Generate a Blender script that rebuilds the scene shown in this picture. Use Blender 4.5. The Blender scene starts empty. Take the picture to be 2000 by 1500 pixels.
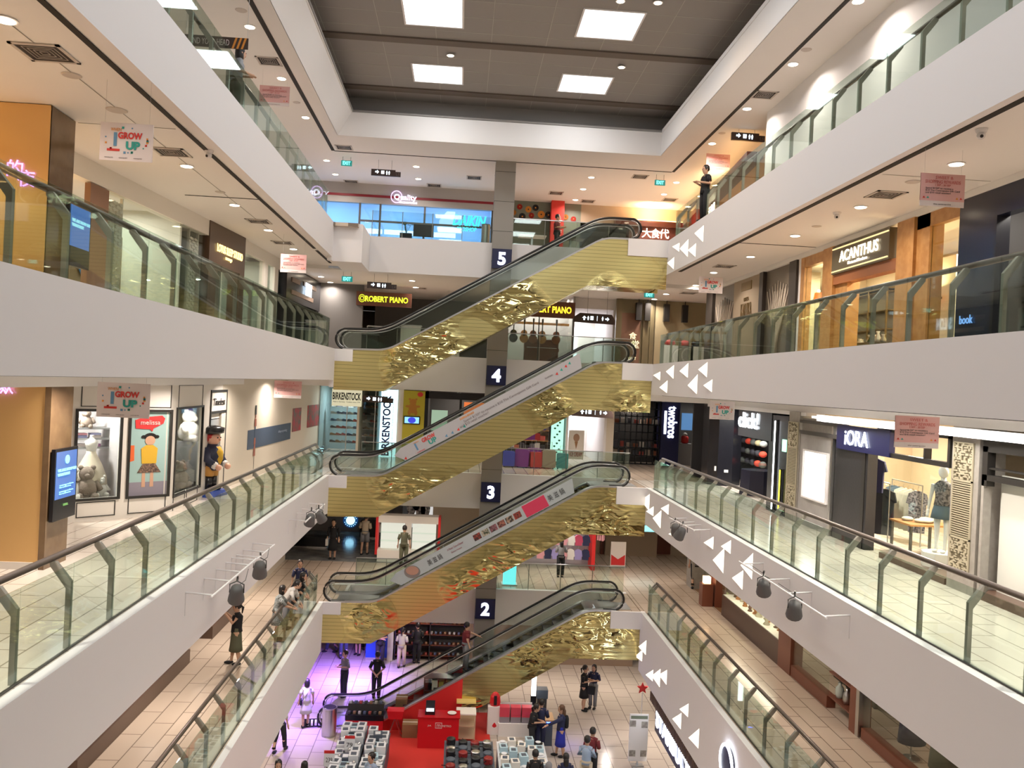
import bpy, math, random
from mathutils import Vector, Matrix
random.seed(7)
C = bpy.context.scene
COL = C.collection
# ---------------------------------------------------------------- camera
CAM = Vector((0.0, 0.0, 12.0))
FPX = 1640.0
ROLL = math.radians(2.7)
_wy = Vector((-100.0, -5.0, FPX)).normalized()           # world +Y seen from the camera (right, down, forward)
_wz = Vector((math.sin(ROLL), -math.cos(ROLL), 0.0)); _wz = (_wz - _wy * _wz.dot(_wy)).normalized()
_wx = _wy.cross(_wz)
R3 = Matrix((_wx, _wy, _wz))
cd = bpy.data.cameras.new('camera'); cd.lens = 36.0 * FPX / 2000.0; cd.sensor_width = 36; cd.clip_start = 0.1; cd.clip_end = 300
cam = bpy.data.objects.new('camera', cd); COL.objects.link(cam)
_m = Matrix((R3 @ Vector((1, 0, 0)), R3 @ Vector((0, -1, 0)), R3 @ Vector((0, 0, -1)))).transposed().to_4x4()
_m.translation = CAM; cam.matrix_world = _m; C.camera = cam
C.view_settings.view_transform = 'Standard'; C.view_settings.look = 'None'
C.view_settings.gamma = 1.0; C.view_settings.use_curve_mapping = False
C.view_settings.exposure = -0.18
C.cycles.transparent_max_bounces = 24
C.cycles.max_bounces = 9
C.cycles.sample_clamp_indirect = 6.0
# ---------------------------------------------------------------- world
w = bpy.data.worlds.new('world'); C.world = w; w.use_nodes = True
w.node_tree.nodes['Background'].inputs[0].default_value = (1.0, 0.96, 0.92, 1)
w.node_tree.nodes['Background'].inputs[1].default_value = 1.0

def ray(px, py):
    return (R3 @ Vector((px - 1000.0, py - 750.0, FPX)))
def P(px, py, x=None, y=None, z=None):
    """a pixel of the photograph taken to the plane x=, y= or z= of the building"""
    d = ray(px, py)
    if x is not None: t = (x - CAM.x) / d.x
    elif y is not None: t = (y - CAM.y) / d.y
    else: t = (z - CAM.z) / d.z
    return CAM + d * t

FL = {1: 0.0, 2: 4.3, 3: 8.6, 4: 12.9, 5: 17.2}
XL, XR, YF = -4.3, 6.6, 31.3
XLN = {1: -4.3, 2: -4.3, 3: -4.3, 4: -4.3, 5: -4.56}; XRN = {1: 6.6, 2: 6.6, 3: 6.6, 4: 6.6, 5: 6.95}
SOF = {2: 3.0, 3: 7.35, 4: 11.85, 5: 16.03}
TOPZ = 20.2
# ---------------------------------------------------------------- materials
MATS = {}
def mat(name, col=(.8, .8, .8), rough=.5, metal=0.0, emit=None, es=0.0, noise=None, bump=None, coat=0.0, spec=None):
    if name in MATS: return MATS[name]
    m = bpy.data.materials.new(name); m.use_nodes = True; nt = m.node_tree; b = nt.nodes['Principled BSDF']
    b.inputs['Base Color'].default_value = (*col, 1); b.inputs['Roughness'].default_value = rough; b.inputs['Metallic'].default_value = metal
    if coat: b.inputs['Coat Weight'].default_value = coat; b.inputs['Coat Roughness'].default_value = .05
    if spec is not None: b.inputs['Specular IOR Level'].default_value = spec
    if emit: b.inputs['Emission Color'].default_value = (*emit, 1); b.inputs['Emission Strength'].default_value = es
    if noise:                                  # (scale, second colour)
        tc = nt.nodes.new('ShaderNodeTexCoord'); n = nt.nodes.new('ShaderNodeTexNoise'); n.inputs['Scale'].default_value = noise[0]; n.inputs['Detail'].default_value = 4
        mx = nt.nodes.new('ShaderNodeMix'); mx.data_type = 'RGBA'; mx.inputs[6].default_value = (*col, 1); mx.inputs[7].default_value = (*noise[1], 1)
        rp = nt.nodes.new('ShaderNodeMapRange'); rp.inputs[1].default_value = .38; rp.inputs[2].default_value = .62
        nt.links.new(tc.outputs['Object'], n.inputs['Vector']); nt.links.new(n.outputs[0], rp.inputs[0]); nt.links.new(rp.outputs[0], mx.inputs[0]); nt.links.new(mx.outputs[2], b.inputs['Base Color'])
    if bump:
        tc = nt.nodes.new('ShaderNodeTexCoord'); n = nt.nodes.new('ShaderNodeTexNoise'); n.inputs['Scale'].default_value = bump[0]
        bp = nt.nodes.new('ShaderNodeBump'); bp.inputs['Strength'].default_value = bump[1]; bp.inputs['Distance'].default_value = .02
        nt.links.new(tc.outputs['Object'], n.inputs['Vector']); nt.links.new(n.outputs[0], bp.inputs['Height']); nt.links.new(bp.outputs[0], b.inputs['Normal'])
    MATS[name] = m; return m

def tile_mat(name, col, col2, mortar, tx, ty, rough=.16, seam=.012):
    m = bpy.data.materials.new(name); m.use_nodes = True; nt = m.node_tree; b = nt.nodes['Principled BSDF']
    g = nt.nodes.new('ShaderNodeNewGeometry'); mp = nt.nodes.new('ShaderNodeMapping'); mp.inputs['Rotation'].default_value = (0, 0, math.pi / 2)
    br = nt.nodes.new('ShaderNodeTexBrick'); br.offset = 0.5; br.inputs['Scale'].default_value = 1; br.inputs['Color1'].default_value = (*col, 1); br.inputs['Color2'].default_value = (*col2, 1)
    br.inputs['Mortar'].default_value = (*mortar, 1); br.inputs['Mortar Size'].default_value = seam; br.inputs['Brick Width'].default_value = ty; br.inputs['Row Height'].default_value = tx
    nt.links.new(g.outputs['Position'], mp.inputs[0]); nt.links.new(mp.outputs[0], br.inputs[0]); nt.links.new(br.outputs[0], b.inputs['Base Color'])
    b.inputs['Roughness'].default_value = rough
    MATS[name] = m; return m

def glass_mat(name, tint, refl=.045, top=.85, rough=.02):
    m = bpy.data.materials.new(name); m.use_nodes = True; nt = m.node_tree; nt.nodes.clear()
    o = nt.nodes.new('ShaderNodeOutputMaterial'); mx = nt.nodes.new('ShaderNodeMixShader'); tr = nt.nodes.new('ShaderNodeBsdfTransparent'); gl = nt.nodes.new('ShaderNodeBsdfGlossy')
    tr.inputs[0].default_value = (*tint, 1); gl.inputs['Roughness'].default_value = rough; gl.inputs[0].default_value = (.92, 1, .97, 1)
    lw = nt.nodes.new('ShaderNodeLayerWeight'); lw.inputs[0].default_value = .5
    pw = nt.nodes.new('ShaderNodeMath'); pw.operation = 'POWER'; pw.inputs[1].default_value = 5.0
    ma = nt.nodes.new('ShaderNodeMath'); ma.operation = 'MULTIPLY_ADD'; ma.inputs[1].default_value = top; ma.inputs[2].default_value = refl
    nt.links.new(lw.outputs['Facing'], pw.inputs[0]); nt.links.new(pw.outputs[0], ma.inputs[0]); nt.links.new(ma.outputs[0], mx.inputs[0])
    nt.links.new(tr.outputs[0], mx.inputs[1]); nt.links.new(gl.outputs[0], mx.inputs[2]); nt.links.new(mx.outputs[0], o.inputs[0])
    MATS[name] = m; return m

WHITE = mat('white_paint', (.80, .78, .78), .75)
CEIL = mat('ceiling_paint', (.80, .78, .76), .8)
BEIGE = mat('beige_wall', (.66, .60, .50), .7)
GREYC = mat('grey_ceiling_panel', (.28, .265, .25), .7)
DKGAP = mat('dark_gap', (.02, .018, .016), .8)
DMETAL = mat('dark_metal', (.10, .10, .095), .35, .8)
POST = mat('post_metal', (.30, .29, .25), .45, .3)
RAILM = mat('rail_metal', (.16, .13, .11), .35, .6)
STEEL = mat('brushed_steel', (.6, .6, .6), .3, 1.0)
RUBBER = mat('black_rubber', (.008, .008, .008), .3)
BLACK = mat('black_panel', (.010, .010, .014), .25)
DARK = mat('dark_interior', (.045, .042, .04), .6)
WOOD = mat('oak_wood', (.50, .26, .09), .4, noise=(6, (.42, .20, .06)))
DWOOD = mat('dark_red_wood', (.10, .025, .012), .35)
GOLDCOL = mat('gold_column', (.72, .45, .18), .22, .15)
BROWNCOL = mat('brown_marble', (.20, .13, .07), .12, noise=(3, (.16, .10, .055)))
STONE = mat('grey_stone', (.33, .31, .28), .6, noise=(8, (.29, .27, .24)))
COLST = mat('column_stone', (.30, .28, .25), .6)
RED = mat('red_paint', (.62, .02, .02), .5)
REDFL = mat('red_carpet', (.60, .03, .02), .9)
CREAM = mat('cream', (.75, .70, .60), .6)
FLOOR = tile_mat('floor_tiles', (.60, .49, .39), (.56, .455, .36), (.22, .17, .13), .45, 1.2)
FLOOR3 = tile_mat('pale_floor_tiles', (.74, .67, .59), (.71, .64, .56), (.34, .29, .24), .45, 1.2)
FLOORG = tile_mat('ground_floor_tiles', (.52, .45, .38), (.48, .42, .35), (.2, .17, .15), .6, .9)
GLASS = glass_mat('rail_glass', (.80, .86, .82), .04, .65)
SHOPGL = glass_mat('shop_glass', (.93, .96, .94), .035, .4)
def em(name, col, s): return mat(name, (.06, .06, .06), .5, 0, col, s)
LAMP = em('lamp_diffuser', (1.0, .84, .62), 14)
LAMPW = em('white_lamp_diffuser', (1.0, .97, .93), 10)
PANEL = em('sky_panel', (.93, .98, 1.0), 3.0)

# gold mirror cladding
def gold():
    m = bpy.data.materials.new('gold_mirror_cladding'); m.use_nodes = True; nt = m.node_tree; b = nt.nodes['Principled BSDF']
    g = nt.nodes.new('ShaderNodeNewGeometry'); sp = nt.nodes.new('ShaderNodeSeparateXYZ'); nt.links.new(g.outputs['Position'], sp.inputs[0])
    dv = nt.nodes.new('ShaderNodeMath'); dv.operation = 'DIVIDE'; dv.inputs[1].default_value = .125; nt.links.new(sp.outputs[2], dv.inputs[0])
    fr = nt.nodes.new('ShaderNodeMath'); fr.operation = 'FRACT'; nt.links.new(dv.outputs[0], fr.inputs[0])
    lt = nt.nodes.new('ShaderNodeMath'); lt.operation = 'LESS_THAN'; lt.inputs[1].default_value = .10; nt.links.new(fr.outputs[0], lt.inputs[0])
    mx = nt.nodes.new('ShaderNodeMix'); mx.data_type = 'RGBA'; mx.inputs[6].default_value = (.74, .645, .29, 1); mx.inputs[7].default_value = (.34, .29, .11, 1)
    nt.links.new(lt.outputs[0], mx.inputs[0]); nt.links.new(mx.outputs[2], b.inputs['Base Color'])
    b.inputs['Metallic'].default_value = 1; b.inputs['Roughness'].default_value = .10
    # dented sheet: broad buckles, tighter towards the middle of the run
    mp = nt.nodes.new('ShaderNodeMapping'); mp.inputs['Scale'].default_value = (1.0, 1.0, 2.2); nt.links.new(g.outputs['Position'], mp.inputs[0])
    n1 = nt.nodes.new('ShaderNodeTexNoise'); n1.inputs['Scale'].default_value = 1.5; n1.inputs['Detail'].default_value = 1.2; n1.inputs['Distortion'].default_value = .8; nt.links.new(mp.outputs[0], n1.inputs['Vector'])
    n2 = nt.nodes.new('ShaderNodeTexNoise'); n2.inputs['Scale'].default_value = .45; n2.inputs['Detail'].default_value = 0; nt.links.new(g.outputs['Position'], n2.inputs['Vector'])
    mr = nt.nodes.new('ShaderNodeMapRange'); mr.inputs[1].default_value = .44; mr.inputs[2].default_value = .60; mr.inputs[3].default_value = .06; mr.inputs[4].default_value = 1; nt.links.new(n2.outputs[0], mr.inputs[0])
    ml = nt.nodes.new('ShaderNodeMath'); ml.operation = 'MULTIPLY'; nt.links.new(n1.outputs[0], ml.inputs[0]); nt.links.new(mr.outputs[0], ml.inputs[1])
    bp = nt.nodes.new('ShaderNodeBump'); bp.inputs['Strength'].default_value = 1.0; bp.inputs['Distance'].default_value = .09
    rr = nt.nodes.new('ShaderNodeMapRange'); rr.inputs[1].default_value = .06; rr.inputs[2].default_value = 1; rr.inputs[3].default_value = .30; rr.inputs[4].default_value = .07; nt.links.new(mr.outputs[0], rr.inputs[0]); nt.links.new(rr.outputs[0], b.inputs['Roughness']); nt.links.new(ml.outputs[0], bp.inputs['Height']); nt.links.new(bp.outputs[0], b.inputs['Normal'])
    MATS['gold'] = m; return m
GOLD = gold()
# ---------------------------------------------------------------- mesh builder
class MB:
    def __init__(s): s.v = []; s.f = []; s.mi = []; s.mats = []
    def m(s, material):
        if material not in s.mats: s.mats.append(material)
        return s.mats.index(material)
    def face(s, pts, material):
        k = len(s.v); s.v += [tuple(p) for p in pts]; s.f.append(tuple(range(k, k + len(pts)))); s.mi.append(s.m(material))
    def box(s, x0, x1, y0, y1, z0, z1, material, T=None):
        if x1 < x0: x0, x1 = x1, x0
        if y1 < y0: y0, y1 = y1, y0
        if z1 < z0: z0, z1 = z1, z0
        p = [Vector(q) for q in ((x0, y0, z0), (x1, y0, z0), (x1, y1, z0), (x0, y1, z0), (x0, y0, z1), (x1, y0, z1), (x1, y1, z1), (x0, y1, z1))]
        if T is not None: p = [T @ q for q in p]
        k = len(s.v); s.v += [tuple(q) for q in p]; i = s.m(material)
        for a in ((0, 3, 2, 1), (4, 5, 6, 7), (0, 1, 5, 4), (1, 2, 6, 5), (2, 3, 7, 6), (3, 0, 4, 7)):
            s.f.append(tuple(k + j for j in a)); s.mi.append(i)
        return s
    def prism(s, poly, fn, a, b, material):
        """poly: 2-D outline; fn(u, v, w) -> point; extruded from w=a to w=b"""
        k = len(s.v); n = len(poly); i = s.m(material)
        s.v += [tuple(fn(u, v, a)) for u, v in poly] + [tuple(fn(u, v, b)) for u, v in poly]
        s.f.append(tuple(range(k + n - 1, k - 1, -1))); s.f.append(tuple(range(k + n, k + 2 * n))); s.mi += [i, i]
        for j in range(n):
            q = (j + 1) % n; s.f.append((k + j, k + q, k + n + q, k + n + j)); s.mi.append(i)
        return s
    def strip(s, a, b, w0, w1, fn, material):
        """band between two polylines a and b (2-D) given thickness w0..w1"""
        for j in range(len(a) - 1): s.prism([a[j], a[j + 1], b[j + 1], b[j]], fn, w0, w1, material)
        return s
    def tube(s, pts, r, material, n=8, cap=True, flat=1.0):
        pts = [Vector(p) for p in pts]; k = len(s.v); i = s.m(material); rr = r if isinstance(r, (list, tuple)) else [r] * len(pts)
        up = Vector((0, 0, 1))
        for j, p in enumerate(pts):
            t = (pts[min(j + 1, len(pts) - 1)] - pts[max(j - 1, 0)]).normalized()
            if abs(t.dot(up)) > .95: a = Vector((1, 0, 0)).cross(t).normalized()
            else: a = up.cross(t).normalized()
            b = t.cross(a)
            for q in range(n):
                c = 2 * math.pi * q / n; s.v.append(tuple(p + (a * math.cos(c) + b * math.sin(c) * flat) * rr[j]))
        for j in range(len(pts) - 1):
            for q in range(n):
                z = (q + 1) % n; s.f.append((k + j * n + q, k + j * n + z, k + (j + 1) * n + z, k + (j + 1) * n + q)); s.mi.append(i)
        if cap:
            s.f.append(tuple(range(k + n - 1, k - 1, -1))); e = k + (len(pts) - 1) * n; s.f.append(tuple(range(e, e + n))); s.mi += [i, i]
        return s
    def lathe(s, prof, c, material, n=16, sx=1.0, sy=1.0, T=None):
        """prof: (r, z) from bottom to top about the vertical through c"""
        k = len(s.v); i = s.m(material); c = Vector(c)
        for r, z in prof:
            for q in range(n):
                a = 2 * math.pi * q / n; p = Vector((r * sx * math.cos(a), r * sy * math.sin(a), z))
                if T is not None: p = T @ p
                s.v.append(tuple(c + p))
        for j in range(len(prof) - 1):
            for q in range(n):
                z = (q + 1) % n; s.f.append((k + j * n + q, k + j * n + z, k + (j + 1) * n + z, k + (j + 1) * n + q)); s.mi.append(i)
        s.f.append(tuple(range(k + n - 1, k - 1, -1))); e = k + (len(prof) - 1) * n; s.f.append(tuple(range(e, e + n))); s.mi += [i, i]
        return s
    def ball(s, c, r, material, n=12, sx=1, sy=1, sz=1, T=None):
        return s.lathe([(max(.001, r * math.sin(math.pi * t / 8)), -r * sz * math.cos(math.pi * t / 8)) for t in range(9)], c, material, n, sx, sy, T)
    def cyl(s, c, r, h, material, n=20, r2=None): return s.lathe([(r, 0), (r if r2 is None else r2, h)], c, material, n)
    def obj(s, name, parent=None, smooth=False, origin=None):
        me = bpy.data.meshes.new(name)
        vs = s.v
        if origin is not None: o_ = Vector(origin); vs = [tuple(Vector(v) - o_) for v in vs]
        me.from_pydata(vs, [], s.f)
        for mm in s.mats: me.materials.append(mm)
        me.polygons.foreach_set('material_index', s.mi)
        if smooth: me.polygons.foreach_set('use_smooth', [True] * len(me.polygons))
        me.update()
        o = bpy.data.objects.new(name, me); COL.objects.link(o)
        if origin is not None: o.location = origin
        if parent is not None: o.parent = parent
        return o
def tag(o, label, cat, group=None, kind=None):
    if label: o['label'] = label
    if cat: o['category'] = cat
    if group: o['group'] = group
    if kind: o['kind'] = kind
    return o
def thing(name, label, cat, loc=(0, 0, 0), rz=0.0, group=None):
    o = bpy.data.objects.new(name, None); COL.objects.link(o); o.location = loc; o.rotation_euler = (0, 0, rz); o.empty_display_size = .1
    return tag(o, label, cat, group)
def struct(mb, name, smooth=False):
    o = mb.obj(name, smooth=smooth); o['kind'] = 'structure'; return o
def dup(root, loc=None, rz=None, label=None, group=None):
    def cp(o, par):
        c = o.copy(); COL.objects.link(c); c.parent = par
        for ch in list(o.children): cp(ch, c)
        return c
    r = cp(root, None)
    if loc is not None: r.location = loc
    if rz is not None: r.rotation_euler = (0, 0, rz)
    if label: r['label'] = label
    if group: r['group'] = group
    return r
def arealight(parent, loc, size, power, col, rot=(0, 0, 0), spread=math.pi, sizey=None, name='light_bulb'):
    ld = bpy.data.lights.new(name, 'AREA'); ld.shape = 'RECTANGLE' if sizey else 'DISK'; ld.size = size
    if sizey: ld.size_y = sizey
    ld.energy = power; ld.color = col; ld.spread = spread
    o = bpy.data.objects.new(name, ld); COL.objects.link(o); o.location = loc; o.rotation_euler = rot
    if parent is not None: o.parent = parent
    return o
XZ = lambda u, v, w: (u, w, v)      # outline in X-Z, thickness along Y
YZ = lambda u, v, w: (w, u, v)
XY = lambda u, v, w: (u, v, w)

def text(body, o, right, up, h, material, parent=None, w=None, depth=.015, bold=0.0, align='C', name='lettering', shear=0.0, spacing=1.0):
    """text whose bottom-left (align L) or bottom-centre (C) is at o, cap height h, width fitted to w"""
    cu = bpy.data.curves.new('t', 'FONT'); cu.body = body; cu.size = 1.0; cu.extrude = 0; cu.offset = bold; cu.shear = shear; cu.space_character = spacing; cu.resolution_u = 3
    t = bpy.data.objects.new('t', cu)
    me = bpy.data.meshes.new_from_object(t)
    bpy.data.objects.remove(t); bpy.data.curves.remove(cu)
    if len(me.vertices) == 0: return None
    xs = [v.co.x for v in me.vertices]; ys = [v.co.y for v in me.vertices]
    x0, x1, y0, y1 = min(xs), max(xs), min(ys), max(ys)
    nl = body.count('\n') + 1
    sc = h / (y1 - y0) if nl == 1 else h / (y1 - y0)
    sx = (w / (x1 - x0)) if w else sc
    right = Vector(right).normalized(); up = Vector(up).normalized(); nrm = right.cross(up); o = Vector(o)
    shift = 0 if align == 'L' else -(x1 - x0) * sx / 2
    base = [o + right * ((v.co.x - x0) * sx + shift) + up * ((v.co.y - y0) * sc) for v in me.vertices]
    n = len(base); fs = [tuple(p.vertices) for p in me.polygons]
    bpy.data.meshes.remove(me)
    # find the outline edges so that the letters get real thickness
    cnt = {}
    for f in fs:
        for a, b in zip(f, f[1:] + f[:1]): cnt[(a, b)] = 1
    faces = [tuple(i + n for i in f) for f in fs] + [tuple(reversed(f)) for f in fs]
    for (a, b) in cnt:
        if (b, a) not in cnt: faces.append((a, b, b + n, a + n))
    mm = bpy.data.meshes.new(name); mm.from_pydata([tuple(p) for p in base] + [tuple(p + nrm * depth) for p in base], [], faces); mm.materials.append(material); mm.update()
    ob = bpy.data.objects.new(name, mm); COL.objects.link(ob)
    if parent is not None:
        ob.parent = parent
        if parent.type == 'EMPTY' or True: ob.matrix_parent_inverse = pm(parent)
    return ob
def pm(o):
    m = Matrix.LocRotScale(o.location, o.rotation_euler, o.scale)
    if o.parent is not None: m = (pm(o.parent).inverted()) @ o.matrix_parent_inverse @ m
    return m.inverted()
class Face:
    """a vertical shop-front plane from A to B (floor points, A on the left as one stands before it); s runs A->B, d comes out towards the viewer"""
    def __init__(s, A, B, F):
        s.A = Vector((A[0], A[1], 0)); s.B = Vector((B[0], B[1], 0)); s.F = F; s.r = (s.B - s.A).normalized(); s.n = s.r.cross(Vector((0, 0, 1))); s.L = (s.B - s.A).length
        s.T = Matrix((s.r, -s.n, Vector((0, 0, 1)))).transposed().to_4x4(); s.T.translation = Vector((A[0], A[1], F))
    def px(s, x, y):
        d = ray(x, y); t = (s.A - CAM).dot(s.n) / d.dot(s.n); p = CAM + d * t; return (p - s.A).dot(s.r), p.z - s.F
    def pt(s, u, z, d=0.0): return s.A + s.r * u + s.n * d + Vector((0, 0, s.F + z))
    def box(s, mb, u0, u1, z0, z1, d0, d1, m):          # d positive = towards the viewer
        mb.box(u0, u1, -d0, -d1, z0, z1, m, T=s.T); return mb
    def frame(s, mb, u0, u1, z0, z1, t, d0, d1, m):
        s.box(mb, u0, u1, z0, z0 + t, d0, d1, m); s.box(mb, u0, u1, z1 - t, z1, d0, d1, m); s.box(mb, u0, u0 + t, z0 + t, z1 - t, d0, d1, m); s.box(mb, u1 - t, u1, z0 + t, z1 - t, d0, d1, m)
    def text(s, body, u, z, h, m, parent=None, w=None, d=.02, **k): return text(body, s.pt(u, z, d), s.r, (0, 0, 1), h, m, parent, w, **k)
# ================================================================ the building shell
YB = -9.0
WORD = {1: 'one', 2: 'two', 3: 'three', 4: 'four', 5: 'five'}
for n in (1, 2, 3, 4, 5):
    F = FL[n]; XL, XR = XLN[n], XRN[n]
    b = MB()
    if n == 1:
        b.box(-14, 18, YB, 50, -.3, 0, FLOORG)
    else:
        fm = FLOOR3 if n == 3 else FLOOR; b.box(-14, XL - .03, YB, YF, F - .12, F, fm); b.box(XR + .03, 18, YB, YF, F - .12, F, fm); b.box(-14, 18, YF, 50, F - .12, F, FLOOR)
        b.box(XL, -3.72, 28.79, YF - .02, F - .12, F, FLOOR); b.box(5.57, XR, 28.79, YF - .02, F - .12, F, FLOOR)
    struct(b, 'floor')
    if n > 1:
        # fascias
        t = MB(); z0, z1 = (SOF[n] if n > 2 else 2.65), F + .012
        t.box(XL - .15, XL, YB, 28.75, z0, z1, WHITE); struct(t, 'trim_%d' % (n * 10 + 1))
        t = MB(); z0 = (SOF[n] if n > 2 else 2.3); t.box(XR, XR + .15, YB, 28.75, z0, z1, WHITE); struct(t, 'trim_%d' % (n * 10 + 2))
        t = MB(); z0 = F - 1.3; t.box(XL, XR, YF - .01, YF + .2, z0, z1, WHITE); struct(t, 'trim_%d' % (n * 10 + 3))
        t = MB()
        if n == 5:
            t.box(XL, -3.58, 29.0, YF - .03, z0, z1, WHITE)
            t.box(XL - .15, XL, 28.75, 29.0, z0, z1, WHITE)
        else:
            t.box(-4.3, -3.70, 28.75, 28.85, F - .40, z1, WHITE); t.box(-3.8, -3.7, 28.85, YF - .03, F - .40, z1, WHITE); t.box(-4.45, -4.3, 28.75, 28.85, z0, z1, WHITE)
        t.box(5.55, XR, 28.70, 28.78, F - .58, z1, WHITE); t.box(XR, XR + .15, 28.76, 28.85, SOF[n], z1, WHITE)
        struct(t, 'trim_%d' % (n * 10 + 4))
        # soffit below this floor
        c = MB(); zc = SOF[n]
        c.box(-14, XL - .02, YB, YF, zc + .004, zc + .05, CEIL); c.box(XR + .02, 18, YB, YF, zc + .004, zc + .05, CEIL); c.box(-14, 18, YF + .02, 50, F - 1.3 + .004, F - 1.25, CEIL); c.box(-14, XL - .5, YF - .02, YF + .02, F - 1.3, zc + .05, CEIL); c.box(XR + .5, 18, YF - .02, YF + .02, F - 1.3, zc + .05, CEIL); c.box(-14, -6.6 if n < 5 else -7.75, YB, YF - .02, F - 1.3, zc, CEIL) if n > 2 else None; c.box(9.35, 18, YB, YF - .02, F - 1.3, zc, CEIL) if n > 2 else None
        c.box(XL - .35, XL - .26, YB, 27.2, zc - .012, zc, DKGAP); c.box(XL - .35, XL - .26, 27.6, 30.5, zc - .012, zc, DKGAP); c.box(XR + .15, XR + .26, YB, 27.8, zc - .012, zc, DKGAP)
        c.box(-6.6, XL - .35, 19.95, 19.99, zc - .006, zc, DKGAP); c.box(XR + .26, 9.3, 21.9, 21.94, zc - .006, zc, DKGAP)
        for yy in (9.0, 14.5): c.box(-6.6, -5, yy, yy + .012, zc - .004, zc, STONE); c.box(7.3, 9.3, yy, yy + .012, zc - .004, zc, STONE)
        c.box(-5.6, -5.588, YB, 27, zc - .004, zc, STONE)
        struct(c, 'ceiling')
XL, XR = -4.3, 6.6
# walls
LW, RW = -9.2, 9.4
for n in (1, 2, 3, 4, 5):
    F = FL[n]; H = 3.0 if n in (2, 3, 4, 5) else 3.0
    b = MB(); b.box(-14.2, -14, YB, 50, F, F + H, BEIGE); struct(b, 'wall_left')
    b = MB(); b.box(17.8, 18, YB, 50, F, F + H, BEIGE); struct(b, 'wall_right')
    b = MB(); b.box(-14, 18, 50, 50.2, F, F + H, BEIGE); struct(b, 'wall_back')
    b = MB(); b.box(-14, 18, YB - .2, YB, F - 1.3 if n > 1 else F, F + H, BEIGE); struct(b, 'wall_front')
# roof of the atrium
c = MB()
c.box(-14, -4.6, YB, 50, TOPZ, TOPZ + .1, CEIL); c.box(6.6, 18, YB, 50, TOPZ, TOPZ + .1, CEIL); c.box(-4.6, 6.6, 29.0, 50, TOPZ, TOPZ + .1, CEIL)
c.box(-5.10, -4.98, YB, 31.0, TOPZ - .012, TOPZ, DKGAP); c.box(7.50, 7.60, YB, 31.0, TOPZ - .012, TOPZ, DKGAP); c.box(-5.0, 7.5, 31.0, 31.06, TOPZ - .012, TOPZ, DKGAP)
# left riser slopes, right and far risers stand
c.face([(-4.58, YB, TOPZ - .003), (-4.58, 28.98, TOPZ - .003), (-4.15, 29, 21.02), (-4.15, YB, 21.02)], CEIL)
c.face([(6.58, YB, TOPZ - .003), (6.58, 28.98, TOPZ - .003), (6.62, 29, 21.02), (6.62, YB, 21.02)], CEIL)
c.face([(-4.6, 28.98, TOPZ - .003), (6.6, 28.98, TOPZ - .003), (6.62, 29, 21.02), (-4.15, 29, 21.02)], CEIL)
struct(c, 'ceiling')
c = MB()
ZG = 21.75
c.box(-5.2, 7.6, YB, 30, ZG, ZG + .1, GREYC)
c.box(-4.17, -4.13, YB, 29, 21.0, 21.12, CEIL); c.box(6.6, 6.66, YB, 29, 21.0, 21.12, CEIL)
c.box(-5.2, -4.8, YB, 30, 21.1, 21.75, GREYC); c.box(7.2, 7.6, YB, 30, 21.1, 21.75, GREYC); c.box(-5.2, 7.6, 29.7, 30, 21.1, 21.75, GREYC)
c.box(-5.2, -4.1, YB, 30, 21.04, 21.1, GREYC); c.box(6.62, 7.6, YB, 30, 21.04, 21.1, GREYC); c.box(-5.2, 7.6, 29, 30, 21.04, 21.1, GREYC)
GSEAM = mat('ceiling_seam', (.42, .40, .37), .6)
for k in range(-9, 30):
    c.box(-4.8, 7.2, k * .98, k * .98 + .014, ZG - .004, ZG, GSEAM)
for k in range(0, 8): c.box(-4.3 + k * 1.57, -4.286 + k * 1.57, YB, 29.7, ZG - .004, ZG, GSEAM)
struct(c, 'ceiling')
SLOT = mat('slot_brown', (.13, .105, .085), .7)
c = MB()
for yy in (5.2, 9.8, 14.4, 19.3, 24.1, 28.3): c.box(-4.8, 7.2, yy, yy + .38, ZG - .05, ZG - .005, SLOT)
struct(c, 'ceiling')
# lit ceiling panels of the atrium
pos = ['furthest left pair, nearer the escalators']
pc = []
for k, (xa, xb, side) in enumerate(((-1.95, -.42, 'left'), (2.75, 4.30, 'right'))):
    for q, (ya, yb, row) in enumerate(((26.0, 27.7, 'row nearest the escalators'), (21.5, 23.2, 'row second from the escalators'), (16.9, 18.6, 'row overhead, out of view'), (12.3, 14.0, 'row well behind'), (7.7, 9.4, 'row'), (3.1, 4.8, 'row'), (-3.5, -1.8, 'row'))):
        if q == 0: ya, yb = (26.1, 27.6)
        o = thing('ceiling_light_panel', 'square white lit ceiling panel in the grey roof of the atrium, %s column, %s' % ('western' if k == 0 else 'eastern', row), 'ceiling light', ((xa + xb) / 2, (ya + yb) / 2, ZG), 0, 'lit square ceiling panels')
        if q == 0: o['label'] = 'glowing square ceiling panel nearest the far wall, %s' % ('above the Q sign' if k == 0 else 'above the top escalator landing')
        elif q == 1: o['label'] = 'larger glowing square ceiling panel, %s of the second pair from the far wall' % ('left one' if k == 0 else 'right one')
        else: o['label'] = 'lit square ceiling panel of the unseen rows overhead'
        a, b_ = (xb - xa) / 2, (yb - ya) / 2
        f = MB(); f.box(-a - .05, a + .05, -b_ - .05, -b_, -.03, -.004, WHITE); f.box(-a - .05, a + .05, b_, b_ + .05, -.03, -.004, WHITE); f.box(-a - .05, -a, -b_, b_, -.03, -.004, WHITE); f.box(a, a + .05, -b_, b_, -.03, -.004, WHITE)
        f.obj('panel_frame', o); g = MB(); g.box(-a, a, -b_, b_, -.02, -.006, PANEL); g.obj('diffuser', o)
        arealight(o, (0, 0, -.05), a * 2, 92, (.96, .97, 1), sizey=b_ * 2)
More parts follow.
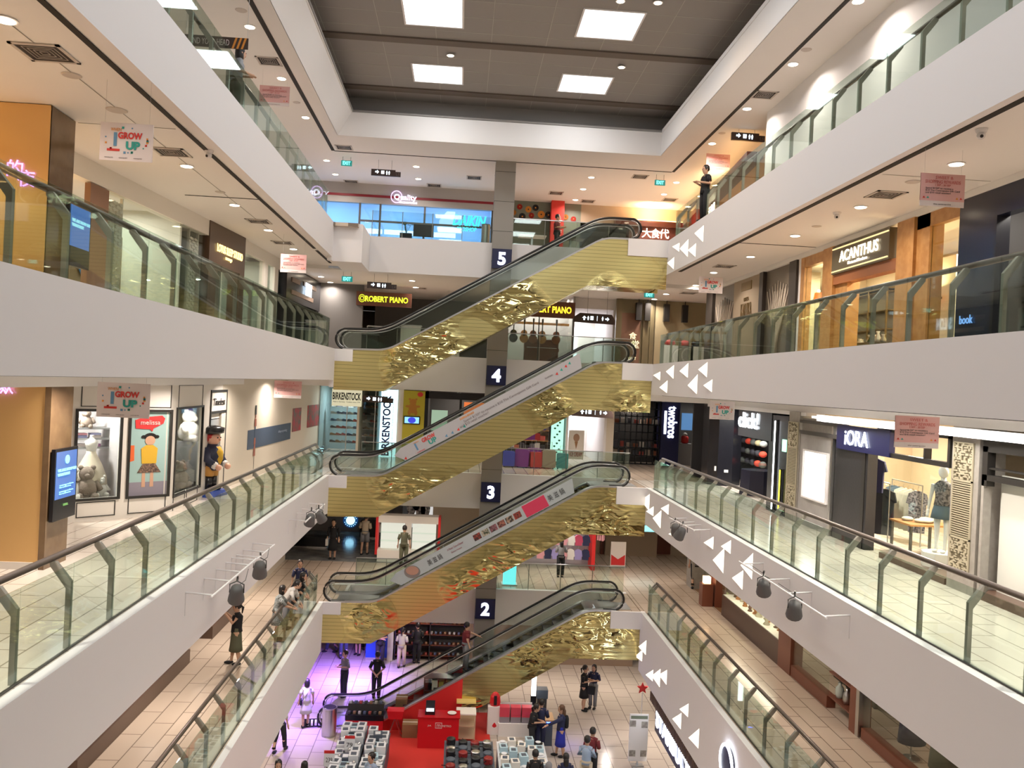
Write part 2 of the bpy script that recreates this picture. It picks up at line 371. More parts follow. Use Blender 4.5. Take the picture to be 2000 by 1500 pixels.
# column with the storey numbers
col = MB()
col.box(.92, 1.66, 30.95, 31.7, 0, TOPZ, COLST)
for k in range(1, 19): col.box(.915, 1.665, 30.945, 31.705, k * 1.1, k * 1.1 + .012, DKGAP)
struct(col, 'wall_pier')
NAVY = mat('navy_panel', (.008, .010, .06), .4)
GLOW = em('white_glow_letters', (.85, .88, 1.0), 5)
for n in (2, 3, 4, 5):
    z = FL[n] - .62
    o = thing('storey_sign', 'dark blue box sign with glowing white number %s on the pier' % WORD[n], 'sign', (1.29, 30.94, z), 0, None)
    q = MB(); q.box(-.36, .36, -.09, 0, -.36, .36, NAVY); q.obj('sign_box', o)
    text(str(n), (1.29, 30.94 - .095, z - .24), (1, 0, 0), (0, 0, 1), .48, GLOW, o, bold=.035)
# ================================================================ downlights
def downlight(p, label, group, r=.11, power=26, colr=(1, .875, .78), lamp=None, spread=2.6):
    o = thing('downlight', label, 'ceiling light', p, 0, group)
    k = MB(); k.lathe([(r + .035, -.012), (r + .03, 0)], (0, 0, 0), WHITE, 20); k.obj('trim_ring', o)
    k = MB(); k.lathe([(r, -.02), (r, -.013)], (0, 0, 0), lamp or LAMP, 20); k.obj('diffuser', o)
    arealight(o, (0, 0, -.03), r * 2, power, colr, spread=spread)
    return o
DL = []
def rows(pxs, zc, label, power=26, **k):
    for i, (x, y) in enumerate(pxs):
        p = P(x, y, z=zc); p.z = zc
        if 15 < zc < 17:
            p2 = P(x, y, z=15.9)
            if p2.y > YF + .15: p = p2; p.z = 15.9
            else: p.y = min(p.y, YF - .2)
        DL.append(downlight(p, label, label, power=power, **k))
rows([(488, 52), (550, 153), (597, 229), (638, 313), (655, 340), (813, 325), (817, 349)], TOPZ, 'round lit downlight in the left part of the top ceiling', 60)
rows([(1676, 2), (1549, 125), (1459, 212), (1391, 280), (1155, 346), (1139, 369), (1124, 390), (1321, 356), (1297, 379), (1280, 395)], TOPZ, 'round lit downlight in the right part of the top ceiling', 60)
rows([(10, 38), (458, 400), (365, 324), (524, 449), (573, 486), (627, 540), (645, 551)], 16.03, 'round downlight in the ceiling over the left level 4 gallery', 60)
rows([(1868, 320), (1681, 404), (1553, 460), (1466, 501), (1394, 532), (1352, 560)], 16.03, 'round downlight in the ceiling over the right level 4 gallery', 60)
rows([(805, 548), (812, 561), (1301, 574), (1278, 584), (1313, 602), (1350, 606), (1112, 586)], 16.03, 'small round downlight over the far level 4 floor', 60)
rows([(880, 108), (1214, 131), (1212, 2), (1285, 5)], ZG - .052, 'small warm downlight in a brown slot of the grey ceiling', 40, r=.09, colr=(1, .66, .36))
# lamps of the lower galleries, hidden from this camera by the fascias but lighting the floors
for n, zc in ((3, 11.85), (2, 7.35), (1, 3.0)):
    for side, xx in (('left', -5.8), ('right', 7.55)):
        for k, yy in enumerate((4, 9, 14, 19, 24, 28.5)):
            DL.append(downlight((xx, yy, zc), 'round warm downlight over the %s gallery of level %s' % (side, WORD[n]), 'downlights over the %s gallery of level %s' % (side, WORD[n]), power=(130 if n == 3 and yy < 16 else 42 if n == 2 and side == 'right' else 90)))
    for k, xx in enumerate((-3, 0, 3.6, 6.5, 9.5)):
        DL.append(downlight((xx, 33.2, FL[n] + 3.0), 'round downlight over the far floor of level %s' % WORD[n], 'downlights over the far floor of level %s' % WORD[n], power=60))
for side, xx in (('left', -6.2), ('right', 8.0)):
    for yy in (4, 9):
        DL.append(downlight((xx, yy, TOPZ), 'round lit downlight of the top ceiling nearer the viewer', 'downlights of the top ceiling near', power=60))
        DL.append(downlight((xx, yy, 16.03), 'round lit downlight over the near end of the level 4 gallery', 'downlights over the near level 4 gallery', power=60))
# ================================================================ balustrades
def balustrade(n, side, start, step, label):
    F = FL[n]; sg = -1 if side == 'left' else 1
    X0 = XLN[n] if side == 'left' else XRN[n]
    o = thing('balustrade', label, 'railing', (X0 + sg * .2, 16, F))
    def L(x, y, z): return (x * sg, y - 16, z)
    ys = []; y = start
    while y > 3.5: y -= step
    while y < 28.4: ys.append(y); y += step
    ys.append(28.6)
    for i in range(len(ys) - 1):
        g = MB(); a = L(-.008, ys[i] + .012, 0); b = L(.008, ys[i + 1] - .012, 0); g.box(a[0], b[0], a[1], b[1], .0, 1.02, GLASS); g.obj('glass_panel', o)
    ps = None
    for yy in ys:
        if ps is None:
            g = MB(); prof = [(.015, -.0), (.075, .0), (.075, .72), (.27, .98), (.27, 1.03), (.20, 1.03), (.015, .80)]
            g.prism([(u * sg, v) for u, v in prof], lambda u, v, w: (u, w, v), -.028, .028, POST); ps = g.obj('post', o); ps.location = (0, yy - 16, 0)
        else:
            q = ps.copy(); COL.objects.link(q); q.parent = o; q.location = (0, yy - 16, 0)
    k = MB(); k.box(-.012, .012, ys[0] - 16, ys[-1] - 16, -.0, .025, DMETAL); k.obj('base_channel', o)
    h = MB(); h.tube([(.27 * sg, ys[0] - 16, 1.06), (.27 * sg, ys[-1] - 16, 1.06)], .042, RAILM, 10); h.obj('handrail', o, smooth=True)
    return o
balustrade(5, 'left', 12.2, 1.12, 'glass railing along the left edge of level 5')
balustrade(5, 'right', 11.0, 1.08, 'glass railing along the right edge of level 5')
balustrade(4, 'left', 8.63, 1.19, 'glass railing above the wide left fascia of level 4')
balustrade(4, 'right', 10.3, 1.13, 'glass railing above the wide right fascia of level 4')
balustrade(3, 'left', 9.1, 1.22, 'glass railing with brown handrail along the left edge of level 3')
balustrade(3, 'right', 10.7, 1.17, 'glass railing with brown handrail along the right edge of level 3')
balustrade(2, 'left', 9.2, 1.2, 'glass railing along the left edge of level 2, people leaning on it')
balustrade(2, 'right', 9.2, 1.2, 'glass railing along the right edge of level 2 above the coffee shop sign')
def far_rail(n, x0, x1, label, handrail=True):
    F = FL[n]; o = thing('balustrade', label, 'railing', ((x0 + x1) / 2, YF + .1, F))
    L = x1 - x0; k = max(1, round(L / 1.25)); d = L / k
    for i in range(k):
        g = MB(); g.box(-L / 2 + i * d + .01, -L / 2 + (i + 1) * d - .01, -.008, .008, .01, .98, GLASS); g.obj('glass_panel', o)
        g = MB(); g.box(-L / 2 + i * d - .012, -L / 2 + i * d + .012, .01, .04, .01, 1.0, POST); g.obj('post', o)
    if handrail: g = MB(); g.box(-L / 2, L / 2, -.025, .03, .98, 1.01, STEEL); g.obj('handrail', o)
    return o
for n in (2, 3, 4, 5):
    far_rail(n, -3.55, .9, 'glass railing of the far floor on level %s, left of the pier' % WORD[n], n != 5)
    far_rail(n, 1.68, 6.5, 'glass railing of the far floor on level %s, right of the pier' % WORD[n])
# ================================================================ escalators
TAN = math.tan(math.radians(30.3))
def esc_deck(x):
    if x < -2.56: return .03 + .05 * max(0, (x + 3.7) / 1.14)
    if x > 4.66: return .08 + 7.22 * TAN
    return .08 + (x + 2.56) * TAN
def smoothpath(pts, r=.5, n=5):
    out = [Vector(pts[0])]
    for i in range(1, len(pts) - 1):
        a, b, c = Vector(pts[i - 1]), Vector(pts[i]), Vector(pts[i + 1]); d1 = (a - b); d2 = (c - b); k = min(r, d1.length * .45, d2.length * .45)
        p, q = b + d1.normalized() * k, b + d2.normalized() * k
        for j in range(n + 1): t = j / n; out.append(p * (1 - t) ** 2 + b * 2 * t * (1 - t) + q * t * t)
    out.append(Vector(pts[-1])); return out
RISE = 4.3
STEP = mat('escalator_step', (.06, .06, .065), .5, .5)
SKIRT = mat('escalator_skirt', (.55, .55, .56), .3, .8)
EGLASS = glass_mat('escalator_glass', (.86, .89, .87), .04, .5)
YN, YFR = 28.8, 30.15
def escalator(n, label):
    F = FL[n]; o = thing('escalator', label, 'escalator', (0, 29.5, F))
    dy = 29.5
    xt = -2.56 + (RISE - .05) / TAN
    def deck_pts(): return [(-4.05, .05), (-2.56, .08), (xt, RISE + .03), (5.75, RISE + .03)]
    top = smoothpath([(a, b, 0) for a, b in deck_pts()], .35)
    top = [(p.x, p.y) for p in top]
    # truss cladding in mirror gold: both sides and the underside
    low = -1.38 if n > 1 else 0.0; RE = 6.95 if n == 4 else 6.6; LE = -4.3
    if n > 1: outl = [(LE, low), (-2.64, low + .02), (4.2, 2.62), (RE, 2.62), (RE, RISE - .58), (5.55, RISE - .58), (5.55, RISE - .01)]
    else: outl = [(-.27, 0.0), (4.2, 2.62), (6.6, 2.62), (6.6, RISE - .58), (5.55, RISE - .58), (5.55, RISE - .01)]
    up = [(x, z - .02) for x, z in top if x <= 5.5 and x >= -3.65]
    if n > 1: left = [(-3.7, -.01), (-3.7, -.40), (LE, -.40)]
    else: left = [(-3.7, -.01), (-3.7, 0.0)]; up = [(x, z - .02) for x, z in top if -2.7 <= x <= 5.5]; left = [(-2.7, 0.0)]
    poly = outl + up[::-1] + left
    g = MB()
    if n == 1:
        xs_ = .55; zb_ = (xs_ + .27) * 2.62 / 4.47; upl = [q for q in up if q[0] < xs_]; upr = [q for q in up if q[0] >= xs_]; zt_ = esc_deck(xs_) - .02
        polyl = [(-.27, 0.0), (xs_, zb_), (xs_, zt_)] + upl[::-1] + left; poly = [(xs_, zb_)] + outl[1:] + upr[::-1] + [(xs_, zt_)]
        r_ = MB(); r_.prism(polyl, XZ, YN - dy, YN + .1 - dy, RED); r_.prism(polyl, XZ, YFR - .1 - dy, YFR - dy, RED); r_.obj('red_cladding', o)
    g.prism(poly, XZ, YN - dy, YN + .10 - dy, GOLD); g.prism(poly, XZ, YFR - .1 - dy, YFR - dy, GOLD)
    if n > 1: g.strip([(-4.2, low), (-2.64, low + .02), (4.2, 2.62), (6.6, 2.62)], [(-4.2, low + .1), (-2.7, low + .12), (4.1, 2.72), (6.6, 2.72)], YN + .1 - dy, YFR - .1 - dy, XZ, GOLD)
    else: g.strip([(-.2, 0), (4.2, 2.62), (6.6, 2.62)], [(-.35, .1), (4.1, 2.72), (6.6, 2.72)], YN + .1 - dy, YFR - .1 - dy, XZ, GOLD)
    g.box(LE, LE + .08, YN + .1 - dy, YFR + .9 - dy, low, -.40, GOLD) if n > 1 else None
    g.obj('gold_cladding', o)
    # steps
    s = MB(); x = -2.5
    s.box(-3.9, -2.5, YN + .22 - dy, YFR - .22 - dy, -.02, .02, SKIRT); s.box(xt - .05, 6.3, YN + .22 - dy, YFR - .22 - dy, RISE - .05, RISE + .02, SKIRT)
    k = 0
    while x < xt - .05:
        z = (x + 2.5) * TAN; s.box(x, x + .37, YN + .22 - dy, YFR - .22 - dy, z - .12, z + .03, STEP); x += .342; k += 1
    s.obj('steps', o)
    for nm, ya, yb, yg in (('near', YN, YN + .22, YN + .09), ('far', YFR - .22, YFR, YFR - .09)):
        d = MB(); d.strip(top, [(a, b - .06) for a, b in top], ya - .012 - dy, yb + .012 - dy, XZ, SKIRT); d.obj('deck_board', o)
        # glass
        hr = smoothpath([(-3.95, .72, 0), (-2.75, .74, 0), (xt - .15, RISE + .72, 0), (5.65, RISE + .72, 0)], .55)
        lo = [(p.x, (.05 if p.x < -2.56 else 0) + (esc_deck(p.x) if p.x >= -2.56 else .03)) for p in hr]
        lo = [(p.x, min(esc_deck(p.x), RISE + .03)) for p in hr]
        gm = MB(); gm.strip([(p.x, p.y - .05) for p in hr], lo, yg - .006 - dy, yg + .006 - dy, XZ, EGLASS)
        for cx, cz, s0 in ((-3.95, .37, 1), (5.65, RISE + .37, -1)):
            arc = [(cx - s0 * .32 * math.sin(math.pi * t / 10), cz + .31 * math.cos(math.pi * t / 10)) for t in range(11)]
            gm.prism(arc if s0 > 0 else arc[::-1], XZ, yg - .006 - dy, yg + .006 - dy, EGLASS)
        gm.obj('glass_balustrade', o)
        pts = [(-3.6, yg - dy, .03)] + [(-3.95 - .36 * math.sin(math.pi * t / 12), yg - dy, .37 - .36 * math.cos(math.pi * t / 12)) for t in range(1, 12)] + [(p.x, yg - dy, p.y) for p in hr] + [(5.65 + .36 * math.sin(math.pi * t / 12), yg - dy, RISE + .37 + .36 * math.cos(math.pi * t / 12)) for t in range(1, 12)] + [(5.3, yg - dy, RISE + .03)]
        h = MB(); h.tube(pts, .038, RUBBER, 8); h.obj('handrail', o, smooth=True)
        inner = [(q[0], q[1], q[2]) for q in pts]
        h = MB(); h.tube([(p.x, yg - dy, p.y - .062) for p in hr], .02, STEEL, 6); h.tube([(-3.95 - .29 * math.sin(math.pi * t / 12), yg - dy, .37 - .29 * math.cos(math.pi * t / 12)) for t in range(1, 13)], .02, STEEL, 6); h.tube([(5.65 + .29 * math.sin(math.pi * t / 12), yg - dy, RISE + .37 + .29 * math.cos(math.pi * t / 12)) for t in range(0, 12)], .02, STEEL, 6)
        h.obj('handrail_guide', o, smooth=True)
    return o
ESC = {4: escalator(4, 'topmost gold-clad escalator, rising from level 4 to level 5'),
       3: escalator(3, 'gold-clad escalator carrying the long grey gift card banner, level 3 to level 4'),
       2: escalator(2, 'gold-clad escalator carrying the hotpot banner with the pink sign, level 2 to level 3'),
       1: escalator(1, 'lowest escalator, rising from the ground floor stalls to level 2')}
# ================================================================ shops along the galleries
CREAMW = mat('shop_white', (.80, .76, .70), .5)
PINKW = mat('plain_white_lacquer', (.82, .79, .77), .45)
BLACKFR = mat('black_frame', (.02, .018, .016), .4)
SHELF = mat('shelf_grey', (.25, .25, .26), .5)
def opened(fc, mb, u0, u1, z0, z1, holes, d0, d1, m):
    us = sorted(set([u0, u1] + [h[0] for h in holes] + [h[1] for h in holes])); zs = sorted(set([z0, z1] + [h[2] for h in holes] + [h[3] for h in holes]))
    for i in range(len(us) - 1):
        for j in range(len(zs) - 1):
            a, b = (us[i] + us[i + 1]) / 2, (zs[j] + zs[j + 1]) / 2
            if any(h[0] < a < h[1] and h[2] < b < h[3] for h in holes): continue
            fc.box(mb, us[i], us[i + 1], zs[j], zs[j + 1], d0, d1, m)
def room(fc, u0, u1, depth, m, power, colr=(1, .93, .84), top=3.0, ceilm=None, side=True, nl=1, fm=None):
    """the space behind a shop front: back, two side walls and ceiling lamps"""
    b = MB(); fc.box(b, u0, u1, 0, top, -depth - .1, -depth, m)
    if side: fc.box(b, u0 - .05, u0 + .05, 0, top, -depth, -.05, m); fc.box(b, u1 - .05, u1 + .05, 0, top, -depth, -.05, m)
    if fm: fc.box(b, u0, u1, .002, .012, -depth, -.05, fm)
    struct(b, 'wall_shop')
    for k in range(nl):
        uc = u0 + (u1 - u0) * (k + .5) / nl; p = fc.pt(uc, top - .03, -depth * .45)
        o = thing('shop_light', 'recessed lamp in a shop ceiling', 'ceiling light', p, 0, 'recessed lamps in the shop ceilings')
        g = MB(); g.lathe([(.10, -.02), (.11, 0)], (0, 0, 0), LAMPW, 16); g.obj('diffuser', o)
        arealight(o, (0, 0, -.04), .3, power, colr)
def pxrect(fc, x0, y0, x1, y1):
    a = fc.px(x0, y0); b = fc.px(x1, y1); return a[0], b[0], b[1], a[1]        # u0,u1,z0,z1
# ---- left, level 3 : golden portal with the blue screen
gp = thing('golden_shop_portal', 'golden brown shop portal with a dark marble end, left on level 3', 'shop front', (-7.6, 14.3, 8.6))
g = MB(); g.box(-3.4, .85, -.15, .15, .12, 3.24, GOLDCOL); g.box(-3.4, -.15, -.18, -.15, .12, 3.24, GOLDCOL); g.obj('gold_panel', gp)
g = MB(); g.box(-3.4, .86, -.17, .17, 0, .12, CREAMW); g.obj('plinth', gp)
g = MB(); g.box(.85, .95, -.16, .62, 0, 3.24, BROWNCOL); g.box(-.2, .86, .15, .62, 0, 3.24, BROWNCOL); g.obj('marble_end', gp)
SCREENB = em('blue_screen', (.03, .16, .55), 1.3); SCRT = em('screen_text', (.35, .8, 1.0), 1.6); SCRG = em('screen_green', (.2, .5, .1), 1)
def screen(name, label, fc, x0, y0, x1, y1, lines, d=.02):
    u0, u1, z0, z1 = pxrect(fc, x0, y0, x1, y1); c = fc.pt((u0 + u1) / 2, z0, d)
    o = thing(name, label, 'screen', c)
    g = MB(); w_ = (u1 - u0) / 2; T = fc.T.copy(); T.translation = Vector((0, 0, 0))
    g.box(-w_, w_, -.06, 0, 0, z1 - z0, BLACK, T); g.obj('screen_case', o)
    g = MB(); g.box(-w_ + .04, w_ - .04, -.065, -.055, .30 * (z1 - z0) if lines == 2 else .05, z1 - z0 - .05, SCREENB, T); g.obj('screen_picture', o)
    return o, u0, u1, z0, z1
fE = Face((-6.64, 14.14), (-6.64, 16), 8.6)
o, u0, u1, z0, z1 = screen('advertising_screen', 'tall blue advertising screen on the marble end of the golden portal, level 3', fE, 99, 878, 137, 1005, 2)
H = z1 - z0
fE.text('WE ARE NOW ON\nWHATSAPP!', (u0 + u1) / 2, z0 + H * .62, H * .10, SCRT, o, w=(u1 - u0) * .8, d=.09); fE.text('MALL', (u0 + u1) / 2, z0 + H * .19, H * .03, SCRG, o, w=(u1 - u0) * .2, d=.09)
g = MB(); c = fE.pt((u0 + u1) / 2, z0 + H * .84, .09) - o.location; g.lathe([(.075, 0), (.075, .01)], c, SCRT, 14, T=Matrix.Rotation(math.pi / 2, 3, 'Y')); g.obj('speech_badge', o)
for q in (.45, .36): fE.text('message us here\nfor mall news', (u0 + u1) / 2, z0 + H * q, H * .05, SCRT, o, w=(u1 - u0) * .6, d=.09)
# ---- left, level 4 : brown column and screen, bar
gc = thing('golden_column', 'square golden brown column in front of the level 4 bar', 'column', (-7.05, 14.0, 12.9))
g = MB(); g.box(-.45, .45, -.42, -.38, 0, 3.12, GOLDCOL); g.box(-.45, .41, -.38, .42, 0, 3.12, GOLDCOL); g.obj('column_shaft', gc)
g = MB(); g.box(.41, .45, -.41, .42, 0, 3.12, BROWNCOL); g.obj('marble_side', gc)
fE = Face((-6.6, 13.6), (-6.6, 15), 12.9)
o, u0, u1, z0, z1 = screen('advertising_screen', 'tall blue advertising screen on the golden column, level 4', fE, 127, 386, 164, 528, 2)
H = z1 - z0; fE.text('WE ARE NOW ON\nWHATSAPP!', (u0 + u1) / 2, z0 + H * .6, H * .12, SCRT, o, w=(u1 - u0) * .8, d=.09)
PINKN = em('violet_neon', (.55, .25, 1.0), 4)
fB = Face((-8.6, 8.5), (-8.6, 18.0), 12.9)
b = thing('wine_bar_front', 'warm lit bar front with golden fascia at the left edge of level 4', 'shop front', (-8.6, 12, 12.9))
g = MB(); g.box(0, .1, -3.5, 6.2, 2.45, 3.0, GOLDCOL); g.obj('fascia_board', b)
g = MB(); g.box(-.02, .3, -3.5, 6.0, 2.35, 2.44, em('warm_cove', (1, .66, .25), 5)); g.obj('cove_light', b)
g = MB(); g.box(-1.2, -1.1, -3.5, 5.5, 0, 3.0, mat('bar_back', (.5, .36, .18), .5)); g.obj('back_panel', b)
for k in range(4):
    g = MB(); g.box(-1.1, -.75, -3.4, 5.4, .75 + k * .45, .78 + k * .45, WOOD); g.obj('shelf', b)
BOT = [mat('bottle_green', (.03, .09, .03), .15), mat('bottle_amber', (.25, .09, .02), .15), mat('bottle_clear', (.5, .55, .5), .15)]
arealight(b, (-.4, 1, 2.3), .3, 160, (1, .8, .5), sizey=8)
bot = None
for k in range(4):
    for j in range(16):
        y = 8.7 + j * .3 + (k % 2) * .1
        if bot is None or j < 3:
            m_ = BOT[j % 3]; g = MB(); g.lathe([(.035, 0), (.037, .02), (.037, .18), (.014, .24), (.014, .31)], (0, 0, 0), m_, 8); q = g.obj('wine_bottle', smooth=True); q.location = (-9.5, y, 12.9 + .78 + k * .45)
            if j == 0 and k == 0: bs = []
            if k == 0: bs.append(q)
            bot = q
        else:
            q = bs[(j + k) % 3].copy(); COL.objects.link(q); q.location = (-9.5, y, 12.9 + .78 + k * .45)
        tag(q, 'wine bottle standing on the lit shelves of the level 4 bar', 'bottle', 'bottles on the bar shelves')
s = thing('neon_sign', 'violet neon characters on the golden board of level 4', 'sign', (-7.5, 13.55, 15))
fq = Face((-7.5, 13.57), (-6.6, 13.57), 12.9)
for t_, xx, yy in (('的', 30, 330), ('夜', 52, 350)):
    u, z = fq.px(xx, yy); text(t_, fq.pt(u, z - .12, .01), fq.r, (0, 0, 1), .26, PINKN, s, depth=.01, name='neon_tube')
s = thing('neon_sign', 'violet neon characters on the golden portal of level 3', 'sign', (-8, 14.1, 11))
fq = Face((-8.6, 14.14), (-6.9, 14.14), 8.6)
for t_, xx, yy in (('ㄨ', 5, 757), ('从', 16, 757)):
    u, z = fq.px(xx, yy); text(t_, fq.pt(u, z - .1, .04), fq.r, (0, 0, 1), .2, PINKN, s, depth=.01, name='neon_tube')
# ---- left, level 4 : lattice shop
LATT = mat('lattice_metal', (.62, .60, .55), .35, .5)
f4 = Face((-7.7, 15.2), (-6.9, 24.3), 12.9)
fr = thing('lattice_shop_front', 'glazed shop front with pale perforated lattice panels and brown inner wall on level 4', 'shop front', f4.pt(3, 0))
def fchild(fc, root, name, fill, smooth=False):
    g = MB(); fill(g); inv = Matrix.Translation(-root.location)
    g.v = [tuple(inv @ Vector(p)) for p in g.v]; return g.obj(name, root, smooth)
u0, u1, z0, z1 = pxrect(f4, 175, 375, 203, 560)
fchild(f4, fr, 'brown_pillar', lambda g: f4.box(g, u0, u1, 0, 2.7, -.1, .02, mat('brown_board', (.24, .13, .08), .5)))
fchild(f4, fr, 'header', lambda g: f4.box(g, -.6, f4.px(478, 478)[0] + .2, 2.72, 3.14, -.2, .03, CREAMW))
def latt(x0, x1, m=LATT, nm='lattice_panel'):
    a = f4.px(x0, 480)[0]; b_ = f4.px(x1, 480)[0]
    def fill(g):
        w_ = b_ - a; n = max(2, round(w_ / .13)); st = w_ / n; k = 0; z = .05
        while z < 2.55:
            for i in range(n):
                uc = a + (i + .5) * st; rr = st * .62
                g.prism([(uc - rr, z), (uc, z - rr * .55), (uc + rr, z), (uc, z + rr * .55)], lambda U, V, W: tuple(f4.pt(U, V, W)), -.12, -.09 + .02 * ((i + k) % 2), m)
            z += st * .5; k += 1
            if k % 2: a_ = 0
        f4.box(g, a - .03, a, 0, 2.7, -.14, -.08, m); f4.box(g, b_, b_ + .03, 0, 2.7, -.14, -.08, m)
    fchild(f4, fr, nm, fill)
latt(204, 243); latt(376, 393)
a, b_ = f4.px(204, 480)[0], f4.px(402, 480)[0]
fchild(f4, fr, 'glass_pane', lambda g: f4.box(g, a, b_, 0, 2.72, -.05, -.035, SHOPGL))
fchild(f4, fr, 'inner_wall', lambda g: f4.box(g, f4.px(262, 480)[0] - .2, f4.px(377, 480)[0] + .6, 0, 2.3, -1.6, -1.5, mat('tan_board', (.30, .215, .12), .35)))
room(f4, -1.0, 6.4, 3.2, mat('pale_shop_wall', (.62, .62, .55), .6), 90, (1, .95, .85), nl=3)
BLUED = mat('blue_disc', (.02, .16, .42), .5)
o = tag(MB().lathe([(.42, 0), (.42, .03)], (0, 0, 0), BLUED, 28, T=Matrix.Rotation(math.pi / 2, 3, 'Y')).obj('blue_disc'), 'big blue disc logo on the brown inner wall of the lattice shop', 'sign'); q = f4.px(274, 492); o.location = f4.pt(q[0] + .5, 1.45, -1.49)
LTXT = em('warm_gold_letters', (1, .72, .25), 3.2)
DKB = mat('dark_bronze_board', (.085, .05, .03), .4)
a, b_ = f4.px(405, 480)[0], f4.px(476, 480)[0]
sp = thing('massage_shop_front', 'dark bronze shop front with warm glowing letters on level 4', 'shop front', f4.pt((a + b_) / 2, 0))
c0, c1 = f4.px(422, 500)[0], f4.px(466, 500)[0]
fchild(f4, sp, 'portal', lambda g: opened(f4, g, a, b_, 0, 3.14, [(c0, c1, 0, 2.0)], -.3, .06, DKB))
fchild(f4, sp, 'orange_inner_wall', lambda g: f4.box(g, c0 - .3, c1 + .5, 0, 2.4, -1.7, -1.6, mat('orange_board', (.42, .17, .06), .5)))
arealight(sp, f4.pt((c0 + c1) / 2, 1.9, -.8) - sp.location, .3, 25, (1, .7, .4))
u, z = f4.px(447, 478); t = f4.text('LOTUS SLEEP STUDIO', (a + b_) / 2 + .1, 2.38, .22, LTXT, sp, w=(b_ - a) * .72, d=.08, bold=.01)
f4.text('massage', (a + b_) / 2, 2.2, .11, LTXT, sp, w=.5, d=.08)
f5 = Face((-6.9, 24.3), (-6.3, 36), 12.9)
gs = thing('glazed_shop_front', 'pale glazed shop front with two bright pilasters right of the bronze front, level 4', 'shop front', f5.pt(3, 0))
u1 = f5.px(545, 560)[0]
fchild(f5, gs, 'glass_pane', lambda g: f5.box(g, .15, u1, 0, 2.75, -.03, -.015, SHOPGL))
fchild(f5, gs, 'header', lambda g: f5.box(g, 0, 11.5, 2.75, 3.14, -.1, .03, CREAMW))
for x in (512, 533): fchild(f5, gs, 'pilaster', lambda g: f5.box(g, f5.px(x, 560)[0], f5.px(x + 7, 560)[0], 0, 2.75, -.12, .05, CREAMW))
room(f5, .1, u1, 2.4, mat('green_grey_wall', (.42, .44, .38), .6), 45, (1, .96, .88), nl=2)
ds = thing('dark_shop_front', 'near black shop front with a small glowing white sign, level 4 beside escalator', 'shop front', f5.pt(9, 0))
a = f5.px(546, 560)[0]; b_ = f5.px(614, 575)[0]
fchild(f5, ds, 'header', lambda g: f5.box(g, a, b_, 1.75, 2.95, -.3, .25, BLACK))
for x0, x1, zz in ((556, 572, 2.45), (556, 600, 2.0), (580, 605, 2.5)):
    fchild(f5, ds, 'timber_slat', lambda g: f5.box(g, f5.px(x0, 560)[0], f5.px(x1, 560)[0], zz, zz + .16, .25, .28, mat('grey_timber', (.25, .18, .14), .5)))
fchild(f5, ds, 'pillar', lambda g: f5.box(g, a, a + .5, 0, 1.8, -.3, .2, BLACK))
fchild(f5, ds, 'end_pillar', lambda g: f5.box(g, b_ - .5, b_, 0, 1.8, -.3, .2, BLACK))
f5.text('SALON', f5.px(588, 560)[0], 2.15, .5, em('cold_white', (.7, .85, 1), 4), ds, w=1.0, d=.3, bold=.03)
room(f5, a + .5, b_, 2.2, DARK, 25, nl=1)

# ---- left, level 3 : white children's clothes shop
f3 = Face((-8.27, 18.3), (-6.68, 19.8), 8.6)
f3b = Face((-6.70, 19.82), (-6.70, 24.2), 8.6)
ms = thing('children_shop_front', 'white panelled shop front with black outlines and display windows on level 3', 'shop front', (-7.4, 19.0, 8.6))
w1 = pxrect(f3, 153, 803, 229, 970); w2 = pxrect(f3, 257, 804, 326, 965)
w3 = pxrect(f3b, 346, 800, 389, 948)
LT = f3.L
fchild(f3, ms, 'white_panelling', lambda g: opened(f3, g, -1.2, LT, 0, 3.24, [(w1[0], w1[1], w1[2], w1[3]), (w2[0], w2[1], w2[2], w2[3])], -.08, 0, CREAMW))
d0, d1 = f3b.px(408, 870)[0], f3b.px(437, 870)[0]
fchild(f3b, ms, 'white_side_panelling', lambda g: opened(f3b, g, 0, 4.4, 0, 3.24, [(w3[0], w3[1], w3[2], w3[3]), (d0, d1, 0, 2.2)], -.08, 0, CREAMW))
for q in (w1, w2): fchild(f3, ms, 'window_frame', lambda g: f3.frame(g, q[0] - .05, q[1] + .05, q[2] - .05, q[3] + .05, .055, -.02, .03, BLACKFR))
fchild(f3b, ms, 'window_frame', lambda g: f3b.frame(g, w3[0] - .05, w3[1] + .05, w3[2] - .05, w3[3] + .05, .05, -.02, .03, BLACKFR))
for q, fc in ((w1, f3), (w3, f3b)): fchild(fc, ms, 'window_pane', lambda g: fc.box(g, q[0], q[1], q[2], q[3], -.06, -.05, SHOPGL))
def outline(fc, x0, y0, x1, y1, t=.018):
    q = pxrect(fc, x0, y0, x1, y1); fchild(fc, ms, 'panel_moulding', lambda g: fc.frame(g, q[0], q[1], q[2], q[3], t, 0, .012, BLACKFR))
outline(f3, 160, 747, 236, 795); outline(f3, 258, 749, 334, 797); outline(f3, 149, 982, 224, 1006); outline(f3, 250, 973, 322, 998)
outline(f3b, 350, 752, 395, 793); outline(f3b, 338, 966, 359, 990); outline(f3b, 364, 955, 384, 977)
room(f3, -1.0, w1[1] + .12, 1.6, mat('window_back', (.5, .47, .48), .7), 130, (1, .95, .9))
fchild(f3, ms, 'shelf', lambda g: [f3.box(g, -.8, w1[1] + .1, z, z + .04, -1.1, -.75, SHELF) for z in (w1[2] + 1.0, w1[2] + .3 + .9, w1[3] - .45)])
fchild(f3b, ms, 'display_back', lambda g: (f3b.box(g, w3[0] - .1, 4.0, 0, 3, -1.0, -.95, mat('window_back')), f3b.box(g, 4.0, 4.05, 0, 3, -1.0, -.1, mat('window_back'))))
